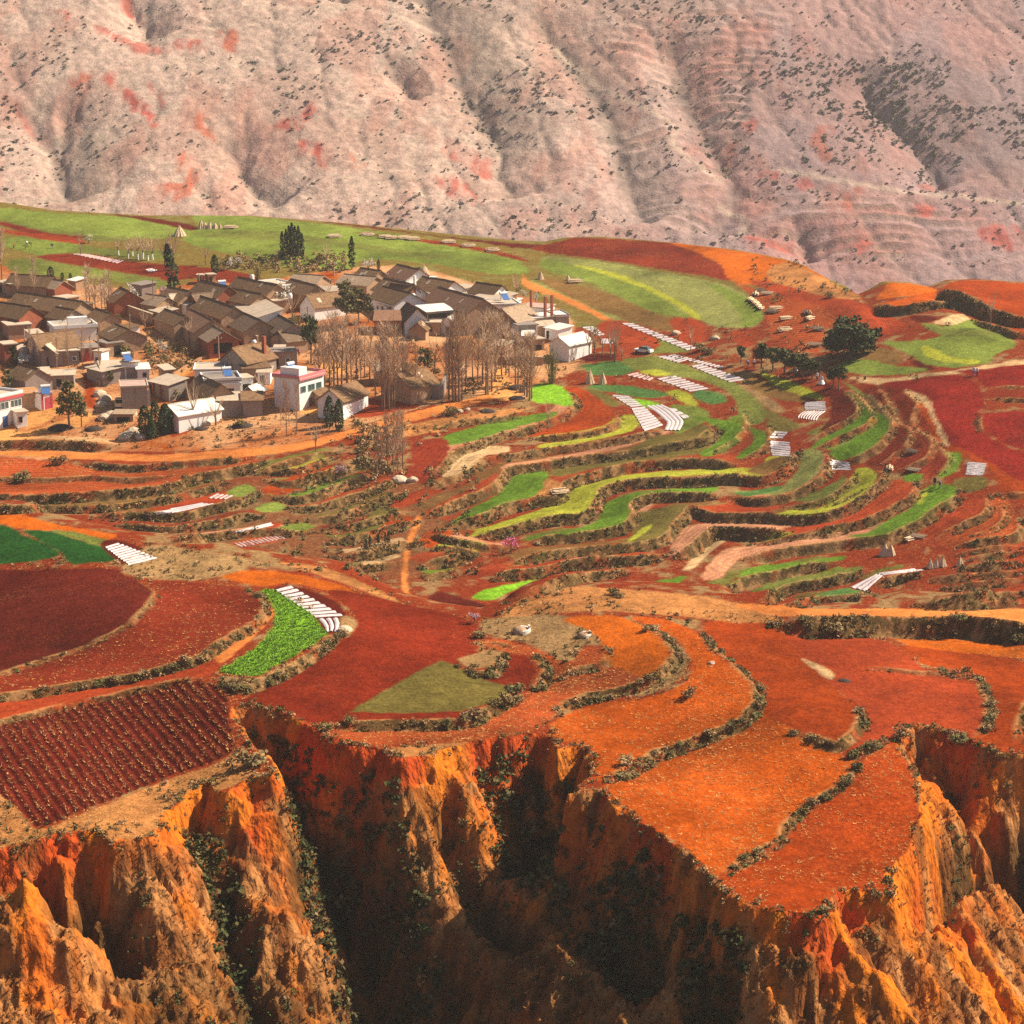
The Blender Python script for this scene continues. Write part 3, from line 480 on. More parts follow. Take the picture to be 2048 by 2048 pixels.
fld(0, 'o2', [(1516, 1427), (1560, 1445), (1595, 1462), (1639, 1484), (1676, 1506), (1712, 1524), (1700, 1546), (1639, 1596), (1586, 1632), (1549, 1686), (1498, 1711), (1433, 1752), (1397, 1724), (1362, 1688), (1288, 1648), (1225, 1600), (1200, 1578), (1210, 1570), (1270, 1544), (1376, 1496), (1466, 1460), (1500, 1432)], .7, None, 'stubble_field', 'large orange stubble field at the cliff edge, left of the thin bush row')
fld(0, 'ro', [(1705, 1550), (1724, 1524), (1760, 1493), (1787, 1480), (1806, 1511), (1828, 1546), (1836, 1607), (1828, 1686), (1788, 1726), (1779, 1757), (1775, 1786), (1727, 1781), (1676, 1784), (1639, 1829), (1595, 1827), (1507, 1809), (1435, 1760), (1500, 1716), (1553, 1690), (1590, 1640), (1641, 1600)], .7, None, 'stubble_field', 'orange stubble tongue at the cliff tip, right of the thin bush row')
fld(0, 'ro', [(1410, 1250), (1439, 1240), (1530, 1250), (1571, 1258), (1608, 1322), (1661, 1366), (1714, 1419), (1716, 1449), (1672, 1488), (1639, 1477), (1586, 1456), (1518, 1422), (1508, 1380), (1450, 1318), (1420, 1280)], .25, None, 'ploughed_field', 'plain red orange field right of the round hedge bend')
fld(0, 'r', [(1571, 1256), (1687, 1271), (1760, 1280), (1800, 1295), (1830, 1320), (1865, 1350), (1940, 1365), (1962, 1385), (1972, 1420), (1965, 1455), (1942, 1476), (1885, 1458), (1832, 1447), (1792, 1468), (1722, 1498), (1685, 1512), (1722, 1450), (1718, 1419), (1661, 1366), (1608, 1322)], .15, None, 'ploughed_field', 'broad smooth red field with a dark pit, below the hedge bank')
fld(0, 'ro', [(1800, 1292), (1900, 1302), (2048, 1322), (2150, 1330), (2150, 1512), (2048, 1504), (1990, 1500), (1952, 1478), (1975, 1450), (1978, 1420), (1966, 1380), (1945, 1347), (1894, 1337), (1850, 1330)], .2, None, 'ploughed_field', 'orange red field at the right edge of the near spur')
fld(0, 'tan', [(1605, 1318), (1630, 1325), (1665, 1345), (1662, 1358), (1640, 1348)], .5)
fld(0, 'sand', [(1000, 1232), (1050, 1192), (1120, 1167), (1200, 1175), (1300, 1182), (1420, 1195), (1500, 1212), (1560, 1240), (1480, 1246), (1400, 1236), (1250, 1224), (1180, 1222), (1100, 1226)], .6, None, 'bare_slope', 'bare sandy slope on the crest behind the burial plot')
fld(0, 'p', [(1470, 1209), (1648, 1214), (1803, 1217), (2150, 1222), (2150, 1254), (1958, 1238), (1803, 1233), (1648, 1231), (1560, 1232)], .1, None, 'road', 'orange dirt road along the top of the dark hedge bank')
fld(0, 'o', [(1790, 1275), (1850, 1272), (1960, 1285), (2150, 1300), (2150, 1325), (2000, 1312), (1880, 1300), (1820, 1293)], .4)
fld(0, 'dr', [(-60, 1462), (0, 1448), (93, 1423), (217, 1396), (348, 1365), (406, 1362), (430, 1368), (455, 1395), (457, 1455), (472, 1497), (426, 1525), (348, 1548), (255, 1586), (155, 1625), (97, 1648), (70, 1652), (39, 1621), (0, 1590), (-60, 1560)], .3, None, 'maize_field', 'dark red maize stubble field ruled with straw rows at the lower left', True, False)
fld(0, 'sand', [(-60, 1562), (0, 1592), (39, 1624), (75, 1658), (160, 1630), (255, 1592), (350, 1554), (430, 1530), (478, 1502), (500, 1548), (440, 1580), (360, 1592), (325, 1640), (300, 1672), (230, 1680), (120, 1668), (0, 1700), (-60, 1700)], .9, .4, 'dry_grass_ledge', 'ledge of dead grass along the lower edge of the maize field')
fld(0, 'r', [(460, 1400), (480, 1455), (495, 1492), (530, 1520), (500, 1500), (468, 1460)])
fld(0, 'sand', [(790, 1494), (850, 1490), (935, 1487), (930, 1505), (880, 1514), (840, 1514), (795, 1512)], .4)
# hill above the village
fld(1, 'g', [(-60, 412), (0, 414), (60, 421), (130, 427), (220, 432), (300, 440), (350, 443), (385, 452), (392, 462), (365, 470), (320, 478), (240, 474), (180, 470), (100, 460), (40, 448), (0, 440), (-60, 436)], 0, .6, 'crop_field', 'highest green field on the left skyline under the mountain')
fld(1, 'go', [(-60, 436), (0, 440), (100, 460), (180, 470), (260, 477), (220, 484), (120, 474), (40, 458), (-60, 446)], 0, .6)
fld(1, 'dr', [(225, 429), (280, 433), (350, 443), (390, 452), (400, 462), (370, 458), (300, 444)])
fld(1, 'r2', [(-60, 448), (0, 443), (40, 452), (100, 466), (172, 473), (150, 477), (90, 471), (40, 463), (0, 451)])
fld(1, 'r', [(-60, 452), (0, 457), (60, 466), (120, 472), (165, 479), (162, 488), (110, 484), (50, 472), (15, 467), (0, 462), (-60, 464)], 0, None, 'ploughed_field', 'thin red strip between the green fields at the left edge')
fld(1, 'go', [(-60, 470), (20, 475), (90, 485), (160, 492), (260, 500), (330, 500), (345, 520), (250, 515), (140, 505), (30, 495), (-60, 495)], 0, .5)
fld(1, 'g', [(25, 475), (60, 476), (110, 482), (155, 488), (150, 500), (130, 505), (90, 508), (70, 509), (30, 500), (15, 490)], 0, .6, 'crop_field', 'green plot with stooping workers left of the orchard row')
fld(1, 'r2', [(75, 512), (110, 508), (140, 507), (200, 511), (250, 521), (330, 529), (420, 535), (500, 550), (520, 560), (460, 566), (400, 556), (345, 562), (320, 556), (260, 546), (190, 536), (120, 525), (85, 517)], .2, None, 'ploughed_field', 'long red field with a pink film strip behind the roofs')
fld(1, 'go', [(20, 520), (80, 518), (180, 537), (260, 549), (340, 564), (345, 578), (290, 574), (230, 562), (150, 555), (60, 550), (20, 540)], 0, .6, 'crop_field', 'grassy green plot directly behind the left roofs')
fld(1, 'g', [(390, 431), (500, 434), (640, 447), (740, 462), (830, 473), (900, 491), (960, 501), (1030, 513), (1046, 530), (1058, 545), (1000, 549), (940, 541), (870, 529), (790, 521), (720, 521), (690, 540), (560, 532), (480, 512), (420, 500), (385, 490), (365, 476), (392, 463), (396, 448)], 0, .6, 'crop_field', 'big green field filling the hill behind the cypresses')
fld(1, 'go', [(400, 470), (500, 460), (650, 475), (800, 500), (900, 512), (860, 518), (740, 502), (600, 484), (480, 478)], 0, .6)
fld(1, 'r2', [(710, 465), (754, 469), (826, 476), (899, 485), (971, 498), (1025, 509), (1054, 520), (1043, 522), (971, 505), (891, 491), (808, 479), (735, 470)], .6)
fld(1, 'dr', [(645, 443), (754, 454), (862, 470), (971, 481), (1043, 487), (1090, 490), (1036, 496), (935, 481), (826, 467), (717, 453)])
fld(1, 'r2', [(1060, 497), (1100, 487), (1129, 480), (1149, 475), (1223, 478), (1345, 486), (1394, 505), (1443, 532), (1460, 560), (1414, 553), (1345, 542), (1247, 526), (1174, 516), (1100, 506)], .3, None, 'ploughed_field', 'rounded dark red knoll on the skyline right of centre')
fld(1, 'o', [(1345, 486), (1400, 492), (1483, 503), (1571, 520), (1610, 533), (1654, 558), (1640, 575), (1560, 566), (1520, 572), (1460, 560), (1443, 532), (1400, 508)], .4, None, 'bare_slope', 'orange eroded shoulder at the end of the skyline knoll')
fld(1, 'sand', [(1535, 540), (1575, 525), (1625, 545), (1690, 578), (1722, 596), (1680, 600), (1600, 585), (1550, 570)], .5)
fld(1, 'pg', [(1095, 513), (1198, 523), (1296, 540), (1394, 557), (1463, 574), (1510, 604), (1528, 628), (1512, 652), (1483, 655), (1440, 655), (1400, 640), (1300, 600), (1190, 560), (1090, 530)], 0, .6, 'crop_field', 'pale green terraces fanning out below the red knoll')
fld(1, 'g', [(1414, 566), (1463, 582), (1507, 606), (1526, 631), (1512, 650), (1483, 653), (1480, 631), (1463, 606), (1434, 584)], 0, .6, 'crop_field', 'smooth bright green terrace at the end of the fan')
fld(1, 'pg', [(1290, 558), (1375, 563), (1430, 585), (1473, 621), (1468, 643), (1443, 648), (1436, 626), (1394, 598), (1335, 574)], 0, .5)
fld(1, 'gy', [(1149, 530), (1198, 538), (1247, 552), (1321, 583), (1375, 612), (1404, 638), (1389, 636), (1345, 606), (1286, 578), (1198, 547)], 0, .5)
fld(1, 'g', [(1090, 518), (1174, 538), (1247, 562), (1306, 586), (1365, 626), (1372, 635), (1296, 622), (1247, 598), (1174, 564), (1090, 540)], 0, .6)
fld(1, 'ob', [(1085, 555), (1149, 567), (1237, 596), (1296, 621), (1345, 642), (1345, 662), (1300, 655), (1247, 637), (1174, 608), (1100, 578)], 0, .5, 'fallow_field', 'brownish fallow strip under the fan of green terraces')
fld(1, 'pg', [(1060, 560), (1100, 575), (1174, 610), (1247, 640), (1230, 645), (1150, 612), (1090, 590)], 0, .5)
fld(1, 'p', [(1046, 548), (1054, 560), (1116, 586), (1180, 615), (1225, 640), (1220, 646), (1170, 622), (1105, 594), (1050, 572)], .1, None, 'path', 'orange path running from the white roofs down to the right')
fld(1, 'go', [(1160, 650), (1240, 655), (1330, 680), (1380, 702), (1330, 706), (1260, 705), (1240, 680)], 0, .6)
fld(1, 'r', [(1340, 638), (1390, 638), (1414, 660), (1402, 686), (1360, 690), (1352, 666)], .2, None, 'ploughed_field', 'small red plot at the tip of the brown fallow strip')
fld(1, 'r', [(1463, 666), (1500, 663), (1507, 690), (1480, 692)], .1)
fld(1, 'st', [(1470, 562), (1540, 590), (1640, 606), (1680, 625), (1660, 650), (1640, 690), (1640, 706), (1600, 700), (1560, 690), (1540, 670), (1535, 640), (1520, 606), (1490, 582)], .9, None, 'stubble_field', 'red slope strewn with pale straw above the pine trees')
fld(1, 'r', [(1640, 606), (1700, 600), (1760, 625), (1815, 650), (1790, 666), (1765, 672), (1700, 692), (1680, 640)], .1, None, 'ploughed_field', 'red field behind the big dark tree')
fld(1, 'r', [(1500, 560), (1560, 568), (1640, 590), (1710, 602), (1640, 608), (1550, 590)], .2)
fld(1, 'o', [(1753, 599), (1765, 582), (1777, 567), (1826, 568), (1868, 578), (1866, 586), (1820, 592), (1790, 594)], .1, None, 'ploughed_field', 'small orange knoll field in the saddle under the mountain')
fld(1, 'o2', [(1756, 608), (1800, 599), (1868, 583), (1870, 598), (1840, 608), (1800, 616), (1780, 619)], .05, None, 'ploughed_field', 'orange strip below the saddle knoll, above dark scrub')
fld(1, 'ro', [(1885, 580), (1900, 565), (1958, 561), (2048, 567), (2150, 572), (2150, 648), (2048, 640), (2010, 624), (1980, 611), (1950, 592), (1910, 583)], .05, None, 'ploughed_field', 'smooth orange red hill field at the right edge of the skyline')
fld(1, 'ro', [(1935, 622), (1990, 640), (2060, 665), (2100, 680), (2060, 675), (2000, 655), (1945, 634)])
fld(1, 'tan', [(1868, 645), (1915, 627), (1938, 637), (1920, 648), (1890, 650)], .2)
fld(1, 'dr', [(1820, 632), (1860, 632), (1875, 640), (1840, 644)])
fld(1, 'g', [(1840, 645), (1890, 652), (1940, 640), (1956, 641), (1958, 652), (1990, 655), (2030, 685), (2032, 692), (2000, 705), (1985, 715), (1980, 725), (1940, 732), (1890, 735), (1850, 728), (1810, 705), (1765, 684), (1830, 682), (1880, 672), (1860, 658)], 0, .6, 'crop_field', 'stacked bright green plots in the hollow at the right')
fld(1, 'go', [(1845, 650), (1890, 655), (1960, 660), (2000, 668), (1960, 672), (1890, 672)], 0, .6)
fld(1, 'gy', [(1850, 690), (1900, 712), (1960, 722), (1940, 728), (1880, 722), (1845, 705)], 0, .6)
fld(1, 'dr', [(1822, 720), (1840, 722), (1870, 738), (1845, 739), (1830, 732)])
fld(1, 'ob', [(1730, 702), (1765, 696), (1797, 706), (1800, 728), (1760, 722), (1720, 716)], 0, .6)
fld(1, 'g', [(1680, 725), (1730, 718), (1790, 730), (1860, 740), (1800, 750), (1720, 748), (1690, 740)], 0, .6, 'crop_field', 'green plot with olive top below the big dark tree')
fld(1, 'tan', [(1700, 754), (1780, 757), (1850, 746), (1910, 740), (2060, 718), (2060, 728), (1912, 748), (1850, 754), (1780, 765), (1740, 768)], .4)
fld(1, 'cr', [(1770, 767), (1830, 759), (1900, 749), (1930, 754), (1953, 767), (1965, 790), (1967, 815), (1956, 826), (1962, 860), (2000, 886), (2048, 905), (2150, 930), (2150, 1010), (2020, 952), (1962, 916), (1902, 890), (1872, 840), (1850, 802), (1820, 787)], .05, None, 'ploughed_field', 'smooth crimson field on the right slope below the visitors')
fld(1, 'cr', [(1914, 742), (1960, 738), (2048, 729), (2150, 718), (2150, 772), (2048, 772), (1972, 772), (1952, 755)], .05, None, 'ploughed_field', 'crimson field with two visitors at the right edge')
fld(1, 'r2', [(1975, 778), (2048, 777), (2150, 776), (2150, 796), (2048, 797), (1975, 795)], .1)
fld(1, 'cr', [(1970, 828), (2150, 823), (2150, 926), (2048, 900), (2005, 885), (1970, 860), (1962, 838)], .15)
fld(1, 'ro', [(1800, 782), (1830, 792), (1870, 832), (1890, 880), (1930, 900), (1980, 925), (2048, 965), (2150, 1000), (2150, 1045), (2048, 1010), (2000, 980), (1985, 940), (1930, 915), (1880, 890), (1850, 850), (1820, 807)], .05, None, 'path', 'orange red track along the lower edge of the crimson field')
fld(1, 'tan', [(1808, 780), (1835, 786), (1858, 800), (1870, 830), (1890, 870), (1900, 892), (1886, 886), (1866, 840), (1850, 812), (1828, 798)], .3)
fld(1, 'r2', [(1720, 776), (1760, 769), (1810, 786), (1840, 820), (1870, 880), (1895, 912), (1885, 935), (1862, 955), (1800, 948), (1735, 935), (1745, 905), (1780, 872), (1776, 830), (1750, 796)], .35, None, 'ploughed_field', 'dark red terraces stepping down beside the orange track')
fld(1, 'g3', [(1888, 905), (1919, 905), (1923, 913), (1919, 932), (1904, 947), (1885, 955), (1875, 951), (1892, 932), (1898, 916)], 0, None, 'crop_field', 'green tapering plot left of the square film patch')
fld(1, 'g3', [(1815, 947), (1842, 947), (1846, 951), (1838, 961), (1811, 963), (1805, 957)])
fld(1, 'olive', [(1905, 968), (1930, 954), (1968, 954), (1972, 975), (1930, 985)])
fld(1, 'g3', [(1834, 998), (1842, 982), (1869, 969), (1902, 970), (1912, 982), (1904, 1006), (1873, 1025), (1819, 1052), (1772, 1071), (1718, 1083), (1656, 1084), (1679, 1075), (1737, 1064), (1784, 1036), (1819, 1017)], 0, None, 'crop_field', 'long green arc above the straw stooks on the right')
fld(1, 'gy', [(1834, 1000), (1842, 984), (1858, 978), (1850, 998), (1838, 1008)])
fld(1, 'r', [(1722, 1003), (1765, 967), (1788, 959), (1822, 965), (1828, 984), (1803, 1006), (1745, 1037), (1656, 1057), (1588, 1068), (1590, 1054), (1648, 1041), (1707, 1021)], .3, None, 'ploughed_field', 'red strip above the long green arc')
fld(1, 'r', [(1919, 986), (1964, 988), (1972, 1006), (1968, 1028), (1919, 1048), (1870, 1080), (1784, 1095), (1796, 1080), (1842, 1056), (1888, 1025), (1914, 1000)], .35, None, 'ploughed_field', 'red strip right of the long green arc')
fld(1, 'st', [(1978, 990), (2016, 998), (2037, 1050), (2014, 1074), (1958, 1085), (1904, 1094), (1881, 1086), (1927, 1057), (1974, 1033)], .8, None, 'stubble_field', 'straw streaked red terrace at the right edge')
fld(1, 'r', [(1905, 1100), (1960, 1092), (2020, 1084), (2060, 1072), (2150, 1060), (2150, 1092), (1977, 1107), (1915, 1120)], .3); fld(1, 'r', [(1915, 1128), (1977, 1115), (2150, 1098), (2150, 1115), (1958, 1134), (1905, 1138)], .2)
fld(1, 'r', [(1900, 1148), (1958, 1142), (2150, 1120), (2150, 1146), (1958, 1165), (1875, 1175)], .25, None, 'ploughed_field', 'red terrace between hedge banks at the right edge'); fld(1, 'r', [(1850, 1190), (1880, 1182), (1958, 1174), (2150, 1152), (2150, 1172), (1997, 1187), (1919, 1199), (1861, 1206)], .25)
fld(1, 'r', [(1870, 1218), (1920, 1210), (2000, 1196), (2150, 1182), (2150, 1212), (1900, 1222)], .2)
fld(1, 'go', [(1761, 1212), (1757, 1199), (1784, 1185), (1807, 1183), (1815, 1190), (1796, 1207), (1784, 1216)])
fld(1, 'gg', [(1633, 1190), (1695, 1176), (1722, 1183), (1687, 1191), (1641, 1197)])
fld(1, 'r', [(1700, 1176), (1730, 1158), (1765, 1144), (1807, 1137), (1852, 1138), (1805, 1150), (1757, 1166), (1736, 1180)])
fld(1, 'g3', [(1478, 1157), (1486, 1143), (1517, 1132), (1590, 1125), (1648, 1117), (1687, 1111), (1688, 1118), (1668, 1124), (1629, 1130), (1552, 1146), (1486, 1160), (1460, 1172), (1435, 1183), (1460, 1168)], 0, None, 'crop_field', 'upper of the two green ribbons at the foot of the terraces')
fld(1, 'go', [(1470, 1204), (1501, 1191), (1532, 1165), (1571, 1155), (1648, 1146), (1707, 1134), (1728, 1135), (1705, 1148), (1648, 1161), (1594, 1170), (1550, 1186), (1518, 1209), (1494, 1211)], 0, None, 'crop_field', 'lower of the two green ribbons at the foot of the terraces')
fld(1, 'stp', [(1339, 1104), (1358, 1067), (1389, 1052), (1455, 1042), (1579, 1040), (1584, 1054), (1532, 1060), (1463, 1057), (1428, 1060), (1397, 1075), (1379, 1095), (1350, 1110)], .6, None, 'stubble_field', 'pale pinkish stubble terrace with ruled furrows')
fld(1, 'tan', [(1366, 1137), (1408, 1098), (1447, 1075), (1455, 1079), (1428, 1098), (1385, 1137)], .5); fld(1, 'stp', [(1401, 1157), (1436, 1108), (1474, 1095), (1590, 1076), (1660, 1072), (1750, 1078), (1648, 1089), (1571, 1101), (1494, 1114), (1463, 1130), (1443, 1155)], .6)
fld(1, 'g3', [(1234, 1186), (1304, 1165), (1370, 1152), (1366, 1161), (1325, 1181), (1262, 1191)], 0, None, 'crop_field', 'green sliver above the bare sandy crest')
fld(1, 'gb', [(944, 1196), (973, 1178), (1039, 1165), (1076, 1154), (1072, 1162), (1035, 1177), (993, 1197), (969, 1200)], 0, None, 'crop_field', 'vivid green sliver in the hollow at centre')
fld(1, 'gb', [(778, 1189), (815, 1185), (811, 1203), (795, 1203)])
fld(1, 'dr', [(853, 1204), (873, 1184), (906, 1190), (973, 1211), (1012, 1219), (973, 1233), (915, 1220)], .1, None, 'ploughed_field', 'dark red wedge field sunk behind the near spur')
fld(1, 'g3', [(890, 1053), (915, 1036), (944, 1015), (993, 990), (1018, 957), (1055, 945), (1089, 941), (1097, 953), (1089, 974), (1068, 992), (1014, 1010), (952, 1035)], 0, None, 'crop_field', 'green S-shaped terrace with a pale earth mound on its end')
fld(1, 'olive', [(1101, 941), (1180, 925), (1304, 911), (1400, 891), (1402, 907), (1304, 920), (1200, 936), (1118, 953)], 0, .7); fld(1, 'sand', [(1089, 958), (1112, 962), (1128, 970), (1118, 985), (1068, 997), (1085, 978)], .6)
fld(1, 'gy', [(940, 1074), (973, 1054), (1035, 1036), (1097, 1011), (1126, 986), (1151, 974), (1200, 961), (1262, 949), (1400, 938), (1470, 936), (1460, 946), (1400, 948), (1262, 958), (1213, 972), (1188, 994), (1171, 1023), (1097, 1036), (1014, 1056)], 0, .7, 'crop_field', 'long yellow green S-shaped terrace across the centre')
fld(1, 'g3', [(1043, 1081), (1076, 1069), (1159, 1056), (1196, 1040), (1205, 1013), (1234, 995), (1304, 982), (1400, 974), (1440, 976), (1400, 988), (1304, 991), (1264, 1003), (1258, 1032), (1238, 1053), (1180, 1066), (1097, 1075)], 0, None, 'crop_field', 'green S-shaped terrace below the yellow green one')
fld(1, 'olive', [(1279, 1042), (1279, 1023), (1325, 1015), (1378, 1009), (1345, 1040), (1333, 1073), (1304, 1090), (1221, 1096), (1254, 1082)], 0, .7, 'crop_field', 'olive terrace inside the bend of the S-shaped strips'); fld(1, 'gy', [(1301, 1048), (1296, 1062), (1254, 1086), (1279, 1061)])
fld(1, 'stp', [(1258, 1010), (1285, 1000), (1305, 1008), (1290, 1022), (1268, 1024)], .5)
fld(1, 'go', [(1039, 1128), (1068, 1114), (1138, 1099), (1221, 1096), (1213, 1101), (1118, 1110), (1055, 1128), (1014, 1134)])
fld(1, 'r', [(1386, 1016), (1466, 1006), (1560, 1003), (1620, 1000), (1560, 1016), (1500, 1028), (1430, 1028)], .2, None, 'ploughed_field', 'red strip between the olive bend and the pink stubble')
fld(1, 'g3', [(890, 887), (886, 874), (931, 858), (1014, 837), (1097, 825), (1113, 825), (1101, 837), (1035, 854), (973, 874), (911, 889)], 0, None, 'crop_field', 'green strip just below the road bend')
fld(1, 'gb', [(1066, 773), (1089, 767), (1126, 775), (1142, 796), (1147, 813), (1110, 808), (1064, 802)], 0, None, 'vegetable_plot', 'bright green square plot beside the bamboo clump')
fld(1, 'ro', [(1126, 774), (1159, 775), (1188, 791), (1221, 816), (1229, 833), (1213, 848), (1159, 862), (1055, 873), (1048, 866), (1097, 854), (1147, 829), (1159, 812), (1151, 791)], .3, None, 'ploughed_field', 'curved red terrace around the bright green square')
fld(1, 'olive', [(1170, 776), (1197, 779), (1240, 806), (1217, 812), (1192, 792)], 0, .6)
fld(1, 'gy', [(1078, 896), (1089, 887), (1180, 874), (1233, 858), (1242, 833), (1271, 829), (1279, 841), (1262, 862), (1200, 878), (1118, 893)], .2, .7, 'crop_field', 'yellowish terrace wrapping under the curved red one')
fld(1, 'stp', [(1002, 937), (1014, 928), (1097, 916), (1221, 891), (1304, 867), (1337, 862), (1329, 871), (1221, 901), (1118, 916), (1035, 932)], .6, None, 'stubble_field', 'long pinkish stubble strip above the S-shaped terraces')
fld(1, 'r2', [(824, 887), (886, 878), (898, 899), (886, 932), (848, 965), (799, 957), (824, 936)], .3, None, 'ploughed_field', 'red terrace beside the dark bare trees in the hollow')
fld(1, 'tan', [(886, 953), (898, 932), (919, 907), (1006, 891), (1018, 903), (973, 911), (948, 928), (931, 949)], .2, .3)
fld(1, 'r', [(778, 1007), (832, 982), (915, 953), (890, 978), (832, 1007), (799, 1015)], .3); fld(1, 'r', [(848, 1024), (931, 982), (989, 949), (993, 957), (952, 983), (890, 1019), (865, 1032)], .3)
fld(1, 'ro', [(840, 1081), (861, 1061), (906, 1063), (890, 1081), (857, 1096)], .1, None, 'ploughed_field', 'small round orange plot beside the footpath')
fld(1, 'p', [(832, 1036), (842, 1038), (826, 1080), (818, 1110), (814, 1150), (818, 1185), (808, 1186), (803, 1150), (808, 1105), (816, 1075)], .2, None, 'footpath', 'orange footpath climbing through the scrub in the hollow')
fld(1, 'gg', [(1161, 732), (1205, 724), (1240, 724), (1270, 741), (1240, 750), (1197, 751), (1183, 748), (1171, 737)], 0, None, 'vegetable_plot', 'blue green vegetable plot beside the two white stooks')
fld(1, 'go', [(1240, 722), (1291, 714), (1320, 714), (1376, 733), (1450, 757), (1500, 782), (1530, 812), (1528, 842), (1495, 851), (1480, 835), (1470, 800), (1440, 775), (1380, 757), (1340, 752), (1280, 742)], 0, .7, 'crop_field', 'olive green terrace sweeping around the film strips')
fld(1, 'gg', [(1178, 772), (1222, 769), (1265, 772), (1333, 786), (1325, 793), (1282, 795), (1240, 788), (1202, 781)], 0, None, 'vegetable_plot', 'green vegetable plot above the largest white film strip'); fld(1, 'gb', [(1240, 795), (1290, 800), (1330, 812), (1310, 818), (1262, 806)])
fld(1, 'gy', [(1282, 743), (1304, 738), (1340, 747), (1316, 752), (1292, 750)]); fld(1, 'gy', [(1333, 782), (1368, 782), (1393, 803), (1385, 813), (1350, 796)])
fld(1, 'gg', [(1383, 786), (1419, 781), (1450, 791), (1450, 806), (1409, 806)], 0, None, 'vegetable_plot', 'square green plot below the ladder of film strips')
fld(1, 'g', [(1340, 812), (1400, 815), (1420, 830), (1400, 850), (1350, 868), (1345, 845)]); fld(1, 'olive', [(1300, 872), (1360, 868), (1400, 850), (1425, 862), (1408, 900), (1330, 912), (1180, 922), (1270, 895)], 0, .7, 'crop_field', 'olive terrace curving below the wavy film rows')
fld(1, 'g3', [(1385, 835), (1434, 838), (1478, 846), (1487, 868), (1463, 897), (1412, 913), (1400, 905), (1424, 891), (1443, 866), (1425, 850)], 0, None, 'crop_field', 'green crescent on the nose of the terraced spur')
fld(1, 'g3', [(1497, 856), (1522, 861), (1533, 876), (1520, 898), (1480, 918), (1475, 912), (1502, 891), (1508, 872)], 0, None, 'crop_field', 'smaller green crescent left of the film squares')
fld(1, 'olive', [(1500, 800), (1530, 815), (1560, 830), (1600, 850), (1580, 862), (1545, 868), (1535, 850), (1528, 820)], 0, .6); fld(1, 'dg', [(1480, 770), (1530, 790), (1570, 820), (1550, 825), (1510, 795)], .3, .6)
fld(1, 'ob', [(1450, 740), (1530, 762), (1600, 790), (1615, 802), (1560, 800), (1500, 775)], .2, .5, 'fallow_field', 'brownish fallow terrace right of the upper film strips'); fld(1, 'gy', [(1520, 745), (1580, 762), (1640, 790), (1640, 800), (1600, 790), (1550, 770)], .3, .5)
fld(1, 'pg', [(1470, 982), (1548, 978), (1594, 944), (1602, 905), (1621, 897), (1645, 908), (1640, 940), (1612, 966), (1560, 988), (1490, 990)], 0, .6, 'crop_field', 'pale green crescent below the square film patch'); fld(1, 'gy', [(1452, 957), (1494, 944), (1525, 951), (1520, 958), (1474, 962)])
fld(1, 'ob', [(1494, 942), (1548, 916), (1579, 916), (1567, 937), (1530, 948)], 0, .5); fld(1, 'gg', [(1468, 985), (1530, 978), (1560, 970), (1555, 982), (1500, 992)])
fld(1, 'gy', [(1524, 1035), (1571, 1022), (1625, 1009), (1672, 992), (1697, 965), (1709, 945), (1718, 935), (1745, 940), (1752, 955), (1738, 980), (1700, 1005), (1640, 1027), (1570, 1036)], .1, .7, 'crop_field', 'yellow olive arc around the red strip on the right'); fld(1, 'go', [(1580, 1000), (1625, 985), (1668, 965), (1690, 950), (1672, 985), (1629, 1003)])
fld(1, 'dr', [(1638, 760), (1665, 770), (1700, 792), (1712, 820), (1702, 845), (1665, 858), (1640, 862), (1660, 835), (1660, 800)], .15, None, 'ploughed_field', 'dark red crescent field below the pair of round pines')
fld(1, 'g3', [(1625, 898), (1660, 880), (1708, 857), (1737, 842), (1735, 820), (1712, 793), (1690, 786), (1712, 800), (1722, 824), (1700, 846), (1658, 868), (1628, 888)], 0, None, 'crop_field', 'inner of the two nested green arcs on the right'); fld(1, 'go', [(1685, 765), (1705, 772), (1735, 790), (1752, 803), (1740, 815), (1718, 790)])
fld(1, 'g3', [(1663, 921), (1703, 915), (1743, 896), (1772, 868), (1780, 850), (1768, 830), (1742, 818), (1747, 848), (1712, 870), (1668, 892)], 0, None, 'crop_field', 'outer and wider of the two nested green arcs'); fld(1, 'ob', [(1720, 790), (1752, 804), (1770, 828), (1745, 822)])
fld(1, 'g', [(1650, 895), (1670, 888), (1710, 868), (1705, 880), (1668, 900)])
# slopes left of centre
fld(1, 'p', [(-60, 897), (0, 897), (109, 903), (217, 906), (326, 909), (435, 902), (543, 893), (612, 883), (670, 867), (740, 848), (807, 830), (870, 813), (911, 804), (960, 792), (984, 775), (990, 755), (1002, 740), (1016, 748), (1008, 770), (1000, 790), (975, 802), (911, 820), (850, 836), (807, 845), (740, 862), (670, 882), (612, 897), (543, 908), (435, 917), (326, 923), (217, 920), (109, 915), (0, 910), (-60, 908)], .1, None, 'road', 'orange dirt road winding below the whole village')
fld(1, 'st', [(-60, 912), (0, 912), (80, 920), (150, 930), (190, 940), (200, 965), (190, 985), (91, 992), (0, 995), (-60, 995)], .9, None, 'stubble_field', 'reddish stubble terrace at the left edge below the road'); fld(1, 'st', [(200, 942), (330, 936), (440, 928), (520, 918), (500, 930), (453, 942), (380, 957), (344, 972), (254, 983), (200, 986)], .9, .3, 'stubble_field', 'stubble terrace with greenish maize stalks below the road')
fld(1, 'ob', [(-60, 1004), (0, 1003), (163, 998), (254, 992), (344, 981), (440, 955), (380, 980), (290, 1003), (200, 1010), (0, 1014)], .3)
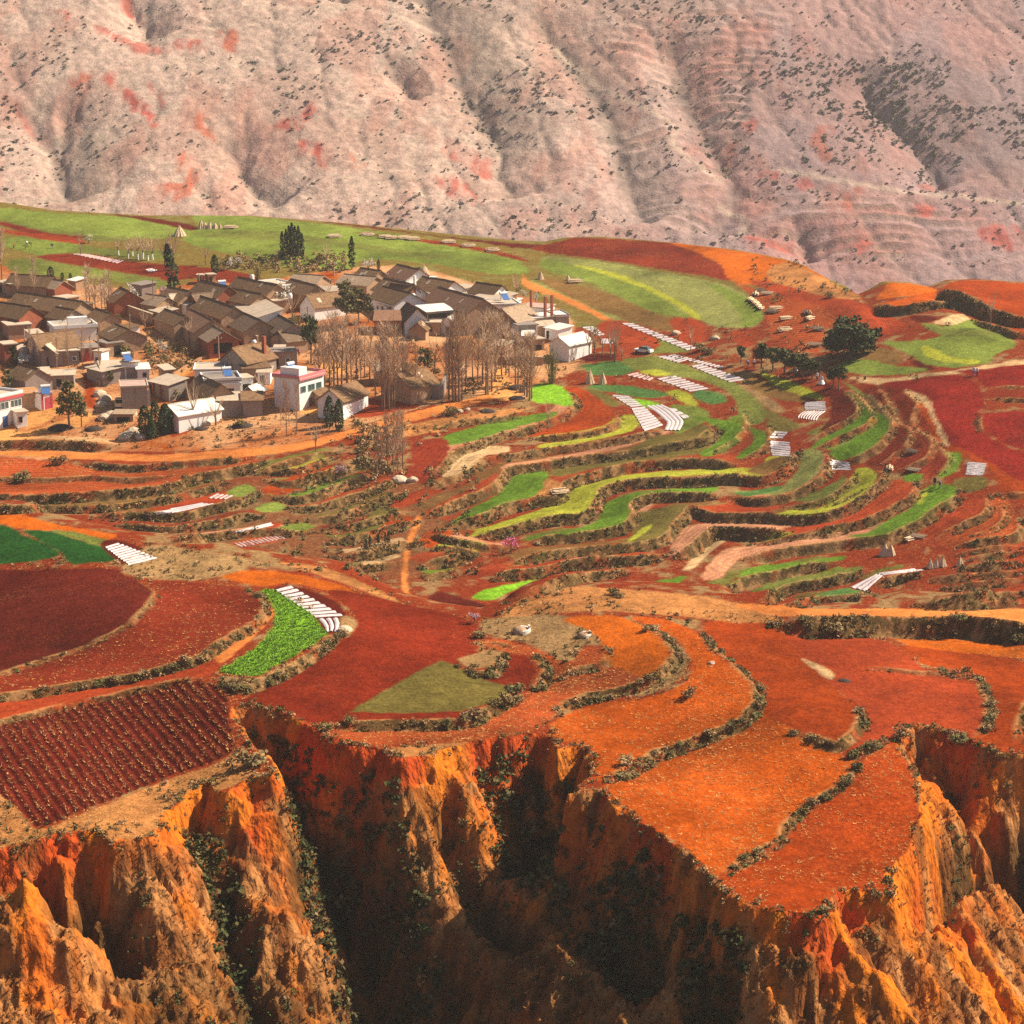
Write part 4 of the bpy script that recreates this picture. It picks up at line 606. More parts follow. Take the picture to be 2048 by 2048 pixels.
fld(1, 'r', [(270, 1032), (300, 1018), (350, 1003), (430, 985), (470, 985), (440, 1005), (362, 1024)]); fld(1, 'g', [(453, 985), (480, 970), (500, 970), (510, 980), (490, 992), (462, 992)], 0, .5); fld(1, 'gy', [(535, 985), (570, 972), (615, 958), (620, 962), (580, 980), (545, 990)])
fld(1, 'ro', [(520, 980), (580, 955), (640, 935), (670, 940), (620, 968), (560, 990)], .2); fld(1, 'go', [(610, 975), (640, 958), (665, 950), (660, 960), (630, 975)]); fld(1, 'r', [(640, 990), (690, 970), (730, 955), (700, 980), (660, 1000)], .3)
fld(1, 'g', [(510, 1015), (550, 1004), (572, 1014), (560, 1022), (525, 1025)], 0, .5); fld(1, 'g', [(558, 1055), (600, 1045), (630, 1052), (610, 1062), (570, 1062)], 0, .5); fld(1, 'olive', [(735, 1035), (760, 1012), (792, 1020), (775, 1040)]); fld(1, 'ro', [(762, 1050), (800, 1030), (828, 1040), (800, 1060), (765, 1062)])
fld(1, 'r', [(455, 1070), (500, 1058), (550, 1044), (560, 1052), (500, 1068), (460, 1076)]); fld(1, 'st', [(460, 1088), (520, 1072), (580, 1064), (576, 1078), (482, 1094)], .3)
fld(1, 'gy', [(225, 1030), (283, 1026), (320, 1020), (260, 1030)]); fld(1, 'tan', [(715, 1122), (760, 1112), (800, 1110), (790, 1118), (735, 1128)], .4)
fld(1, 'r', [(300, 1010), (330, 1006), (350, 1000), (300, 1016)])
fld(1, 'sand', [(700, 850), (800, 850), (930, 828), (1020, 818), (1060, 815), (1030, 826), (930, 850), (850, 868), (760, 875)], .7)
# in and about the village
VILL = [(-80, 545), (100, 560), (300, 580), (420, 555), (520, 560), (700, 535), (830, 535), (960, 570), (1040, 590), (1130, 625), (1150, 660), (1160, 700), (1150, 740), (1090, 765), (1050, 800), (980, 790), (900, 800), (800, 828), (660, 868), (560, 892), (430, 900), (250, 902), (-80, 895)]
fld(1, 'yard', [(340, 755), (375, 732), (404, 715), (444, 706), (450, 716), (410, 728), (380, 745), (352, 768), (335, 765)], .1, None, 'lane', 'orange lane rising past the big dark gabled house')
fld(1, 'yard', [(55, 812), (110, 808), (125, 822), (100, 840), (55, 860), (50, 845)], .1, None, 'yard', 'orange swept yard beside the white two storey house'); fld(1, 'yard', [(-60, 858), (0, 856), (55, 862), (120, 842), (160, 830), (190, 828), (170, 850), (120, 865), (40, 880), (-60, 890)], .2)
fld(1, 'ro', [(165, 752), (185, 752), (192, 800), (190, 815), (172, 812), (168, 780)], .1); fld(1, 'yard', [(600, 800), (640, 795), (655, 805), (645, 820), (610, 828), (595, 815)], .1); fld(1, 'cem', [(438, 668), (460, 664), (502, 684), (470, 690), (450, 682)], 0, 0, 'yard', 'pale cemented yard beside the tan roofed barn')
fld(1, 'ro', [(362, 815), (382, 812), (380, 860), (362, 868), (340, 872)], .1); fld(1, 'r', [(255, 672), (280, 668), (300, 690), (290, 700), (262, 695)], .1); fld(1, 'dr', [(1150, 712), (1180, 705), (1230, 708), (1225, 722), (1170, 722)])
fld(1, 'yard', [(985, 760), (995, 735), (1010, 738), (1020, 760), (1040, 790), (1010, 800), (980, 790)], .2); fld(1, 'yard', [(640, 715), (670, 710), (700, 730), (690, 745), (650, 745)], .2); fld(1, 'r', [(700, 800), (780, 800), (840, 810), (800, 822), (730, 835), (690, 830)], .2)
fld(1, 'r', [(1240, 640), (1290, 662), (1320, 690), (1260, 712), (1215, 690), (1195, 650)], .2)
fld(1, 'sand', [(900, 655), (960, 645), (1000, 660), (1040, 720), (1000, 730), (930, 690)], .3)

PXg, PYg = proj(Xg, Yg, B)
n1 = fbm(Xg*.09, Yg*.09, 4, 51); n2 = fbm(Xg*.5, Yg*.5, 4, 61)
C = np.zeros(B.shape+(3,)); PRM = np.zeros(B.shape+(3,)); FID = np.full(B.shape, -1, np.int32)
def P_(k): return np.array(PAL[k])
def blend(A, w, col): return A*(1-w[..., None])+np.asarray(col)*w[..., None]
# bare default: red earth with dry grass
g0 = blend(np.broadcast_to(P_('r')*.68, C.shape), sstep(.50, .66, n1*.4+n2*.6), P_('dg')); C[:] = g0; PRM[..., 0] = .5; PRM[..., 1] = .25
up_ = (ZONE == 1) & (Yg > 455); C[up_] = (g0*.35+P_('go')*.65)[up_]
mid = sstep(300, 420, PXg)*sstep(960, 880, PXg)*sstep(930, 990, PYg)*sstep(1190, 1130, PYg)*(ZONE == 1); C = blend(C, mid*.55, P_('dg')*.55)
def paint(z, pts, sm):
    p = crom(pts, True, 4) if sm else crom(pts, True, 1)
    x0, y0 = p.min(0)-6; x1, y1 = p.max(0)+6
    m = (PXg > x0) & (PXg < x1) & (PYg > y0) & (PYg < y1) & ((ZONE == 0) & (CLIFF == 0) if z == 0 else ZONE == 1)
    if not m.any(): return m, None
    qx = PXg[m]; qy = PYg[m]; jx = (vnoise(Xg[m]*.7, Yg[m]*.7, 71)-.5)*5; jy = (vnoise(Xg[m]*.7, Yg[m]*.7, 72)-.5)*3
    q = np.stack([qx+jx, (qy+jy)*2.2], 1); ps = p*[1, 2.2]
    i = inside(q[:, 0], q[:, 1], ps); d, _, _, _ = seg_dist(q[:, 0], q[:, 1], ps, True)
    return m, np.clip(.5+np.where(i, d, -d)/5., 0, 1)
m, w = paint(1, VILL, True)
C[m] = blend(C[m], w, 1.) if False else (C[m]*(1-w[:, None])+w[:, None]*(np.array((.40, .17, .07))+(n1[m]-.5)[:, None]*np.array((.45, .42, .24))+(n2[m]-.5)[:, None]*np.array((.16, .10, .05)))); PRM[m, 0] = PRM[m, 0]*(1-w)+.6*w
for k, cn in [(k, ('go', 'r', 'olive', 'r2', 'tan', 'gy', 'r', 'g3', 'ob', 'go', 'stp', 'r')[k*7 % 12]) for k in np.unique(TREAD[TREAD >= 0])]:   # a crop on each terrace tread
    t_ = (TREAD == k) & (ZONE == 1) & (Yg < 400); tn = (1+(n1[t_]-.5)*.8+(n2[t_]-.5)*.5)[:, None]; C[t_] = C[t_]*.2+.8*P_(cn)*tn; PRM[t_, 0] = .4*(cn in ('r', 'r2', 'stp', 'tan')); PRM[t_, 1] = .8*(cn in ('go', 'olive', 'gy', 'g3', 'ob'))
for i, (z, c, pts, straw, gr, name, label, sm) in enumerate(F):
    m, w = paint(z, pts, sm)
    if w is None or w.max() < .3: print('field not seen', i, label); continue
    tone = 1+(n1[m]-.5)*1.1+(n2[m]-.5)*(.9 if c in ('sand', 'dg', 'tan') else .5)
    C[m] = C[m]*(1-w[:, None])+(P_(c)*tone[:, None])*w[:, None]
    PRM[m, 0] = PRM[m, 0]*(1-w)+straw*(.55 if z == 0 else 1)*w; PRM[m, 1] = PRM[m, 1]*(1-w)+gr*w
    k = FID[m]; k[w > .5] = i; FID[m] = k
# thin straw-coloured lips along the banks, scrub on their faces
C = blend(C, LIP*.85*sstep(.25, .5, n2), np.array((.44, .235, .085)))
scol = blend(np.broadcast_to(np.array((.070, .050, .018)), C.shape), sstep(.5, .66, fbm(Xg*1.1, Yg*1.1, 3, 91)), P_('dg')*.95)
scol = blend(scol, sstep(.62, .70, fbm(Xg*.35, Yg*.35, 3, 95)), np.array((.22, .055, .018)))
C = blend(C, SCRUB*.9, 1.0*scol) if False else C*(1-SCRUB[..., None]*.9)+scol*SCRUB[..., None]*.9
PRM[..., 1] = np.maximum(PRM[..., 1]*(1-SCRUB), SCRUB*.8)
# maize rows of the lower left field stand up as ridges
mz = [i for i, f in enumerate(F) if f[5] == 'maize_field'][0]; mk = FID == mz
ROWD = np.array((.5, -1.)); ROWD /= np.linalg.norm(ROWD); ROWN = np.array((-ROWD[1], ROWD[0]))
rowc = Xg*ROWN[0]+Yg*ROWN[1]; B[mk] += (.12*np.cos(rowc*2*np.pi/1.02))[mk]; C[mk] *= (1-.30*np.cos(rowc*2*np.pi/1.02))[mk][:, None]
# the eroded front: bare orange ribs, brown scrubby flanks, dark gully floors
cm = CLIFF > 0; cx, cy = Xg[cm], Yg[cm]; sp = SPD[cm]; o_ = CLIFF[cm]
bare = np.clip(sstep(2.8, .3, sp)*1.1+sstep(3.0, .5, o_)*.45+(fbm(cx*.5, cy*.5, 4, 101)-.50)*2.8, 0, 1)
red = sstep(.48, .62, fbm(cx*.16+3, cy*.16, 3, 111))*sstep(6, 0, o_)+.4*sstep(.55, .66, fbm(cx*.2, cy*.2, 3, 112))
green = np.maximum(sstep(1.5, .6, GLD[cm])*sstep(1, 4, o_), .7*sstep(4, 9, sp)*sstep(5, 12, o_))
oc = blend(np.broadcast_to(np.array((.52, .145, .014)), (cm.sum(), 3)), np.clip(red, 0, 1), np.array((.42, .060, .012)))
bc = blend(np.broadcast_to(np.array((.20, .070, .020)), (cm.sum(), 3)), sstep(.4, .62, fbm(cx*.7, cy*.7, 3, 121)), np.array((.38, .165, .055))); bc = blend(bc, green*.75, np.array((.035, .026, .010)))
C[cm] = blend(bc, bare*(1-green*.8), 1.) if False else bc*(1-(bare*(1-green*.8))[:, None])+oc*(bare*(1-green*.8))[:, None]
C = np.clip(C, 0, .9); PRM[cm] = 0

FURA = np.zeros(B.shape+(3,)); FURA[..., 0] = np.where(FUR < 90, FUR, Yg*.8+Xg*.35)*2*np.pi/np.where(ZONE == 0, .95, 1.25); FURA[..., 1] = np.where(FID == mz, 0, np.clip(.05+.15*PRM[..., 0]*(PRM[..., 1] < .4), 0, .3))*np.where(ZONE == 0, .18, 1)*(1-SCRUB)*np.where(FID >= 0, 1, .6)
def ground_part(name, faces, m, **k):
    idx, inv = np.unique(faces.ravel(), return_inverse=True); f = inv.reshape(-1, 4)
    V = np.stack([Xg.ravel()[idx], Yg.ravel()[idx], B.ravel()[idx]], 1)
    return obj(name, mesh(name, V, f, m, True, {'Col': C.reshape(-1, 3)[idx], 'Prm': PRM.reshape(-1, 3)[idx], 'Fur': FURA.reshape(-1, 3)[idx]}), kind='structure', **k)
jj, ii = np.meshgrid(np.arange(NY-1), np.arange(NU-1), indexing='ij'); a_ = (jj*NU+ii)
QF = np.stack([a_, a_+1, a_+NU+1, a_+NU], -1).reshape(-1, 4)
fcl = CLIFF[:-1, :-1].ravel() > 0; fid = FID[:-1, :-1].ravel(); fid[fcl] = -2
_hidden = (C.reshape(-1, 3)[QF[:, 0]]).copy()
ground_part('eroded_cliffs', QF[fcl], 'cliff', label='eroded orange cliffs and gullies cut into the front of the near spur', cat='cliffs')
used = [i for i, f in enumerate(F) if f[5]]
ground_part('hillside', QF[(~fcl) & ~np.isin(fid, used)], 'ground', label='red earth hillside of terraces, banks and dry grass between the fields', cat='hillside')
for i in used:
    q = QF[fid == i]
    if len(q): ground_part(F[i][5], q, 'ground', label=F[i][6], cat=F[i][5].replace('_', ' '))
# the wider ground: one sheet below everything, out to the far valley
gx, gy = np.meshgrid(np.linspace(-900, 900, 60), np.linspace(-60, 1700, 60)); gz = np.full(gx.shape, -45.0)+6*(fbm(gx*.01, gy*.01, 3, 5)-.5)
k_ = np.arange(59)[:, None]*60+np.arange(59)[None]; q_ = np.stack([k_, k_+1, k_+61, k_+60], -1).reshape(-1, 4)
nv = gx.size; obj('valley_floor', mesh('valley_floor', np.stack([gx.ravel(), gy.ravel(), gz.ravel()], 1), q_, 'ground', True, {'Col': np.tile(np.array((.30, .12, .06)), (nv, 1)), 'Prm': np.tile(np.array((.4, .3, 0)), (nv, 1))}), kind='structure', label='red earth valley floor between the spurs and the mountain', cat='valley floor')

# ------------------------------------------------------------------ the mountain across the valley
MY0, MSL = 905., .60
def mt_at(px, py):
    """point of the mountain's mean slope seen at a point of the photograph"""
    a, b, c = ray(px, py); z0 = -18.
    # z = z0 + MSL*(y-MY0)
    T = (z0-MSL*MY0-CZ)/(c-MSL*b); return a*T, b*T
NXm, NYm = 600, 330
mx_, my_ = np.meshgrid(np.linspace(-330, 330, NXm), np.linspace(MY0-40, MY0+285, NYm))
base = -18.+MSL*(my_-MY0); mn = fbm(mx_*.012, my_*.012, 4, 201); md = fbm(mx_*.05, my_*.05, 5, 211); mf = fbm(mx_*.16, my_*.16, 4, 221)
mh = base+3.5*(mn-.5)+1.6*(md-.5)+1.3*(mf-.5)+.9*(fbm(mx_*.4, my_*.33, 2, 223)-.5)
GUL = [([(843, -40), (858, 42), (901, 106), (922, 170), (970, 238), (990, 300), (1010, 360), (1040, 430)], 9, 16, .9), ([(1060, 20), (1103, 90), (1151, 143), (1199, 228), (1225, 276), (1236, 329), (1262, 397), (1300, 480)], 9, 13, 1.), ([(1330, 60), (1352, 132), (1395, 254), (1443, 334), (1474, 382), (1448, 450), (1437, 510)], 8, 11, .9),
       ([(0, 207), (53, 249), (95, 286), (122, 329), (130, 440)], 7, 8, .9), ([(160, 180), (148, 212), (127, 300), (130, 350)], 6, 9, .7), ([(742, 106), (784, 154), (827, 201), (845, 225)], 6, 7, 1.), ([(430, 250), (472, 297), (482, 344), (509, 382), (572, 440)], 6, 9, .8),
       ([(230, -20), (280, 60), (315, 110)], 4, 6, .5), ([(660, -20), (680, 40)], 4, 7, .5), ([(1700, 130), (1760, 230), (1840, 330), (1900, 420)], 5, 11, .5), ([(560, 410), (600, 450)], 5, 7, .8), ([(1560, 420), (1600, 500), (1640, 560)], 4, 8, .4)]
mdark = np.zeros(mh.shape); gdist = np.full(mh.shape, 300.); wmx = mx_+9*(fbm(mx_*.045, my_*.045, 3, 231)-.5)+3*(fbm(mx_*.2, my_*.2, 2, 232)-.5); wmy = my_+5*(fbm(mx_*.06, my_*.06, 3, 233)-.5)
for line, dep_, wid, dk in GUL:                                     # main ravines with broad ridges between
    p = crom(line, False, 5); gx_, gy_ = mt_at(p[:, 0], p[:, 1]); dd, sd, rn, tot = seg_dist(wmx, wmy, np.stack([gx_, gy_], 1)); tp = sstep(0, 26, rn)*sstep(-4, 8, tot-rn)
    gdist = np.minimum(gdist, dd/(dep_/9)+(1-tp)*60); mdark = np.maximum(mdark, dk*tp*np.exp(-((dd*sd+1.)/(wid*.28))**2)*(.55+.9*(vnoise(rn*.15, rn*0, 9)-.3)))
mh += 9.0*(1-np.exp(-gdist/22))
rm_ = random.Random(4); fine = np.full(mh.shape, 90.)
for k in range(95):                                                 # small rills running down the slope
    x0 = rm_.uniform(-330, 330); y0 = rm_.uniform(MY0+10, MY0+260); n = rm_.randint(4, 9); lx = [(x0, y0)]; dx = rm_.uniform(-.1, .55)
    for j in range(n): x0 += 11*(dx+rm_.uniform(-.4, .4)); y0 -= 11; lx.append((x0, y0))
    lx = np.array(lx); m = (mx_ > lx[:, 0].min()-22) & (mx_ < lx[:, 0].max()+22) & (my_ > lx[:, 1].min()-22) & (my_ < lx[:, 1].max()+22)
    if m.any(): dd, sd, rn, tot = seg_dist(wmx[m], wmy[m], lx); fine[m] = np.minimum(fine[m], dd+(1-sstep(0, 20, rn))*14+(1-sstep(0, 6, tot-rn))*14)
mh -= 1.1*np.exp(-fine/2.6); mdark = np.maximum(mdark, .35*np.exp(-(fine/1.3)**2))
def mmask(pts, soft=10.):
    p = crom(pts, True, 4); gx_, gy_ = mt_at(p[:, 0], p[:, 1]); P = np.stack([gx_, gy_], 1); jx = mx_+10*(fbm(mx_*.12, my_*.12, 3, 241)-.5); jy = my_+10*(fbm(mx_*.12, my_*.12, 3, 242)-.5)
    r = np.zeros(mx_.shape); m = (mx_ > P[:, 0].min()-soft) & (mx_ < P[:, 0].max()+soft) & (my_ > P[:, 1].min()-soft) & (my_ < P[:, 1].max()+soft)
    if m.any():
        i = inside(jx[m], jy[m], P); d_, _, _, _ = seg_dist(jx[m], jy[m], P, True); r[m] = np.clip(.5+np.where(i, d_, -d_)/soft, 0, 1)
    return r
terr = np.maximum(mmask([(1140, 80), (1250, 60), (1450, 50), (1560, 60), (1530, 130), (1500, 200), (1490, 280), (1480, 350), (1440, 330), (1380, 250), (1300, 180), (1200, 120)], 14), mmask([(1270, 260), (1370, 270), (1440, 350), (1450, 480), (1310, 470), (1280, 400), (1250, 330)], 14))
terr = np.maximum(terr, .9*mmask([(1480, 400), (1600, 420), (1800, 440), (2048, 480), (2120, 560), (1900, 570), (1700, 560), (1560, 520), (1480, 500)], 14))
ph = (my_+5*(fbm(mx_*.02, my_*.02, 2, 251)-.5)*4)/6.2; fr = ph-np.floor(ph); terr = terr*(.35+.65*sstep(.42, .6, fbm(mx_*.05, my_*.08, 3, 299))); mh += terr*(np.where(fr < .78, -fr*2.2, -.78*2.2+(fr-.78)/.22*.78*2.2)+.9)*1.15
mc = np.array((.50, .345, .275))*(1+.4*(md-.5))[..., None]*np.ones(mh.shape+(1,)); mc = blend(mc, sstep(.5, .64, fbm(mx_*.33, my_*.5, 3, 301))*.5, np.array((.25, .195, .15))); mc = blend(mc, sstep(.52, .64, fbm(mx_*.2, my_*.4, 3, 302))*.4, np.array((.56, .42, .32)))
rightw = sstep(-20, 160, mx_-(my_-1000)*.35); mc = mc*(1+.5*(fbm(mx_*.7, my_*.9, 2, 307)-.5))[..., None]; mc = blend(mc, rightw*.65, np.array((.28, .175, .20)))
mc = blend(mc, sstep(.50, .62, fbm(mx_*.03+5, my_*.03, 4, 261))*.25, np.array((.42, .20, .145)))
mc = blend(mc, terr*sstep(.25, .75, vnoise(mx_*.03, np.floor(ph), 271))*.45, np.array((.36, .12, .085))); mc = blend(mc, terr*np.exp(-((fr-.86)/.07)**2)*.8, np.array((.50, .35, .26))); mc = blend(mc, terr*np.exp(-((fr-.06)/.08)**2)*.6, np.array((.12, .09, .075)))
REDS = [[(150, 185), (175, 182), (195, 200), (165, 250), (155, 282), (150, 250)], [(215, 185), (250, 210), (290, 250), (330, 285), (300, 280), (250, 240)], [(545, 285), (590, 255), (615, 235), (622, 258), (590, 285), (560, 290)], [(440, 90), (475, 95), (475, 140), (440, 125)], [(350, 120), (400, 115), (400, 140), (360, 135)], [(235, 5), (265, 10), (280, 45), (255, 40)], [(355, 345), (400, 360), (405, 410), (385, 430), (325, 430), (330, 400), (365, 395)], [(590, 320), (640, 325), (665, 345), (660, 375), (620, 350)],
        [(310, 200), (325, 250), (315, 252)], [(385, 255), (430, 300), (400, 295)], [(880, 285), (960, 320), (990, 360), (960, 370), (900, 330)], [(1520, 365), (1558, 362), (1558, 388), (1530, 388)], [(1655, 398), (1680, 410), (1700, 412), (1722, 410), (1722, 432), (1700, 450), (1680, 440)], [(1580, 385), (1620, 385), (1620, 402), (1585, 402)], [(1700, 515), (1735, 508), (1735, 535), (1705, 540)], [(1850, 385), (1890, 380), (1880, 400), (1855, 402)], [(1820, 445), (1870, 450), (1850, 465), (1820, 460)],
        [(1500, 500), (1580, 505), (1570, 520), (1500, 515)], [(1430, 295), (1475, 300), (1470, 340), (1450, 340)], [(1480, 270), (1515, 268), (1510, 290), (1490, 290)], [(0, 210), (40, 235), (90, 285), (118, 325), (80, 285), (30, 245)], [(690, 330), (720, 380), (700, 380)], [(880, 380), (940, 400), (960, 440), (900, 430)], [(1960, 490), (2048, 500), (2048, 540), (1980, 530)], [(1630, 290), (1665, 300), (1660, 350), (1630, 350)], [(100, 55), (130, 60), (125, 75)], [(190, 95), (230, 92), (330, 130), (300, 140)]]
for k, P in enumerate(REDS): mc = blend(mc, mmask(P, 3)*(.85 if k < 10 else .65)*(.25+.75*sstep(.38, .56, fbm(mx_*.30, my_*.07, 3, 305))), np.array((.44, .060, .038)) if k % 3 else np.array((.46, .11, .055)))
mc = blend(mc, sstep(.56, .66, fbm(mx_*.055, my_*.025, 4, 281))*sstep(-330, -100, -mx_)*.22, np.array((.42, .10, .06)))
for P in ([(843, -30), (905, 90), (975, 230), (1010, 300), (1060, 300), (1020, 150), (950, 20), (900, -30)], [(1103, 90), (1151, 143), (1230, 300), (1275, 400), (1310, 440), (1290, 330), (1240, 220), (1180, 120)], [(125, 310), (135, 420), (210, 420), (230, 330), (180, 250)]): mc = blend(mc, mmask(P, 20)*.45, np.array((.20, .17, .125)))  # right-hand flanks beside the ravines painted darker, as shaded slopes
SHR = np.clip(.35*sstep(.5, .62, fbm(mx_*.02, my_*.02, 4, 291))+.9*mmask([(1560, 150), (1700, 140), (2048, 220), (2140, 300), (2140, 470), (1960, 440), (1850, 380), (1780, 300), (1650, 230)], 40)+.8*mmask([(1150, -20), (1400, -20), (1420, 70), (1300, 75), (1180, 40)], 30)+mdark*.6, 0, 1)
mc = blend(mc, np.clip(mdark, 0, 1)*.7, np.array((.12, .105, .08))); mc = blend(mc, SHR*.42, np.array((.15, .125, .12)))  # ravine and rill shade darkened into the colour, then a grey scrub tint
pathd = np.zeros(mh.shape)
for L_ in ([(1110, 100), (1200, 180), (1290, 235), (1350, 275), (1345, 305), (1390, 345), (1440, 370)], [(1440, 420), (1480, 440), (1490, 470), (1460, 500)], [(560, 45), (640, 50), (720, 45), (820, 60), (900, 75)], [(1560, 360), (1700, 400), (1900, 430), (2048, 450)]):
    p = crom(L_, False, 4); gx_, gy_ = mt_at(p[:, 0], p[:, 1]); dd, _, _, _ = seg_dist(mx_, my_, np.stack([gx_, gy_], 1)); pathd = np.maximum(pathd, np.exp(-(dd/1.6)**2))
mc = np.clip(blend(mc, pathd*.7, np.array((.55, .41, .31))), 0, .9)
k_ = np.arange(NYm-1)[:, None]*NXm+np.arange(NXm-1)[None]; q_ = np.stack([k_, k_+1, k_+NXm+1, k_+NXm], -1).reshape(-1, 4)
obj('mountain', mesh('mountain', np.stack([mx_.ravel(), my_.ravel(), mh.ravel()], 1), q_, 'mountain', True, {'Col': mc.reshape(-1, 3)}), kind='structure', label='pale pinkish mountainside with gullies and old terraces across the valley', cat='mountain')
pass
# ------------------------------------------------------------------ the village: every house a thing with walls, roof, doors and windows
def eaves(e0, e1, h):
    X, Y, Z = ground_at([e0[0], e1[0]], [e0[1], e1[1]], h); z = float(Z.mean())
    a = at_plane(*e0, z); b = at_plane(*e1, z); return np.array(a, float), np.array(b, float), z
FOOT = []
def house(kind, e0, e1, depth, wh, rise, rm, wm, label, ops=(), axis='w', par=0., name='house', cat='house', extra=None, flip=False):
    if rm == 'tile': rm = ('tile', 'tile_b', 'tile_c', 'tile_b')[int(e0[0]*3+e1[1]) % 4]
    A, Bp, z = eaves(e0, e1, wh); d = Bp-A; Le = float(np.hypot(*d)); d = d/Le; n = np.array((-d[1], d[0]))
    if axis == 'w': org, xd, L, Wd = A, d, Le, depth
    else: org, xd, L, Wd = Bp, n, depth, Le
    yd = np.array((-xd[1], xd[0])); rz = math.atan2(xd[1], xd[0]); z0 = z-wh
    cor = [org+xd*L*i+yd*Wd*j for i in (0, 1) for j in (0, 1)]; lo = min(Hz(*c) for c in cor); b = min(lo-z0, 0)-.5
    FOOT.append((org+xd*L/2+yd*Wd/2, max(L, Wd)/2))
    t = obj(name, None, None, (org[0], org[1], z0), rz, label, cat)
    w = MB(); hw = wh; mid = Wd/2
    if kind == 'G':
        w.box(0, L, 0, Wd, b, hw)
        w.add([(0, 0, hw), (0, Wd, hw), (0, mid, hw+rise), (L, 0, hw), (L, Wd, hw), (L, mid, hw+rise)], [(0, 3, 5, 2), (1, 2, 5, 4)], [(0, 2, 1), (3, 4, 5)])
    elif kind == 'S':
        w.hexa([(0, 0, b), (L, 0, b), (L, Wd, b), (0, Wd, b), (0, 0, hw), (L, 0, hw), (L, Wd, hw+rise), (0, Wd, hw+rise)])
    else: w.box(0, L, 0, Wd, b, hw)
    w.build('wall', wm, t)
    ov = .38; th = .14; r = MB(); ns = max(2, int(L/1.6)); rr = random.Random(int(e0[0]*7+e0[1]))
    if kind == 'G':
        sl = rise/mid; xs = [-ov+(L+2*ov)*k/ns for k in range(ns+1)]; jz = [rr.uniform(-.07, .07)*(0 < k < ns) for k in range(ns+1)]
        for k in range(ns):
            for sgn in (0, 1):
                y0, y1 = (-ov, mid) if sgn == 0 else (Wd+ov, mid); ze = hw-sl*ov+.04; zt = hw+rise+.04
                P = [(xs[k], y0, ze), (xs[k+1], y0, ze), (xs[k+1], y1, zt+jz[k+1]), (xs[k], y1, zt+jz[k])]
                if sgn: P = [P[1], P[0], P[3], P[2]]
                r.hexa(P+[(p[0], p[1], p[2]+th) for p in P])
        ro = r.build('roof', rm, t)
        rc = MB(); rc.tube([(x_, mid, hw+rise+th+.06+j) for x_, j in zip(xs, jz)], .13, 5); rc.build('ridge_cap', rm if rm != 'tin' else 'sheet', ro)
        if rm.startswith('tile'):
            for q in range(rr.randint(0, 2)):          # a few paler replacement sheets among the tiles
                u = rr.uniform(.15, .8)*L; p0 = rr.uniform(.15, .5); wq = rr.uniform(.5, .9); lq = rr.uniform(.25, .4)
                f = lambda s: (mid*s-0.0, hw+rise*s+.04+th+.025)
                (ya, za), (yb, zb) = f(p0), f(min(p0+lq, .95)); g = MB().hexa([(u, ya, za), (u+wq, ya, za), (u+wq, yb, zb), (u, yb, zb), (u, ya, za+.03), (u+wq, ya, za+.03), (u+wq, yb, zb+.03), (u, yb, zb+.03)])
                g.build('roof_sheet', 'sheet', ro)
    elif kind == 'S':
        sl = rise/Wd; a0 = hw-sl*ov+.03; a1 = hw+rise+sl*ov+.03
        for k in range(ns):
            x0 = -ov+(L+2*ov)*k/ns; x1 = -ov+(L+2*ov)*(k+1)/ns-.02; j = rr.uniform(-.03, .03)
            P = [(x0, -ov, a0+j), (x1, -ov, a0+j), (x1, Wd+ov, a1+j), (x0, Wd+ov, a1+j)]; r.hexa(P+[(p[0], p[1], p[2]+.08) for p in P])
        r.build('roof', rm, t)
    else:
        r.box(-.3, L+.3, -.3, Wd+.3, hw+.003, hw+.22); r.build('roof', rm, t)
        if par:
            p = MB(); zt = hw+.22+par; zb = hw+.222
            for x0, x1, y0, y1 in ((-.3, L+.3, -.3, -.1), (-.3, L+.3, Wd+.1, Wd+.3), (-.3, -.1, -.1, Wd+.1), (L+.1, L+.3, -.1, Wd+.1)): p.box(x0, x1, y0, y1, zb, zt)
            p.build('parapet', extra if isinstance(extra, str) else wm, t)
    for o in ops:
        typ, face, u, zz, ww, hh = o[:6]; m_ = o[6] if len(o) > 6 else None
        front = (face == 'f')
        def bx(mb, u0, u1, z_0, z_1, d0, d1):
            if axis == 'w': return mb.box(u0, u1, -d1, -d0, z_0, z_1) if front else mb.box(L+d0, L+d1, u0, u1, z_0, z_1)
            return mb.box(-d1, -d0, Wd-u1, Wd-u0, z_0, z_1) if front else mb.box(u0, u1, -d1, -d0, z_0, z_1)
        if typ == 'w':
            f = MB()
            for q in ((u, u+ww, zz, zz+.09), (u, u+ww, zz+hh-.09, zz+hh), (u, u+.09, zz+.09, zz+hh-.09), (u+ww-.09, u+ww, zz+.09, zz+hh-.09)): bx(f, *q, .003, .09)
            nm = max(1, int(ww/1.0))
            for k in range(1, nm): bx(f, u+ww*k/nm-.035, u+ww*k/nm+.035, zz+.09, zz+hh-.09, .003, .08)
            fo = f.build('window', m_ or 'white', t); bx(MB(), u+.05, u+ww-.05, zz+.05, zz+hh-.05, .002, .03).build('pane', 'glass' if m_ != 'wood' else 'dark', fo)
        elif typ == 'd':
            fo = bx(MB(), u, u+ww, zz, zz+hh, .003, .06).build('door', m_ or 'wood', t); bx(MB(), u+ww*.8, u+ww*.8+.08, zz+hh*.45, zz+hh*.45+.15, .062, .10).build('handle', 'dark', fo)
        elif typ == 'o':   # dark panel standing for the shade inside an open bay
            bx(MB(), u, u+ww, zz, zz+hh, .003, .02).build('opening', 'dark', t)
        elif typ == 'b':   # applied band (fascia, dado, column)
            bx(MB(), u, u+ww, zz, zz+hh, .003, o[7] if len(o) > 7 else .08).build(o[8] if len(o) > 8 else 'fascia', m_, t)
        elif typ == 'c':   # chimney on the roof
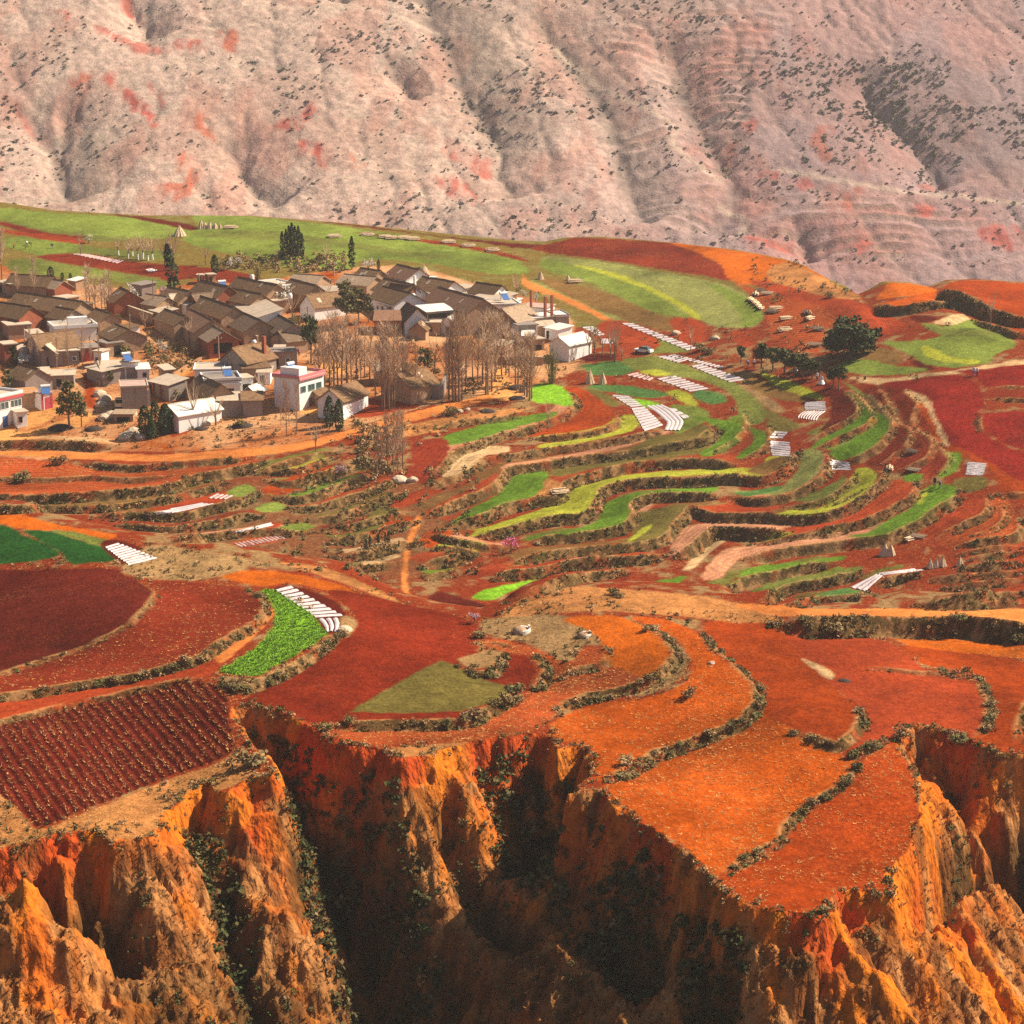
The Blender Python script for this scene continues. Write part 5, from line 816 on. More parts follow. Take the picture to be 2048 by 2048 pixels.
            MB().box(u, u+ww, zz, zz+ww, wh+.1, wh+hh).build('chimney', m_ or 'brick', t)
        elif typ == 's':   # little structure on the roof: u, depth, width, height
            MB().box(u, u+ww, zz, zz+(1.6 if zz else 4.5), wh+.225, wh+.225+hh).build('stair_hood', m_ or 'white', t)
    return t
H = house
W1 = ('w', 'f', 1., 1., 1.2, 1.1); D1 = ('d', 'f', 3., 0, 1., 2.1)
# left edge of the village
H('G', (10, 569), (92, 574), 6, 2.8, 2.0, 'tile', 'mud', 'long brown tiled house behind the bare trees at the upper left', [D1])
H('G', (83, 574), (109, 578), 5, 2.8, 1.5, 'tile_tan', 'brick', 'small house with red brick gable beside the wooden pole', [('d', 'f', 1.2, 0, .9, 2)])
H('F', (108, 594), (131, 597), 4, 2.2, 0, 'slab', 'mud', 'small hut with pale flat roof in the scrub left of the red brick gable')
H('S', (136, 560), (151, 562), 3, 2.2, .4, 'tin', 'mud', 'tiny hut with a bright pale roof beside three small cypresses', name='hut', cat='hut')
H('G', (212, 597), (228, 605), 7, 3., 2.3, 'tile', 'brick', 'dark roofed house whose red brick gable faces right, beside white blossom')
H('G', (272, 605), (312, 612), 6, 2.6, 1.6, 'tile_tan', 'mud', 'low pinkish roofed house between the white blossom and the tall poles', [D1])
H('S', (262, 567), (283, 571), 4, 2.4, .3, 'slab_grey', 'grey', 'grey shed with thin flat roof at the edge of the green plot', name='shed', cat='shed')
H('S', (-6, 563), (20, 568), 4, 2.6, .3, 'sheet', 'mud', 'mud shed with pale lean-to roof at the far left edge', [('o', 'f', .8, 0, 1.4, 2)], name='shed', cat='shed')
H('G', (13, 609), (141, 628), 7, 3., 2.3, 'tile', 'mud', 'very long dark tiled house, the longest roof on the left', [W1, D1, ('w', 'f', 6, 1, 1.2, 1.1), ('d', 'f', 9, 0, 1, 2.1)])
H('S', (112, 605), (156, 613), 4, 3., .3, 'tile_tan', 'mud', 'narrow lean-to with light ridge behind the longest dark roof')
H('G', (-50, 624), (38, 638), 7, 3., 2.2, 'tile', 'brick', 'dark tiled house cut by the left edge, red brick end wall')
H('G', (92, 634), (126, 640), 6, 3., 1.8, 'tile', 'grey', 'low dark roof right behind the white parapet house')
H('G', (172, 633), (200, 643), 5, 2.6, 1.6, 'tile', 'mud', 'little mud house with tan gable right of the white parapet house', [('o', 'f', 2, .3, 1., 1.5)])
H('F', (16, 652), (62, 649), 6, 3., 0, 'slab', 'mud', 'house with square cream roof left of the white parapet house')
H('F', (110, 660), (193, 655), 7, 3., 0, 'slab', 'white', 'large white house with a stepped white parapet and roof hut', [('w', 'f', 1.2, .9, 1.0, .8, 'wood'), ('s', 'f', 3.5, 3., 4.2, 1.8)], par=.7)
H('G', (51, 690), (82, 700), 9, 3.4, 2.6, 'tile', 'grey', 'steep dark hipped house left of centre in the village front', axis='d')
H('G', (196, 668), (222, 680), 8, 2.8, 1.8, 'tile', 'mud', 'brown roofed house sloping down right of the white parapet house')
H('F', (8, 690), (33, 688), 4, 4.2, 0, 'slab', 'brick', 'narrow tower-like brick house with cream cap at the left edge', [('w', 'f', .8, 2.6, 1., 1., 'wood')])
H('G', (74, 704), (112, 706), 6, 3., 1.5, 'sheet', 'grey', 'cream gabled shed behind the row of thin trunks', axis='d', ops=[('o', 'f', 1.2, 0, 1.4, 2.)])
H('F', (114, 704), (158, 702), 4.5, 3., 0, 'slab', 'grey', 'low grey wall house with cream roof behind thin tree trunks', [('d', 'f', 1.2, 0, .9, 2.1), ('w', 'f', 3, 1, .9, .9)])
H('S', (160, 697), (196, 695), 4, 2.8, .3, 'slab_grey', 'brick', 'dim lean-to with reddish wall right of the cream roofed row', [('d', 'f', 1., 0, 1, 2.1, 'red_paint')], name='shed', cat='shed')
H('F', (187, 703), (202, 704), 3, 3.2, 0, 'slab', 'white', 'tiny white kiosk-like hut among the thin trunks', [('w', 'f', .4, 1.2, .7, .8, 'wood')], name='hut', cat='hut')
H('F', (212, 688), (247, 684), 5, 2.8, 0, 'slab_grey', 'mud', 'grey flat roofed shed with a black opening above the yellow bush', [('o', 'f', 1.8, 0, 1.6, 2.2)], name='shed', cat='shed')
H('G', (15, 752), (50, 762), 6, 3., 2., 'tile', 'grey', 'rough dark stone roofed house left of the low white house')
H('S', (46, 751), (101, 748), 5, 3.2, .5, 'sheet', 'white', 'low white house with cream roof and a dark green door', [('d', 'f', .6, 0, 1.1, 2.3, 'green_glass'), ('w', 'f', 3.6, 1.0, .8, 1.0, 'wood'), ('b', 'f', 1.9, -.6, 4.0, .9, 'grey', .03, 'plinth')])
H('S', (103, 751), (147, 750), 4, 2.6, .4, 'sheet', 'grey', 'grey lean-to joined to the right of the low white house', [('o', 'f', .9, .2, 1., 1.6)], name='shed', cat='shed')
H('F', (42, 789), (80, 786), 6, 3., 0, 'slab_orange', 'mud', 'mud house with orange clay flat roof next to the red gate', [('b', 'f', 2.6, .2, 1.6, 1.7, 'white', .03, 'whitewash_panel')])
gt = H('F', (81, 788), (103, 785), 2.2, 3.2, 0, 'slab_pink', 'white', 'red columned gateway with a blue solar panel on top', [('d', 'f', .9, 0, 1.2, 2.4, 'red_paint'), ('b', 'f', .2, 0, .35, 3.0, 'red_paint', .12, 'column'), ('b', 'f', 2.2, 0, .35, 3.0, 'red_paint', .12, 'column')], name='gateway', cat='gateway')
h2 = H('F', (-45, 806), (42, 787), 9, 6., 0, 'slab', 'white', 'white two storey house with red eaves at the left edge', [('w', 'f', 4.8, 3.6, 3.2, 1.5), ('w', 'f', 1., 3.6, 3.0, 1.5), ('w', 'f', 8.4, 3.6, 3., 1.5), ('d', 'f', 6.2, .0, 1.3, 2.3, 'blue'), ('w', 'f', 1.2, .8, 1.6, 1.4), ('b', 'f', -.3, 5.55, 12., .4, 'red_paint', .42, 'eaves_band')], par=.5)
H('F', (33, 826), (54, 824), 3., 2.9, 0, 'slab', 'white', 'white box annex stuck on the right of the two storey house', [('w', 'f', .3, .9, .8, 1.2, 'wood')], name='annex', cat='annex')
H('S', (173, 735), (205, 744), 5, 2.6, .5, 'sheet', 'grey', 'cream sheet roof at an angle above the stony bank', name='shed', cat='shed')
H('S', (204, 740), (246, 738), 7, 2.6, .6, 'sheet', 'grey', 'wide cream sheet roof left of the white gate', name='shed', cat='shed')
H('F', (242, 726), (277, 725), 1.4, 3.6, 0, 'slab', 'white', 'white gateway with grey doors behind the grey block house', [('d', 'f', 1., 0, 1.3, 2.6, 'grey'), ('d', 'f', 2.35, 0, 1.2, 2.6, 'grey')], name='gateway', cat='gateway')
H('S', (275, 739), (298, 738), 4, 2.6, .5, 'tin', 'white', 'little white house just right of the white gate', [('w', 'f', 1., 1., .8, .9, 'wood')])
H('F', (243, 776), (294, 774), 7, 4.4, 0, 'slab_pink', 'grey', 'square grey block house with pinkish roof and outside steps', [('b', 'f', 2.4, 0, .2, 4.3, 'slab_grey', .05, 'pilaster')], par=.18, extra='slab')
H('S', (297, 762), (337, 771), 4.5, 3., .8, 'sheet', 'grey', 'open lean-to on brick posts right of the grey block house', [('o', 'f', .3, 0, 1.1, 2.4), ('b', 'f', 1.6, 0, .45, 3.0, 'brick', .35, 'post'), ('b', 'f', 4., 0, .45, 3.0, 'brick', .35, 'post')], name='shed', cat='shed')
H('S', (228, 828), (266, 828), 3., 1.6, .2, 'tile_tan', 'mud', 'very low brown roofed shed below the grey block house', [('o', 'f', .5, 0, 2.5, 1.)], name='shed', cat='shed')
H('G', (320, 823), (357, 832), 10, 3.2, 1.6, 'tin', 'white', 'white barn with bright tin roof behind four dark conifers', [('b', 'f', -.05, -.8, 4.6, 1.7, 'brick', .04, 'plinth'), ('o', 'f', .8, 1., 1., 1.)], axis='d', name='barn', cat='barn')
# middle of the village
H('G', (316, 594), (356, 603), 6, 2.8, 2., 'tile', 'mud', 'dark roofed house at the foot of the leaning dark cypress')
H('G', (333, 600), (348, 604), 4, 2.6, 1.4, 'sheet', 'white', 'small whitish gable wall under the leaning dark cypress', axis='d')
H('G', (380, 582), (433, 595), 6, 3., 2.2, 'tile', 'brick', 'dark long roof in front of the water tank and dish clutter')
H('G', (374, 603), (397, 608), 6, 2.8, 1.8, 'tile', 'brick', 'small house with dark red gable left of the arched gate', axis='d')
H('G', (370, 612), (442, 637), 6.5, 3.2, 2.2, 'tile', 'mud', 'dark roof running diagonally below the arched white gate')
H('F', (421, 607), (440, 606), 1.2, 3.4, 0, 'white', 'white', 'white arched gateway with a blue round window', [('d', 'f', .7, 0, 1., 2.2, 'red_paint'), ('b', 'f', .2, 3.45, 1.6, .8, 'white', .05, 'arch'), ('b', 'f', .75, 3.55, .5, .45, 'blue', .09, 'medallion')], name='gateway', cat='gateway')
H('G', (444, 597), (500, 609), 6, 3., 2., 'tile', 'mud', 'dark house squeezed behind the tan sheet roof and arched gate')
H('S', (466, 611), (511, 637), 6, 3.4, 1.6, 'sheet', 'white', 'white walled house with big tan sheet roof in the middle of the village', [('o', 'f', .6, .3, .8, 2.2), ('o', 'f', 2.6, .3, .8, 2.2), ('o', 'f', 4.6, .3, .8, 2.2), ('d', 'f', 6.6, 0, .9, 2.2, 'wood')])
H('G', (456, 575), (532, 591), 6, 3., 2.1, 'tile', 'mud', 'brown tiled house in front of the wide cream flat roof', [W1, D1])
H('F', (494, 567), (536, 576), 8, 3.2, 0, 'slab', 'white', 'wide cream flat roof with raised rim near the bamboo fence', [W1], par=.3)
H('G', (308, 637), (348, 651), 5.5, 2.8, 1.8, 'tile', 'mud', 'low dark roof beside the pale coped yard wall')
H('G', (349, 643), (388, 665), 8, 3., 2.4, 'tile_red', 'mud', 'large purplish brown roof with a pale rim in the village middle')
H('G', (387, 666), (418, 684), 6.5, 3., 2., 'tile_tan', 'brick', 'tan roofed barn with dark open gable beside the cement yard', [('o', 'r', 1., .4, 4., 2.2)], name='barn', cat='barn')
H('G', (446, 644), (488, 664), 7.5, 3., 2.2, 'tile', 'mud', 'brown roof behind the long white coped wall, tan gable on its right')
H('G', (512, 643), (556, 670), 7, 3., 2.2, 'tile', 'grey', 'dark roof half hidden by bamboo, right of the tan sheet roof')
H('G', (440, 720), (494, 727), 9, 3.4, 2.7, 'tile', 'grey', 'big dark house with broad grey gable beside the orange lane', [('c', 'f', 6.5, 1., .7, 4.6, 'brick')], axis='d')
H('F', (491, 701), (531, 699), 4, 2.8, 0, 'slab', 'white', 'small white house with a tank, tucked behind the big dark gable', [W1])
H('F', (532, 706), (594, 703), 5, 3.2, 0, 'slab_grey', 'grey', 'long grey flat roofed house above the pink trimmed villa', [('o', 'f', 1.6, .2, 1., 2.), ('w', 'f', 4., 1., 1., 1.)])
H('S', (487, 738), (540, 735), 5, 2.8, .6, 'tile', 'mud', 'shadowy brown lean-to right of the big dark gable', name='shed', cat='shed')
H('F', (389, 742), (446, 741), 7.5, 3.2, 0, 'slab', 'white', 'cream flat roof directly behind the white courtyard house', par=.2)
H('F', (410, 764), (480, 761), 7, 4.2, 0, 'slab_grey', 'white', 'white courtyard house with pale blue fascia and deep red porch', [('o', 'f', 2.4, .3, 3.2, 2.4), ('b', 'f', -.3, 3.35, 7.4, .5, 'white', .35, 'fascia'), ('b', 'f', 3.0, .3, .2, 2.4, 'red_paint', .08, 'column'), ('b', 'f', 5., .3, .2, 2.4, 'red_paint', .08, 'column')], par=.5)
H('G', (372, 778), (414, 797), 6, 3., 2.4, 'tile', 'mud', 'broken dark tiled house leaning against the white courtyard house')
H('F', (481, 758), (506, 756), 4.5, 3.4, 0, 'slab', 'white', 'cream roofed wing right of the white courtyard house', [('o', 'f', .4, .3, 1.8, 2.)])
H('G', (487, 783), (510, 785), 4, 2., 1., 'tin', 'grey', 'small shed with bright white tin roof below the courtyard house', axis='d', name='shed', cat='shed')
H('S', (436, 801), (484, 800), 4, 3.2, .8, 'sheet', 'grey', 'low front wing with cream left roof half, below the courtyard', name='shed', cat='shed')
H('S', (485, 801), (524, 800), 4, 3.2, .9, 'tile', 'grey', 'grey walled low wing with dark roof, below the courtyard', name='shed', cat='shed')
# around the big dark conifers
H('G', (560, 578), (610, 591), 6, 3., 2., 'tile', 'mud', 'brown tiled house with red flowers, right of the cream flat roof')
H('S', (611, 588), (650, 593), 5, 3., 1.2, 'sheet', 'mud', 'tan corrugated roof beside the bare trees in the upper middle', [('o', 'f', 2., 0, 2., 2.)])
H('G', (575, 566), (630, 570), 7, 2.6, 1.6, 'tile_tan', 'mud', 'pinkish tan roofs by the field edge, below the concrete pole')
H('G', (600, 610), (629, 615), 9, 3., 2.4, 'tile', 'white', 'house with cream white gable facing front, left of the dark conifers', axis='d', ops=[('b', 'f', 2.6, 0, .2, 3., 'wood', .04, 'beam')])
H('F', (522, 596), (545, 603), 4, 2.6, 0, 'slab', 'mud', 'cluttered flat roof under the large white blossom tree')
H('G', (542, 676), (575, 684), 5, 2.8, 1.8, 'tile', 'mud', 'small dark gabled house right of the bamboo', axis='d')
H('G', (672, 566), (733, 572), 7, 2.6, 1.6, 'tile_tan', 'mud', 'tan thatch-like roof heaped with straw above the conifers')
H('G', (704, 556), (742, 561), 6, 2.8, 2., 'tile', 'mud', 'dark roof below the lone cypress at the field edge')
# right cluster
H('G', (770, 550), (812, 560), 7, 3., 2.2, 'tile_red', 'white', 'reddish brown roof nearest the tall straw stook')
H('S', (780, 562), (815, 569), 4, 2.6, .5, 'tin', 'mud', 'pale lean-to in front of the reddish brown roof', name='shed', cat='shed')
H('G', (744, 579), (802, 593), 7, 3., 2.3, 'tile', 'white', 'wide brown roof behind the white gabled house on the right')
H('G', (737, 595), (788, 609), 8, 3.2, 2.2, 'tile', 'white', 'long white walled house with white end gable in the right cluster', [W1, ('w', 'f', 4.2, 1, 1.1, 1), ('d', 'f', 6.6, 0, 1, 2.1)])
H('G', (823, 575), (884, 586), 7, 3., 2.2, 'tile', 'white', 'dark roof with pale tile patches at the top of the right cluster')
H('G', (812, 597), (844, 592), 7, 3.2, 2.4, 'tile', 'brick', 'house with deep red gable and white chimney in the right cluster', [('c', 'f', 2.5, -.8, .5, 4.4, 'white'), ('o', 'f', 1.2, .5, 1.2, 1.8)], axis='d')
H('F', (815, 608), (842, 606), 4, 2.6, 0, 'slab', 'white', 'low white roofed annex in front of the deep red gable', name='annex', cat='annex')
H('G', (847, 600), (934, 625), 8, 4., 2.6, 'tile_red', 'mud', 'longest brown roof of the right cluster, ending in a rounded mud gable', [('w', 'f', 3, 1.6, 1, .9, 'wood')])
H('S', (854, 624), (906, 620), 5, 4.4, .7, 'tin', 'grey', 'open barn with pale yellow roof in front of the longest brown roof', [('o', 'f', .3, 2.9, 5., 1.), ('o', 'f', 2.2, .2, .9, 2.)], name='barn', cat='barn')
H('G', (881, 645), (911, 647), 5.5, 2.6, 1.2, 'tin', 'white', 'small white shed with cream tin roof below the pale open barn', axis='d', name='shed', cat='shed', ops=[('o', 'f', 1.2, 0, .9, 1.8)])
H('G', (812, 642), (856, 640), 9, 3.2, 2.6, 'tile', 'white', 'dark roofed house whose broad white gable faces the camera', axis='d', ops=[('w', 'f', 3.6, .6, .8, .9, 'wood')])
H('S', (749, 641), (803, 641), 6, 3., 1.2, 'tile_red', 'brick', 'low brown roof left of the broad white gable', [('o', 'f', 4., .2, 1.3, 2.)])
H('G', (820, 659), (851, 660), 5, 2.2, 1.4, 'tile', 'mud', 'little dark gabled kitchen in front of the broad white gable', axis='d')
H('F', (853, 646), (880, 646), 3.4, 2.8, 0, 'sand' if 'sand' in M else 'slab', 'mud', 'tan mud room with one black window below the pale open barn', [('w', 'f', .3, .8, 1., 1.1, 'wood')])
H('S', (930, 598), (980, 608), 6, 3., 1., 'sheet', 'mud', 'tan corrugated roof touching the longest brown roof')
H('S', (950, 590), (1000, 599), 5, 3., .9, 'sheet', 'mud', 'second tan sheet roof, just behind the big white box house')
H('G', (936, 585), (984, 592), 6, 3., 2., 'tile', 'white', 'dark roof with scattered white tiles at the back right', [('w', 'r', 2., 1.3, .8, .8)])
H('F', (973, 612), (1039, 610), 8, 5., 0, 'slab', 'white', 'big plain white box house with flat cream roof', par=.25)
H('G', (976, 640), (1035, 646), 9, 3.2, 2.7, 'tile_tan', 'mud', 'brown gabled house behind bare poplars below the white box house', axis='d')
H('F', (1039, 614), (1090, 617), 6, 2.8, 0, 'slab_pink', 'white', 'tan flat roof right of the white box house', [('c', 'f', 2.6, -.3, .5, 4., 'brick'), ('o', 'f', .4, .3, 2., 1.8)])
H('F', (1037, 637), (1062, 635), 5, 2.6, 0, 'slab', 'grey', 'small cream roof in front of the right flat roofs')
H('F', (1064, 637), (1112, 632), 5, 3., 0, 'tin', 'grey', 'bright cream roofed grey house with two brick chimneys', [('c', 'f', 3.2, -.4, .5, 4.6, 'brick'), ('c', 'f', 5., -.4, .5, 4.8, 'brick')])
H('F', (1112, 633), (1138, 632), 7, 2.8, 0, 'tin', 'grey', 'last cream flat roof at the right end of the village', par=.2)
H('F', (1037, 652), (1075, 650), 5, 3.6, 0, 'slab_grey', 'white', 'white front house with black doorway, dark band under its roof', [('d', 'f', 1.8, 0, 1., 2.2, 'dark'), ('b', 'f', 0, 2.4, 4., 1.1, 'grey', .05, 'parapet_band')])
H('S', (1077, 652), (1111, 651), 4.5, 2.4, .4, 'sheet', 'mud', 'cream lean-to beside the black doorway house', name='shed', cat='shed')
H('F', (1064, 680), (1089, 678), 4.5, 2.4, 0, 'slab', 'mud', 'low cream roof left of the white tin barn', [('o', 'f', .4, 0, 2., 1.2)])
H('G', (1099, 686), (1138, 691), 8, 3.4, 1.5, 'tin', 'white', 'white tin roofed barn closest to the bamboo clump', axis='d', name='barn', cat='barn')
# front row, centre
ph = H('F', (598, 759), (647, 746), 6, 5.8, 0, 'slab', 'white', 'modern two storey villa with pink rimmed roof and green windows', [('w', 'f', .4, 3.0, 1.7, 1.3, 'green_glass'), ('w', 'f', 2.9, 3.0, 2.2, 1.3, 'green_glass'), ('w', 'f', 5.6, 3.0, 1.8, 1.3, 'green_glass'), ('b', 'f', -.3, 5.5, 8.6, .35, 'pink_trim', .42, 'eaves_band'), ('d', 'f', 3.2, -.6, 1.1, 2.2, 'wood'), ('w', 'f', 5.2, .3, 1., 1.2, 'wood'), ('o', 'f', 6.6, -.4, .9, 2.1), ('s', 'f', .05, .0, 2.6, 1.9)], par=.5, extra='pink_trim')
H('G', (686, 803), (736, 785), 5.5, 3.2, 2.0, 'tile', 'white', 'white walled barn with dark roof standing alone by the road', [('b', 'f', .0, 2.3, 8.5, .7, 'grey', .02, 'grey_band')], name='barn', cat='barn')  # grey band across the upper part of the front wall
H('G', (768, 768), (822, 777), 8, 3., 2.6, 'tile', 'mud', 'old dark farmhouse with pale gable among the poplars', axis='d')
H('S', (757, 742), (800, 740), 5, 3., 1., 'tile_tan', 'mud', 'broken tan roof behind the old farmhouse among the poplars', name='shed', cat='shed')
H('S', (640, 792), (668, 789), 4, 2.4, .6, 'tile', 'mud', 'low dark lean-to on the left of the lone white barn', name='shed', cat='shed')
H('S', (985, 690), (1010, 692), 4, 2.4, .5, 'sheet', 'mud', 'small tan shed behind the poplar rows on the right', name='shed', cat='shed')
for lbl, e0, e1 in (('mud brick pump hut in the red field by the small cypress', (394, 551), (406, 551)), ('pale hut at the corner of the red field, behind a concrete post', (417, 550), (431, 549))):
    H('F', e0, e1, 2., 2., 0, 'slab', 'mud', lbl, [('o', 'f', .2, 0, .7, 1.5)], name='hut', cat='hut')

# small sheds and lean-tos filling the lanes between the houses
for k, (e0, e1, dp, rm, wm, lab) in enumerate([((132, 648), (152, 652), 4, 'sheet', 'mud', 'small cream lean-to right of the white parapet house'), ((66, 670), (88, 668), 4, 'sheet', 'white', 'small cream roof left of the steep dark house'), ((228, 655), (246, 660), 4, 'tile', 'white', 'little white walled shed beside the dry slope'), ((300, 620), (322, 626), 4, 'sheet', 'mud', 'cream lean-to below the dark foot-of-cypress house'), ((355, 606), (372, 610), 4, 'sheet', 'white', 'small white shed left of the red gable'), ((412, 640), (432, 648), 4, 'sheet', 'mud', 'cream shed roof between the tan barn and the diagonal roof'), ((500, 655), (520, 662), 4, 'sheet', 'white', 'small white shed below the tan sheet roof'), ((545, 585), (566, 590), 4, 'tin', 'white', 'bright small roof above the largest white blossom'), ((640, 580), (662, 583), 4, 'sheet', 'white', 'cream shed above the feathery evergreens'), ((756, 606), (774, 612), 3, 'tin', 'white', 'bright lean-to in front of the wide brown roof'), ((880, 590), (904, 594), 4, 'sheet', 'white', 'cream roof at the back of the right cluster'), ((900, 575), (925, 579), 4, 'sheet', 'white', 'pale roof by the grey post of the right cluster'),
    ((1000, 604), (1026, 606), 4, 'tin', 'white', 'bright roof behind the big white box house'), ((1090, 655), (1116, 660), 4, 'tin', 'white', 'bright roof behind the white tin barn'), ((1046, 672), (1066, 672), 4, 'tin', 'white', 'small bright roof below the black doorway house'), ((1030, 628), (1050, 627), 3, 'tin', 'white', 'narrow bright roof at the corner of the big white box house'), ((548, 700), (566, 700), 3, 'sheet', 'mud', 'small cream roof behind the long grey house'), ((330, 740), (348, 738), 3, 'sheet', 'mud', 'small cream roof at the foot of the lane'), ((515, 745), (540, 745), 4, 'sheet', 'white', 'white shed behind the low dark roofed wing'), ((20, 700), (44, 702), 4, 'sheet', 'white', 'white shed below the tower-like brick house')]):
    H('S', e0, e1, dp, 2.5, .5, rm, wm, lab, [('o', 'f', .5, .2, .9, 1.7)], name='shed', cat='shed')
# yard walls with pale coping
def yard_wall(pts, h, label, m='mud', cop='slab'):
    X, Y, Z = ground_at([p[0] for p in pts], [p[1] for p in pts]); t = obj('yard_wall', None, None, (X[0], Y[0], Z[0]), 0, label, 'wall')
    w = MB(); c = MB()
    for i in range(len(pts)-1):
        a = np.array((X[i]-X[0], Y[i]-Y[0])); b = np.array((X[i+1]-X[0], Y[i+1]-Y[0])); d = (b-a)/np.linalg.norm(b-a); n = np.array((-d[1], d[0]))
        za, zb = Z[i]-Z[0], Z[i+1]-Z[0]
        def pr(mb, hwid, l0, l1): mb.hexa([(*(a-n*hwid), za+l0), (*(b-n*hwid), zb+l0), (*(b+n*hwid), zb+l0), (*(a+n*hwid), za+l0), (*(a-n*hwid), za+l1), (*(b-n*hwid), zb+l1), (*(b+n*hwid), zb+l1), (*(a+n*hwid), za+l1)])
        pr(w, .18, -.6, h); pr(c, .27, h+.003, h+.16)
    w.build('masonry', m, t); c.build('coping', cop, t)
yard_wall([(446, 661), (480, 680), (516, 697)], 2.6, 'long brown yard wall with white coping beside the cement yard')
yard_wall([(254, 630), (282, 640), (306, 648)], 2.2, 'yard wall with white coping ending at the low dark roof')
yard_wall([(362, 626), (382, 634), (404, 642)], 2.2, 'short wall with bright coping by the purplish roof')
yard_wall([(806, 784), (845, 793), (884, 798), (893, 772)], 2.6, 'dark grey courtyard walls beside the poplar row', 'grey', 'slab_grey')
yard_wall([(975, 728), (1030, 729), (1086, 730)], 1.6, 'low pale wall behind the right poplar row')
yard_wall([(176, 745), (196, 766), (200, 772)], 1., 'crumbling low wall down the stony bank', 'mud', 'mud')
yard_wall([(338, 760), (372, 737), (404, 719), (446, 709)], .5, 'low orange kerb wall along the rising lane', 'mud', 'slab_orange')

# outside steps of the grey block house
x, y, z = gp(262, 818); st = obj('outside_stairs', None, None, (x, y, z), R(20), 'concrete stairs climbing the front of the grey block house', 'stairs')
for k in range(9): MB().box(k*.42, k*.42+.43, 0, 1.0, -.4, .35+k*.32).build('step', 'slab_grey', st)
MB().hexa([(0, -.16, 0), (3.9, -.16, 0), (3.9, -.02, 0), (0, -.02, 0), (0, -.16, .9), (3.9, -.16, 3.9), (3.9, -.02, 3.9), (0, -.02, .9)]).build('parapet', 'grey', st)
# small lorry under the block house
x, y, z = gp(240, 818); lo = obj('parked_truck', None, None, (x, y, z+.1), R(185), 'cream cabbed lorry parked below the grey block house', 'truck')
MB().hexa([(-.9, -1.0, .5), (.9, -1.0, .5), (.9, 1.0, .5), (-.9, 1.0, .5), (-.75, -.9, 2.1), (.75, -.9, 2.1), (.85, 1.0, 2.1), (-.85, 1.0, 2.1)]).build('cab', 'slab', lo); MB().box(-.7, .7, .9, 1.03, 1.25, 1.95).build('windscreen', 'dark', lo); MB().box(-.95, .95, -4., -1.05, .7, 1.4).build('load_bed', 'slab_orange', lo)
for sx in (-.85, .85):
    for yy in (.3, -3.1): MB().tube([(sx-.12, yy, .42), (sx+.12, yy, .42)], .42, 10).build('wheel', 'dark', lo)

# rooftop tanks and solar heaters, poles
def heater(px, py, lift, rz, label):
    x, y, z = gp(px, py, lift); t = obj('solar_water_heater', None, None, (x, y, z), rz, label, 'water heater', 'rooftop solar water heaters')
    MB().hexa([(-.8, -.9, .1), (.8, -.9, .1), (.8, .6, 1.2), (-.8, .6, 1.2), (-.8, -.9, .2), (.8, -.9, .2), (.8, .6, 1.3), (-.8, .6, 1.3)]).build('panel', 'blue', t)
    MB().tube([(-.95, .75, 1.45), (.95, .75, 1.45)], .33, 9).build('tank', 'whitewash', t); MB().box(-.8, -.7, .5, .6, 0, 1.2).box(.7, .8, .5, .6, 0, 1.2).build('stand', 'grey', t)
for a in ((92, 788, 3.4, .3, 'solar heater on the red columned gateway'), (446, 576, 3., .5, 'solar heater with pale blue panel by the brown tiled house'), (255, 722, 3.8, .6, 'solar heater on the white gateway'), (586, 742, 7., .9, 'solar heater with dark blue panel on the pink rimmed villa'), (455, 752, 4.6, .4, 'solar heater on the courtyard house'), (868, 568, 3.4, .3, 'solar heater on the dark roof with pale patches'), (1010, 600, 5.4, .5, 'solar heater on the big white box house')): heater(*a)
def tank(px, py, lift, label):
    x, y, z = gp(px, py, lift); t = obj('water_tank', None, None, (x, y, z), 0, label, 'water tank', 'rooftop water tanks')
    MB().lathe([(0, 0), (.5, 0), (.55, .2), (.55, 1.0), (.35, 1.3), (0, 1.35)], 10).build('drum', 'whitewash', t, True); MB().lathe([(0, 1.36), (.18, 1.36), (.18, 1.5), (0, 1.5)], 8).build('lid', 'dark', t)
for a in ((504, 560, 3.6, 'white water tank at the corner of the wide cream roof'), (580, 598, 3., 'white tank below the large white blossom'), (508, 692, 3.4, 'white tank on the small house behind the big dark gable'), (568, 664, 3.2, 'white tank by the bamboo'), (82, 786, 3.4, 'white drum beside the panel on the red gateway'), (826, 598, 3.2, 'white tank before the deep red gable'), (1007, 593, 5.4, 'white tank on the big white box house')): tank(*a)
def pole(px, py, top, m, label, arm=True):
    x, y, z = gp(px, py); w = y*c_-(z-CZ)*s_; h = (py-top)*w/FP/c_
    t = obj('utility_pole', None, None, (x, y, z), rng.uniform(0, 3), label, 'pole', 'utility poles in the village')
    MB().tube([(0, 0, -.5), (0, 0, h)], [.16, .10], 6).build('shaft', m, t)
    if arm: MB().box(-.8, .8, -.05, .05, h-.6, h-.5).build('crossarm', 'wood', t); [MB().lathe([(0, 0), (.06, 0), (.06, .2), (0, .2)], 6, sx, 0, h-.5).build('insulator', 'white', t) for sx in (-.7, .7)]
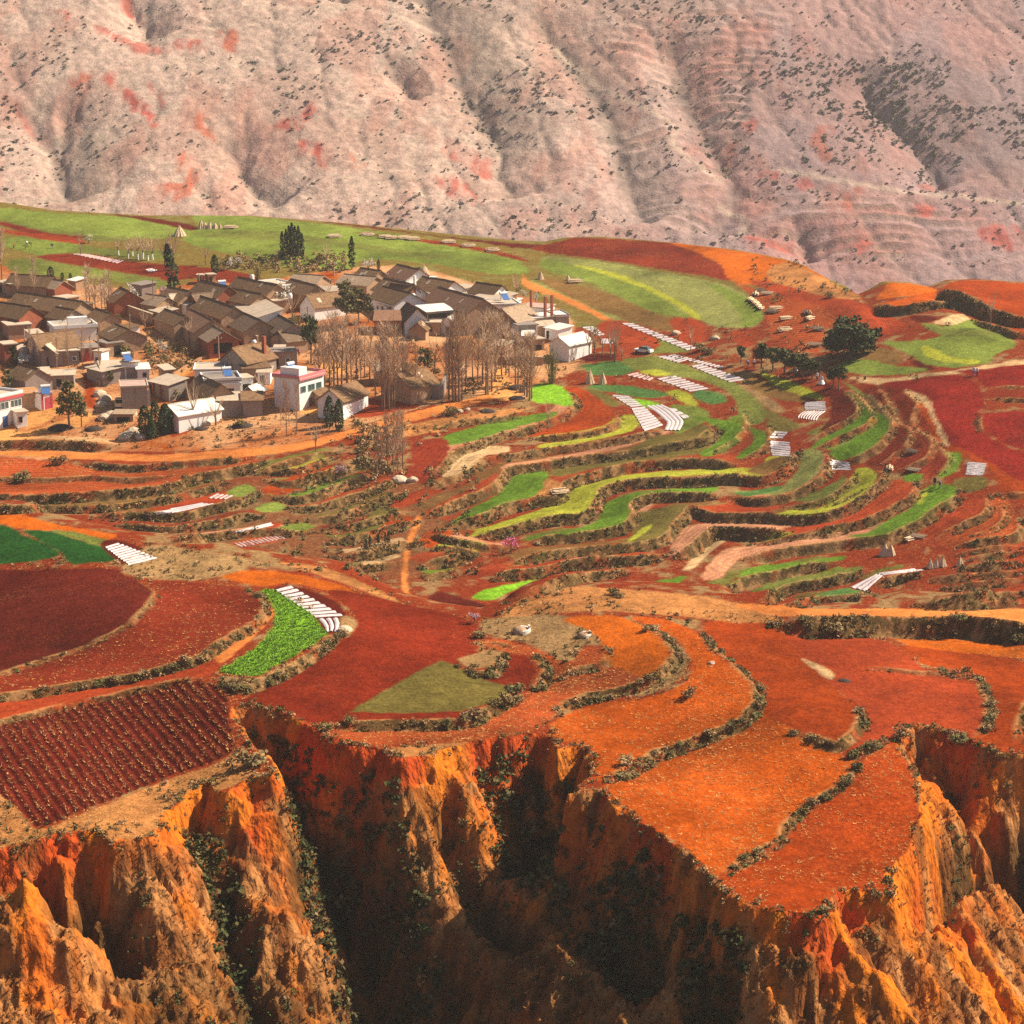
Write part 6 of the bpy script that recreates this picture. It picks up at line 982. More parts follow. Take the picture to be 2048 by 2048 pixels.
for a in ((99, 586, 542, 'wood', 'yellowish wooden pole before the small brick gable', False), (50, 694, 657, 'pole', 'pale concrete post left of the steep dark house', False), (262, 692, 628, 'wood', 'dark pole above the red plot', True), (257, 694, 652, 'pole', 'pale short post beside the dark pole', False), (438, 721, 673, 'pole', 'tall pale pole beside the orange lane', True), (603, 553, 534, 'pole', 'concrete pole before the brown thicket', True), (668, 551, 525, 'pole', 'slim pole with a lamp near the lone cypress', True), (935, 650, 612, 'pole', 'pale pole before the longest brown roof', True),
          (308, 628, 560, 'wood', 'dark pole among the blossom left of the leaning cypress', False), (399, 585, 548, 'pole', 'pale post beside the pump hut', False), (910, 598, 572, 'pole', 'short grey post at the top of the right cluster', False), (552, 698, 672, 'wood', 'thin post in front of the little gable by the bamboo', False), (993, 745, 715, 'wood', 'brown post behind the right poplars', False)): pole(*a)
# ------------------------------------------------------------------ plants
def leafcloud(pts, size, r, jitter=.5, aspect=.7, up=.3):
    """a crown of single leaf-sized faces at the given points"""
    pts = np.asarray(pts); n = len(pts); nr = r.normal(size=(n, 3))+[.45, .1, 1.1]+(pts-pts.mean(0))*.5/(np.abs(pts-pts.mean(0)).max()+1e-6); nr /= np.linalg.norm(nr, axis=1)[:, None]; a = np.cross(nr, r.normal(size=(n, 3))); a /= np.linalg.norm(a, axis=1)[:, None]
    b = np.cross(nr, a); b /= np.linalg.norm(b, axis=1)[:, None]; s = size*(1-jitter/2+jitter*r.random(n))[:, None]
    V = np.stack([pts-a*s-b*s*aspect*.4, pts+b*s*aspect-a*s*.2, pts+a*s+b*s*aspect*.2, pts-b*s*aspect+a*s*.1], 1).reshape(-1, 3)
    return V, np.arange(4*n).reshape(-1, 4)
def ball(n, r, rx=1, ry=1, rz=1, c=(0, 0, 0), shell=.55):
    p = r.normal(size=(n, 3)); p /= np.linalg.norm(p, axis=1)[:, None]; p *= (shell+(1-shell)*r.random(n))[:, None]
    return p*[rx, ry, rz]+np.array(c)
def tinted(V, base, r, per=4, var=.35, hue=.12):
    n = len(V)//per; t = (1-var+2*var*r.random(n))[:, None]*(1+hue*(r.random((n, 3))-.5)); return np.repeat(np.array(base)*t, per, 0)
TPL = {}
r_ = np.random.default_rng(5)
def bush_tpl(n, size, r): 
    c = [ball(max(3, n//4), r, .62, .62, .6, (r.uniform(-.45, .45), r.uniform(-.45, .45), r.uniform(.3, .75))) for _ in range(4)]
    p = np.vstack(c); p[:, 2] = np.abs(p[:, 2]); return leafcloud(p, size, r)
def tuft_tpl(n, r, spread=.8, w=.10):
    V = []; Q = []
    for k in range(n):
        a = r.uniform(0, 6.28); t = r.uniform(.15, 1)*spread; h = r.uniform(.5, 1.1); b = np.array((math.cos(a)*.25*t, math.sin(a)*.25*t, -.1)); d = np.array((math.cos(a)*t, math.sin(a)*t, h*(1-.3*t))); s = np.array((-math.sin(a), math.cos(a), 0))*w
        V += [b-s, b+s, b+d*.7+s*.8, b+d-s*.3]; Q.append([4*k, 4*k+1, 4*k+2, 4*k+3])
    return np.array(V), np.array(Q)
BUSH = [bush_tpl(32, .24, r_) for _ in range(6)]; BUSHL = [bush_tpl(20, .30, r_) for _ in range(6)]; TUFT = [tuft_tpl(9, r_) for _ in range(6)]; BIT = [tuft_tpl(2, r_, 1., .13) for _ in range(5)]; CORN = [tuft_tpl(4, r_, 1.1, .10) for _ in range(6)]
def scatter(name, tpls, pos, scale, col, label, cat, m='plant', zs=1., var=.3, kind='stuff', parent=None):
    pos = np.asarray(pos); n = len(pos); scale = np.broadcast_to(scale, (n,)); col = np.broadcast_to(col, (n, 3)); which = rng.integers(0, len(tpls), n); rz = rng.uniform(0, 6.28, n); VV = []; QQ = []; CC = []; off = 0
    for k, (V, Q) in enumerate(tpls):
        i = np.where(which == k)[0]
        if not len(i): continue
        c, s = np.cos(rz[i])[:, None], np.sin(rz[i])[:, None]; sc = scale[i][:, None]
        X = (V[None, :, 0]*c-V[None, :, 1]*s)*sc+pos[i, 0][:, None]; Y = (V[None, :, 0]*s+V[None, :, 1]*c)*sc+pos[i, 1][:, None]; Z = V[None, :, 2]*sc*zs+pos[i, 2][:, None]
        VV.append(np.stack([X, Y, Z], -1).reshape(-1, 3)); m_ = len(V); QQ.append((Q[None]+(np.arange(len(i))*m_)[:, None, None]).reshape(-1, Q.shape[1])+off); off += m_*len(i)
        t = (1-var+2*var*rng.random((len(i), m_//4)))[..., None]; CC.append((col[i][:, None, :]*t).repeat(4, 1).reshape(-1, 3))
    return obj(name, mesh(name, np.vstack(VV), np.vstack(QQ), m, False, {'Col': np.clip(np.vstack(CC), 0, .95)}), parent, label=label, cat=cat, kind=kind)
GREENS = np.array([(.105, .095, .030), (.14, .110, .038), (.19, .135, .050), (.31, .19, .085), (.42, .26, .12), (.085, .105, .030)])
def pick(n, w): w = np.array(w, float); return GREENS[rng.choice(len(GREENS), n, p=w/w.sum())]*(.75+.5*rng.random((n, 1)))
# scrub along the banks
acc = {'near': [], 'mid': [], 'left': [], 'right': []}
for zi, wl, hgt, rw, scr in BANKW:
    L = np.hypot(*np.diff(wl, axis=0).T); tot = L.sum(); n = int(tot*scr*(4.2 if zi == 0 else 3.9)); cum = np.concatenate([[0], np.cumsum(L)])
    if n < 1: continue
    u = rng.uniform(.5, tot-.5, n); u = u[vnoise(u*.35+wl[0, 0], u*0+wl[0, 1], 7) > .30]; x = np.interp(u, cum, wl[:, 0]); y = np.interp(u, cum, wl[:, 1]); k = np.clip(np.searchsorted(cum, u)-1, 0, len(L)-1)
    d = np.diff(wl, axis=0)[k]/L[k][:, None]; o = rng.uniform(-rw-.35, .05, len(u)); x = x-d[:, 1]*o; y = y+d[:, 0]*o
    key = 'near' if zi == 0 else None
    px, py = proj(x, y, look(B, x, y)); z = look(B, x, y)-.08
    s = rng.uniform(.26, .50, len(u))*(.8+.35*min(scr, 1.6))
    for q in range(len(u)):
        kk = key or ('left' if px[q] < 830 else ('right' if px[q] > 1700 and py[q] < 800 else 'mid')); acc[kk].append((x[q], y[q], z[q], s[q]))
for kk, lab, w in (('near', 'dry brown scrub growing on the hedge banks of the near spur', (3, 4, 3, 2, 1, 2)), ('mid', 'olive brown scrub on the terrace banks across the middle', (5, 4, 3, 2, 1, 4)), ('left', 'dark dry scrub on the banks below the village', (5, 5, 3, 2, 2, 3)), ('right', 'dark scrub on the banks around the right hollow', (5, 4, 2, 1, 1, 4))):
    a = np.array(acc[kk]); rng.shuffle(a); h = len(a)*(45 if kk == 'near' else 32)//100
    scatter('bank_scrub', BUSHL, a[:h, :3], a[:h, 3], pick(h, w), lab, 'scrub', zs=.9); scatter('bank_grass', TUFT, a[h:, :3], a[h:, 3]*1.2, pick(len(a)-h, (1, 1, 2, 4, 5, 1)), lab.replace('scrub', 'grass').replace('growing ', ''), 'grass')
# wild scrub in the hollow left of centre
pts = []; 
while len(pts) < 300:
    q = rng.uniform((560, 930), (960, 1165), (400, 2)); q = q[(fbm(q[:, 0]*.02, q[:, 1]*.035, 3, 311) > .5) & (np.abs(q[:, 0]-815-(1080-q[:, 1])*.12) > 14)]; pts += list(q)
q = np.array(pts[:300]); X, Y, Z = ground_at(q[:, 0], q[:, 1]); ok = Y > np.interp(X, CX, CY)+2
scatter('hollow_scrub', BUSH[:4]+BUSHL[:3], np.stack([X, Y, Z-.05], 1)[ok], rng.uniform(.3, .75, ok.sum()), pick(ok.sum(), (4, 5, 4, 4, 3, 3)), 'tangled brown scrub filling the hollow left of centre', 'scrub')
# grass and scrub about the village
q = rng.uniform((0, 560), (1140, 900), (2600, 2)); q = q[(fbm(q[:, 0]*.016, q[:, 1]*.03, 3, 321) > .5) | (q[:, 1] > 830)]; X, Y, Z = ground_at(q[:, 0], q[:, 1]); v = look(PRM[..., 0], X, Y) > .3
for c_f, r_f in FOOT: v &= np.hypot(X-c_f[0], Y-c_f[1]) > r_f*.8
X, Y, Z = X[v], Y[v], Z[v]; scatter('village_weeds', TUFT+BUSHL, np.stack([X, Y, Z-.05], 1), rng.uniform(.25, .7, len(X)), pick(len(X), (1, 2, 3, 5, 5, 1)), 'dry weeds and low scrub between the village houses', 'weeds')
# scrub and dead grass on the eroded front
ci = np.argwhere(CLIFF > .3); ci = ci[(Yg[ci[:, 0], 0] > 138)]
fy_ = np.gradient(B, axis=0)/np.gradient(Yg, axis=0); fx_ = np.gradient(B, axis=1)/np.gradient(Xg, axis=1); ci = ci[fy_[ci[:, 0], ci[:, 1]] > -.35]; pw = np.sqrt(1+np.minimum(fx_[ci[:, 0], ci[:, 1]]**2+fy_[ci[:, 0], ci[:, 1]]**2, 12)); sel = ci[rng.choice(len(ci), 42000, p=pw/pw.sum())]; gj = lambda A: A[sel[:, 0], sel[:, 1]]
gx_, gy_, gz_, gs, go_ = gj(Xg), gj(Yg), gj(B), gj(SPD), gj(CLIFF); gg_ = gj(GLD); lush = np.maximum(sstep(1.7, .7, gg_)*sstep(1, 4, go_), .35*sstep(4, 9, gs)*sstep(5, 12, go_)); nn = fbm(gx_*.25, gy_*.25, 3, 331); barr = sstep(2.2, .5, gs)
keepd = (rng.random(len(sel)) < .70*(1-barr*.93)*(nn > .38)); keepg = (rng.random(len(sel)) < lush*.30*(nn > .42))
P3 = np.stack([gx_, gy_, gz_-.05], 1)+np.stack([rng.uniform(-.12, .12, len(sel)), rng.uniform(-.12, .12, len(sel)), np.zeros(len(sel))], 1)
scatter('dead_grass', TUFT, P3[keepd], rng.uniform(.18, .42, keepd.sum()), pick(keepd.sum(), (0, 1, 3, 5, 5, 0))*np.array((.95, .66, .42)), 'tufts of dead grass clinging to the eroded cliffs', 'grass', zs=.8)
scatter('gully_scrub', BUSH+TUFT[:3], P3[keepg], rng.uniform(.22, .62, keepg.sum()), pick(keepg.sum(), (5, 4, 3, 1, 0, 6))*.75, 'dark green scrub in the shaded gullies of the cliffs', 'scrub')
gi_ = np.argwhere((GLDM < 1.3) & (CLIFF > 1.2) & (Yg > 140)); sel = gi_[rng.integers(0, len(gi_), 3000)]; sx, sy = Xg[sel[:, 0], sel[:, 1]], Yg[sel[:, 0], sel[:, 1]]; v = fbm(sx*.3, sy*.3, 3, 381) > .40; sx, sy = sx[v], sy[v]
scatter('gully_bushes', BUSHL, np.c_[sx, sy, look(B, sx, sy)-.08], .3+.75*rng.random(len(sx))**1.5, pick(len(sx), (5, 4, 2, 1, 0, 7))*.7, 'dark bushes crowding the floors of the cliff gullies', 'bushes')
# fringe of scrub and dead grass along the cliff rim
rl = crom(rim, False, 8); n = 1500; u = rng.uniform(0, len(rl)-1.01, n); k = u.astype(int); t = (u-k)[:, None]; p = rl[k]*(1-t)+rl[k+1]*t+rng.normal(0, .35, (n, 2)); v = (vnoise(p[:, 0]*.4, p[:, 1]*.4, 17) > .38)&(p[:,1]>140); p = p[v]
scatter('rim_scrub', BUSH[:3]+TUFT, np.c_[p, look(B, p[:, 0], p[:, 1])-.1], rng.uniform(.22, .55, len(p)), pick(len(p), (2, 3, 4, 5, 4, 1)), 'scrub and dead grass fringing the cliff rim', 'scrub')
# straw left on the near fields
ni = np.argwhere((ZONE == 0) & (CLIFF == 0) & (PRM[..., 0] > .2) & (FID != mz) & (Yg > 140)); sel = ni[rng.integers(0, len(ni), 70000)]; pr = PRM[sel[:, 0], sel[:, 1], 0]; cl = fbm(Xg[sel[:, 0], sel[:, 1]]*.2, Yg[sel[:, 0], sel[:, 1]]*.2, 3, 341); kp = rng.random(len(sel)) < (.12+pr*pr*.8)*(cl > .36); sel = sel[kp]
p = np.stack([Xg[sel[:, 0], sel[:, 1]]+rng.uniform(-.15, .15, len(sel)), Yg[sel[:, 0], sel[:, 1]]+rng.uniform(-.15, .15, len(sel)), B[sel[:, 0], sel[:, 1]]+.02], 1)
scatter('straw_litter', BIT, p, rng.uniform(.10, .40, len(p)), np.array((.50, .25, .075))*(.6+.7*rng.random((len(p), 1))), 'loose bits of maize straw lying on the stubble fields', 'straw', zs=.28)
# rows of cut maize stalks
mi = np.argwhere(mk); a = np.stack([Xg[mk], Yg[mk]], 1); lo, hi = rowc[mk].min(), rowc[mk].max(); al = a@ROWD; pp = []
for rr_ in np.arange(math.ceil(lo/1.02), hi/1.02):
    for s in np.arange(al.min(), al.max(), .22): pp.append(ROWN*rr_*1.02+ROWD*(s+rng.uniform(-.15, .15))+ROWN*rng.normal(0, .11))
pp = np.array(pp); jx = np.clip(((pp[:, 0]/pp[:, 1])-us[0])/(us[1]-us[0]), 0, NU-2).round().astype(int); jy = np.clip(np.searchsorted(ys, pp[:, 1]), 0, NY-1); v = mk[jy, jx] & (rng.random(len(pp)) < .25+.75*vnoise(pp[:, 0]*.9, pp[:, 1]*.5, 44)); pp = pp[v]
scatter('maize_stubble', CORN, np.c_[pp, look(B, pp[:, 0], pp[:, 1])-.02], rng.uniform(.16, .42, len(pp)), np.array((.55, .25, .09))*(.7+.5*rng.random((len(pp), 1))), 'rows of cut maize stalks in the lower left field', 'maize stubble', zs=.7)
# weeds of the crest, the burial plot and the eroded shoulder
wf = [i for i, f in enumerate(F) if f[0] == 0 and f[1] in ('sand', 'dg', 'tan')]; ni = np.argwhere((ZONE == 0) & (CLIFF == 0) & ((FID == -1) | np.isin(FID, wf)) & (Yg > 140)); sel = ni[rng.integers(0, len(ni), 5200)]; sx, sy = Xg[sel[:, 0], sel[:, 1]], Yg[sel[:, 0], sel[:, 1]]; v = fbm(sx*.18, sy*.18, 3, 361) > .47; sx, sy = sx[v]+rng.uniform(-.2, .2, v.sum()), sy[v]+rng.uniform(-.2, .2, v.sum())
scatter('crest_weeds', TUFT+BUSH[:2], np.c_[sx, sy, look(B, sx, sy)-.04], .16+.5*rng.random(len(sx))**2, pick(len(sx), (2, 3, 4, 5, 5, 1)), 'dry weeds over the sandy crest, the burial plot and field verges', 'weeds')
q = np.r_[rng.uniform((1500, 515), (1720, 605), (330, 2)), rng.uniform((1380, 650), (1900, 760), (380, 2)), rng.uniform((1150, 620), (1560, 800), (300, 2))]; q = q[fbm(q[:, 0]*.03, q[:, 1]*.06, 3, 371) > .5]; X, Y, Z = ground_at(q[:, 0], q[:, 1]); v = Y < 530; v &= look(PRM[..., 1], X, Y) < .5
scatter('slope_weeds', TUFT+BUSH[:3], np.stack([X, Y, Z-.05], 1)[v], .25+.8*rng.random(v.sum())**2, pick(v.sum(), (2, 3, 4, 5, 4, 2)), 'weeds and low scrub on the slopes right of the village', 'weeds')
# young crop blades on the vivid near plot
gi = [i for i, f in enumerate(F) if f[1] == 'gb' and f[0] == 0][0]; sel = np.argwhere(FID == gi); sel = sel[rng.integers(0, len(sel), 2600)]
p = np.stack([Xg[sel[:, 0], sel[:, 1]]+rng.uniform(-.2, .2, len(sel)), Yg[sel[:, 0], sel[:, 1]]+rng.uniform(-.2, .2, len(sel)), B[sel[:, 0], sel[:, 1]]-.03], 1)
scatter('young_crop', TUFT[:4], p, rng.uniform(.25, .5, len(p)), np.array((.20, .36, .03))*(.6+.6*rng.random((len(p), 1))), 'leafy young crop on the bright green plot beside the striped film', 'crop', zs=.8)
# mountain shrubs
def look_m(x, y):
    i = np.clip((x+330)/660*(NXm-1), 0, NXm-1.001); j = np.clip((y-MY0+40)/325*(NYm-1), 0, NYm-1.001); a, b = i.astype(int), j.astype(int); fx, fy = i-a, j-b
    g = lambda A: (A[b, a]*(1-fx)+A[b, a+1]*fx)*(1-fy)+(A[b+1, a]*(1-fx)+A[b+1, a+1]*fx)*fy
    return g(mh), g(SHR), g(terr)
x = rng.uniform(-325, 325, 56000); y = rng.uniform(MY0-20, MY0+270, 56000); z, sh, te = look_m(x, y); cl = fbm(x*.05, y*.05, 4, 351)
kp = rng.random(len(x)) < (.10+.55*sh)*(1-.6*te)*(cl > .44); x, y, z, sh = x[kp], y[kp], z[kp], sh[kp]; n = len(x)
mb_ = [bush_tpl(8, .5, r_) for _ in range(6)]
scatter('mountain_shrubs', mb_, np.stack([x, y, z-.2], 1), (.3+.9*rng.random(n)**2)*(1+.5*sh)*np.array(1.), np.array([(.11, .12, .075), (.13, .13, .08), (.18, .15, .11), (.12, .105, .10)])[rng.integers(0, 4, n)], 'sparse dark shrubs dotted over the far mountainside', 'shrubs')

# ---- trees: variants are built once, copies share their meshes
def tree_meshes(kind, seed):
    r = np.random.default_rng(seed); R_ = random.Random(seed); out = []
    if kind == 'poplar':
        t = MB(); lx, ly = R_.uniform(-.5, .5), R_.uniform(-.5, .5); P = [(lx*k/5*k/5+R_.uniform(-.06, .06), ly*k/5*k/5+R_.uniform(-.06, .06), 12*k/5-.3*(k == 0)) for k in range(6)]; t.tube(P, [.16, .135, .11, .08, .05, .02], 5); out.append(('trunk', t.me('trunk', 'bark')))
        b = MB(); tp = lambda s: np.array([np.interp(s*5, range(6), [p[i] for p in P]) for i in range(3)])
        for k in range(40):
            s = R_.uniform(.26, .97); p0 = tp(s); a = R_.uniform(0, 6.28); L = 12*(.10+.26*(1-s))*R_.uniform(.7, 1.2); o = R_.uniform(.35, .75); d1 = np.array((math.cos(a)*o, math.sin(a)*o, 1-.2*o)); m1 = p0+d1*L*.5; e = m1+np.array((math.cos(a)*o*.6, math.sin(a)*o*.6, 1))*L*.5
            b.tube([p0, m1, e], [.05, .038, .016], 3, False)
            for q in range(15):
                f = R_.uniform(.2, 1); c = p0*(1-f)+e*f; a2 = a+R_.uniform(-1.8, 1.8); tl = R_.uniform(.5, 1.5); tip = c+np.array((math.cos(a2)*.5, math.sin(a2)*.5, .85))*tl; w = .017; b.add([c+(w, 0, 0), c+(-w*.5, w, 0), c+(-w*.5, -w, 0), tip], (), [(0, 1, 3), (1, 2, 3), (2, 0, 3)])
        out.append(('branches', b.me('branches', 'twig')))
    elif kind in ('bare', 'orchard'):
        h = 1.; t = MB(); t.tube([(0, 0, -.3), (.1, 0, 1.2), (.05, .1, 2.4)], [.2, .16, .12], 5); out.append(('trunk', t.me('trunk', 'bark')))
        if kind == 'orchard': w = MB(); w.tube([(0, 0, -.1), (.1, 0, 1.25)], [.26, .23], 7, False); out.append(('whitewash_band', w.me('whitewash_band', 'whitewash')))
        b = MB()
        for k in range(9):
            a = k*.7+R_.uniform(-.3, .3); o = R_.uniform(.35, .8); p0 = np.array((.06, .05, R_.uniform(1.3, 2.4))); e = p0+np.array((math.cos(a)*o, math.sin(a)*o, 1))*R_.uniform(1.8, 3.2); m1 = (p0+e)/2+np.array((math.cos(a), math.sin(a), -.4))*.2; b.tube([p0, m1, e], [.085, .055, .02], 3, False)
            for q in range(11):
                f = R_.uniform(.25, 1); c = p0*(1-f)+e*f; a2 = a+R_.uniform(-1.6, 1.6); tip = c+np.array((math.cos(a2)*.7, math.sin(a2)*.7, .8))*R_.uniform(.5, 1.3); w = .017; b.add([c+(w, 0, 0), c+(-w*.5, w, 0), c+(-w*.5, -w, 0), tip], (), [(0, 1, 3), (1, 2, 3), (2, 0, 3)])
        out.append(('branches', b.me('branches', 'twig')))
    elif kind == 'cypress':
        t = MB().tube([(0, 0, -.3), (0, 0, 7.5)], [.16, .04], 5); out.append(('trunk', t.me('trunk', 'bark'))); z = r.random(420)**.8; wd = 1.05*np.sin(np.pi*np.clip(z*.93+.07, 0, 1))**.6*(1-.45*z)*(1+.25*np.sin(z*19+seed)); a = r.uniform(0, 6.28, 420); q = (.6+.4*r.random(420))*wd
        V, Q = leafcloud(np.stack([q*np.cos(a), q*np.sin(a), .7+z*9.2], 1), .30, r); out.append(('crown', mesh('crown', V, Q, 'plant', False, {'Col': tinted(V, (.040, .058, .020), r)})))
    elif kind == 'conifer':
        t = MB().tube([(0, 0, -.3), (0, 0, 4.5)], [.15, .04], 5); out.append(('trunk', t.me('trunk', 'bark'))); z = r.random(760)**.9; wd = 1.55*np.sin(np.pi*np.clip(z*.85+.15, 0, 1))**.55; a = r.uniform(0, 6.28, 760); q = (.65+.35*r.random(760))*wd*(1+.12*np.sin(a*3+z*8))
        V, Q = leafcloud(np.stack([q*np.cos(a), q*np.sin(a), .15+z*6.4], 1), .27, r); out.append(('crown', mesh('crown', V, Q, 'plant', False, {'Col': tinted(V, (.040, .072, .018), r)})))
    elif kind in ('pine', 'broad', 'olive_tree', 'massive'):
        t = MB(); t.tube([(0, 0, -.3), (.15, .05, 1.4), (.05, .1, 3.2)], [.22, .18, .1], 6)
        cl = []
        for k in range({'olive_tree': 13, 'massive': 30, 'pine': 15, 'broad': 15}[kind]):
            a = k*2.4; o = R_.uniform(.3, 1.9) if kind != 'massive' else 2.3*math.sqrt(R_.random()); c = np.array((math.cos(a)*o, math.sin(a)*o, R_.uniform(2.6, 4.9)-(o*.35 if kind == 'pine' else 0) if kind != 'massive' else R_.uniform(1.0, 4.9-o*.45))); t.tube([(.05, .1, 2.2), c*[.5, .5, .8], c], [.09, .06, .03], 4, False); cl.append(ball(48, r, .95, .95, .6, c, .3))
        if kind == 'olive_tree': cl += [c*[.75, .75, 1]+[0, 0, 2.2] for c in cl[:7]]
        out.append(('trunk', t.me('trunk', 'bark'))); V, Q = leafcloud(np.vstack(cl), .26, r); col = {'pine': (.075, .085, .024), 'broad': (.055, .072, .020), 'massive': (.050, .068, .018), 'olive_tree': (.125, .115, .038)}[kind]; out.append(('crown', mesh('crown', V, Q, 'plant', False, {'Col': tinted(V, col, r)})))
    elif kind in ('blossom', 'pink', 'lilac'):
        t = MB(); t.tube([(0, 0, -.3), (.1, .1, 1.2)], [.16, .11], 5); cl = []
        for k in range(9):
            a = k*2.4; o = R_.uniform(.4, 1.6); c = np.array((math.cos(a)*o, math.sin(a)*o, R_.uniform(1.8, 3.9)-o*.3)); t.tube([(.1, .1, 1.1), c*[.5, .5, .75], c], [.06, .04, .02], 3, False); cl.append(ball(34, r, .75, .75, .6, c, .2))
        out.append(('trunk', t.me('trunk', 'bark'))); V, Q = leafcloud(np.vstack(cl), .17, r); out.append(('blossom', mesh('blossom', V, Q, 'plant', False, {'Col': tinted(V, {'blossom': (.62, .58, .50), 'pink': (.62, .17, .30), 'lilac': (.42, .24, .27)}[kind], r, 4, .2)})))
    elif kind == 'bamboo':
        t = MB(); lp = []
        for k in range(46):
            a = R_.uniform(0, 6.28); o = R_.uniform(0, .9); h = R_.uniform(4.5, 7.6); e = np.array((math.cos(a)*o*2.6, math.sin(a)*o*2.6, h*(1-.12*o))); b0 = np.array((math.cos(a)*o*.7, math.sin(a)*o*.7, -.2)); m1 = (b0+e)/2+[0, 0, .4]; t.tube([b0, m1, e], [.05, .045, .015], 3, False)
            f = r.random(16)**.7; lp.append(b0*(1-f[:, None])+e*f[:, None]+r.normal(0, .16, (16, 3)))
        out.append(('culms', t.me('culms', mat_bamboo))); V, Q = leafcloud(np.vstack(lp), .24, r, aspect=.4); out.append(('foliage', mesh('foliage', V, Q, 'plant', False, {'Col': tinted(V, (.24, .20, .055), r)})))
    elif kind == 'shrub':
        t = MB(); [t.tube([(0, 0, -.2), (math.cos(a)*.3, math.sin(a)*.3, .7)], [.05, .02], 3, False) for a in (0, 1.6, 3.1, 4.7)]; out.append(('stems', t.me('stems', 'bark'))); p = np.vstack([ball(42, r, .6, .6, .55, (R_.uniform(-.5, .5), R_.uniform(-.5, .5), R_.uniform(.4, .9)), .3) for _ in range(6)]); p[:, 2] = np.abs(p[:, 2])
        V, Q = leafcloud(p, .13, r); out.append(('crown', mesh('crown', V, Q, 'plant', False, {'Col': tinted(V, [(.26, .18, .075), (.20, .15, .055), (.34, .22, .10), (.17, .145, .05)][seed % 4], r)})))
    return out
mat_bamboo = mat('bamboo_culm', (.22, .19, .07), var=.2); TH = dict(poplar=12.2, bare=5.2, orchard=5.0, cypress=10., conifer=6.6, pine=5.4, broad=5.5, massive=5.6, olive_tree=7.6, blossom=4.4, pink=4.4, lilac=4.4, bamboo=7.2, shrub=1.5)
NAMES = dict(poplar='bare_poplar', bare='bare_tree', orchard='orchard_tree', cypress='cypress_tree', conifer='conifer_tree', pine='pine_tree', broad='broadleaf_tree', massive='broadleaf_tree', olive_tree='evergreen_tree', blossom='blossom_tree', pink='blossom_tree', lilac='blossom_tree', bamboo='bamboo_clump', shrub='bush')
_tm = {}; TREES_AT = []
def tree(kind, px, py, top, label, group=None, width=1., tilt=0., var=None, at=None, hh=None):
    v = var if var is not None else len(TREES_AT) % 4
    if (kind, v) not in _tm: _tm[kind, v] = tree_meshes(kind, 100+v+17*len(kind))
    if at: x, y, z = at; h = hh
    else:
        x, y, z = gp(px, py); w = y*c_-(z-CZ)*s_; h = max((py-top)*w/FP/math.cos(PITCH+(py-1024)/FP), .4)
    s = h/TH[kind]; t = obj(NAMES[kind], None, None, (x, y, z), (len(TREES_AT)*2.17) % 6.28, label, 'bush' if kind == 'shrub' else ('bamboo' if kind == 'bamboo' else 'tree'), group, sc=(s*width, s*width, s))
    if tilt: t.rotation_euler = (0, tilt, 0)
    for nm, me in _tm[kind, v]: obj(nm, me, t)
    TREES_AT.append((x, y)); return t
ORD = ['first', 'second', 'third', 'fourth', 'fifth', 'sixth', 'seventh', 'eighth', 'ninth', 'tenth', 'eleventh', 'twelfth', 'thirteenth', 'fourteenth', 'fifteenth', 'sixteenth', 'seventeenth', 'eighteenth', 'nineteenth', 'twentieth', 'twenty-first', 'twenty-second', 'twenty-third', 'twenty-fourth', 'twenty-fifth']
def row(kind, lst, what, group, width=1.):
    for k, a in enumerate(sorted(lst)): tree(kind, a[0], a[1], a[1]-(a[1]-a[2])*(.78+.34*((a[0]*.618) % 1)) if kind == 'poplar' else a[2], f'{ORD[k]} from the left of {what}', group, a[3] if len(a) > 3 else width)
row('poplar', [(4, 560, 452), (36, 600, 525), (70, 600, 503), (174, 622, 545), (181, 626, 540), (191, 630, 535), (204, 628, 540), (211, 630, 548), (219, 633, 535)], 'the bare poplars along the upper left roofs', 'bare poplars by the upper left roofs', 1.1)
row('poplar', [(64, 735, 655), (78, 737, 648), (115, 744, 660), (137, 744, 657), (166, 744, 655), (183, 740, 655), (201, 757, 662)], 'the thin bare poplars before the cream roofed row', 'thin poplars at the left of the village', .62)
row('poplar', [(562, 850, 782), (573, 873, 745), (578, 852, 765), (594, 868, 750)], 'the bare poplars in front of the pink rimmed villa', 'poplars before the villa', .8)
row('poplar', [(638, 780, 655), (650, 788, 650), (660, 770, 655), (668, 780, 640), (676, 776, 660), (684, 784, 650), (694, 770, 645), (703, 776, 655), (713, 770, 640), (722, 768, 665), (729, 754, 650), (740, 770, 650)], 'the bare poplars between the villa and the farmhouse', 'poplars left of the farmhouse', 1.25)
row('poplar', [(751, 792, 668), (765, 822, 670), (769, 819, 690), (778, 821, 660), (784, 817, 690), (788, 816, 670), (796, 792, 680), (805, 797, 690), (815, 796, 690), (832, 798, 680), (772, 800, 650)], 'the bare poplars around the old farmhouse', 'poplars around the farmhouse', 1.2)
row('poplar', [(898, 800, 680), (906, 803, 655), (911, 802, 670), (919, 803, 645), (924, 801, 660), (932, 770, 650), (945, 760, 650), (955, 770, 655)], 'the bare poplars left of the road bend', 'poplars left of the road bend', 1.3)
row('poplar', [(966, 768, 645), (972, 788, 640), (976, 789, 655), (984, 783, 650), (990, 760, 640), (1003, 750, 640), (1012, 750, 645), (1018, 753, 650), (1031, 771, 645), (1036, 769, 655), (1049, 791, 665), (1054, 794, 655), (1059, 801, 665), (1063, 797, 685)], 'the bare poplars right of the road bend', 'poplars right of the road bend', 1.25)
row('bare', [(1179, 717, 650), (1188, 719, 645), (1205, 710, 660), (1222, 714, 642), (1229, 723, 640), (1234, 709, 655)], 'the bare trees beside the film strips right of the village', 'bare trees right of the village', .6)
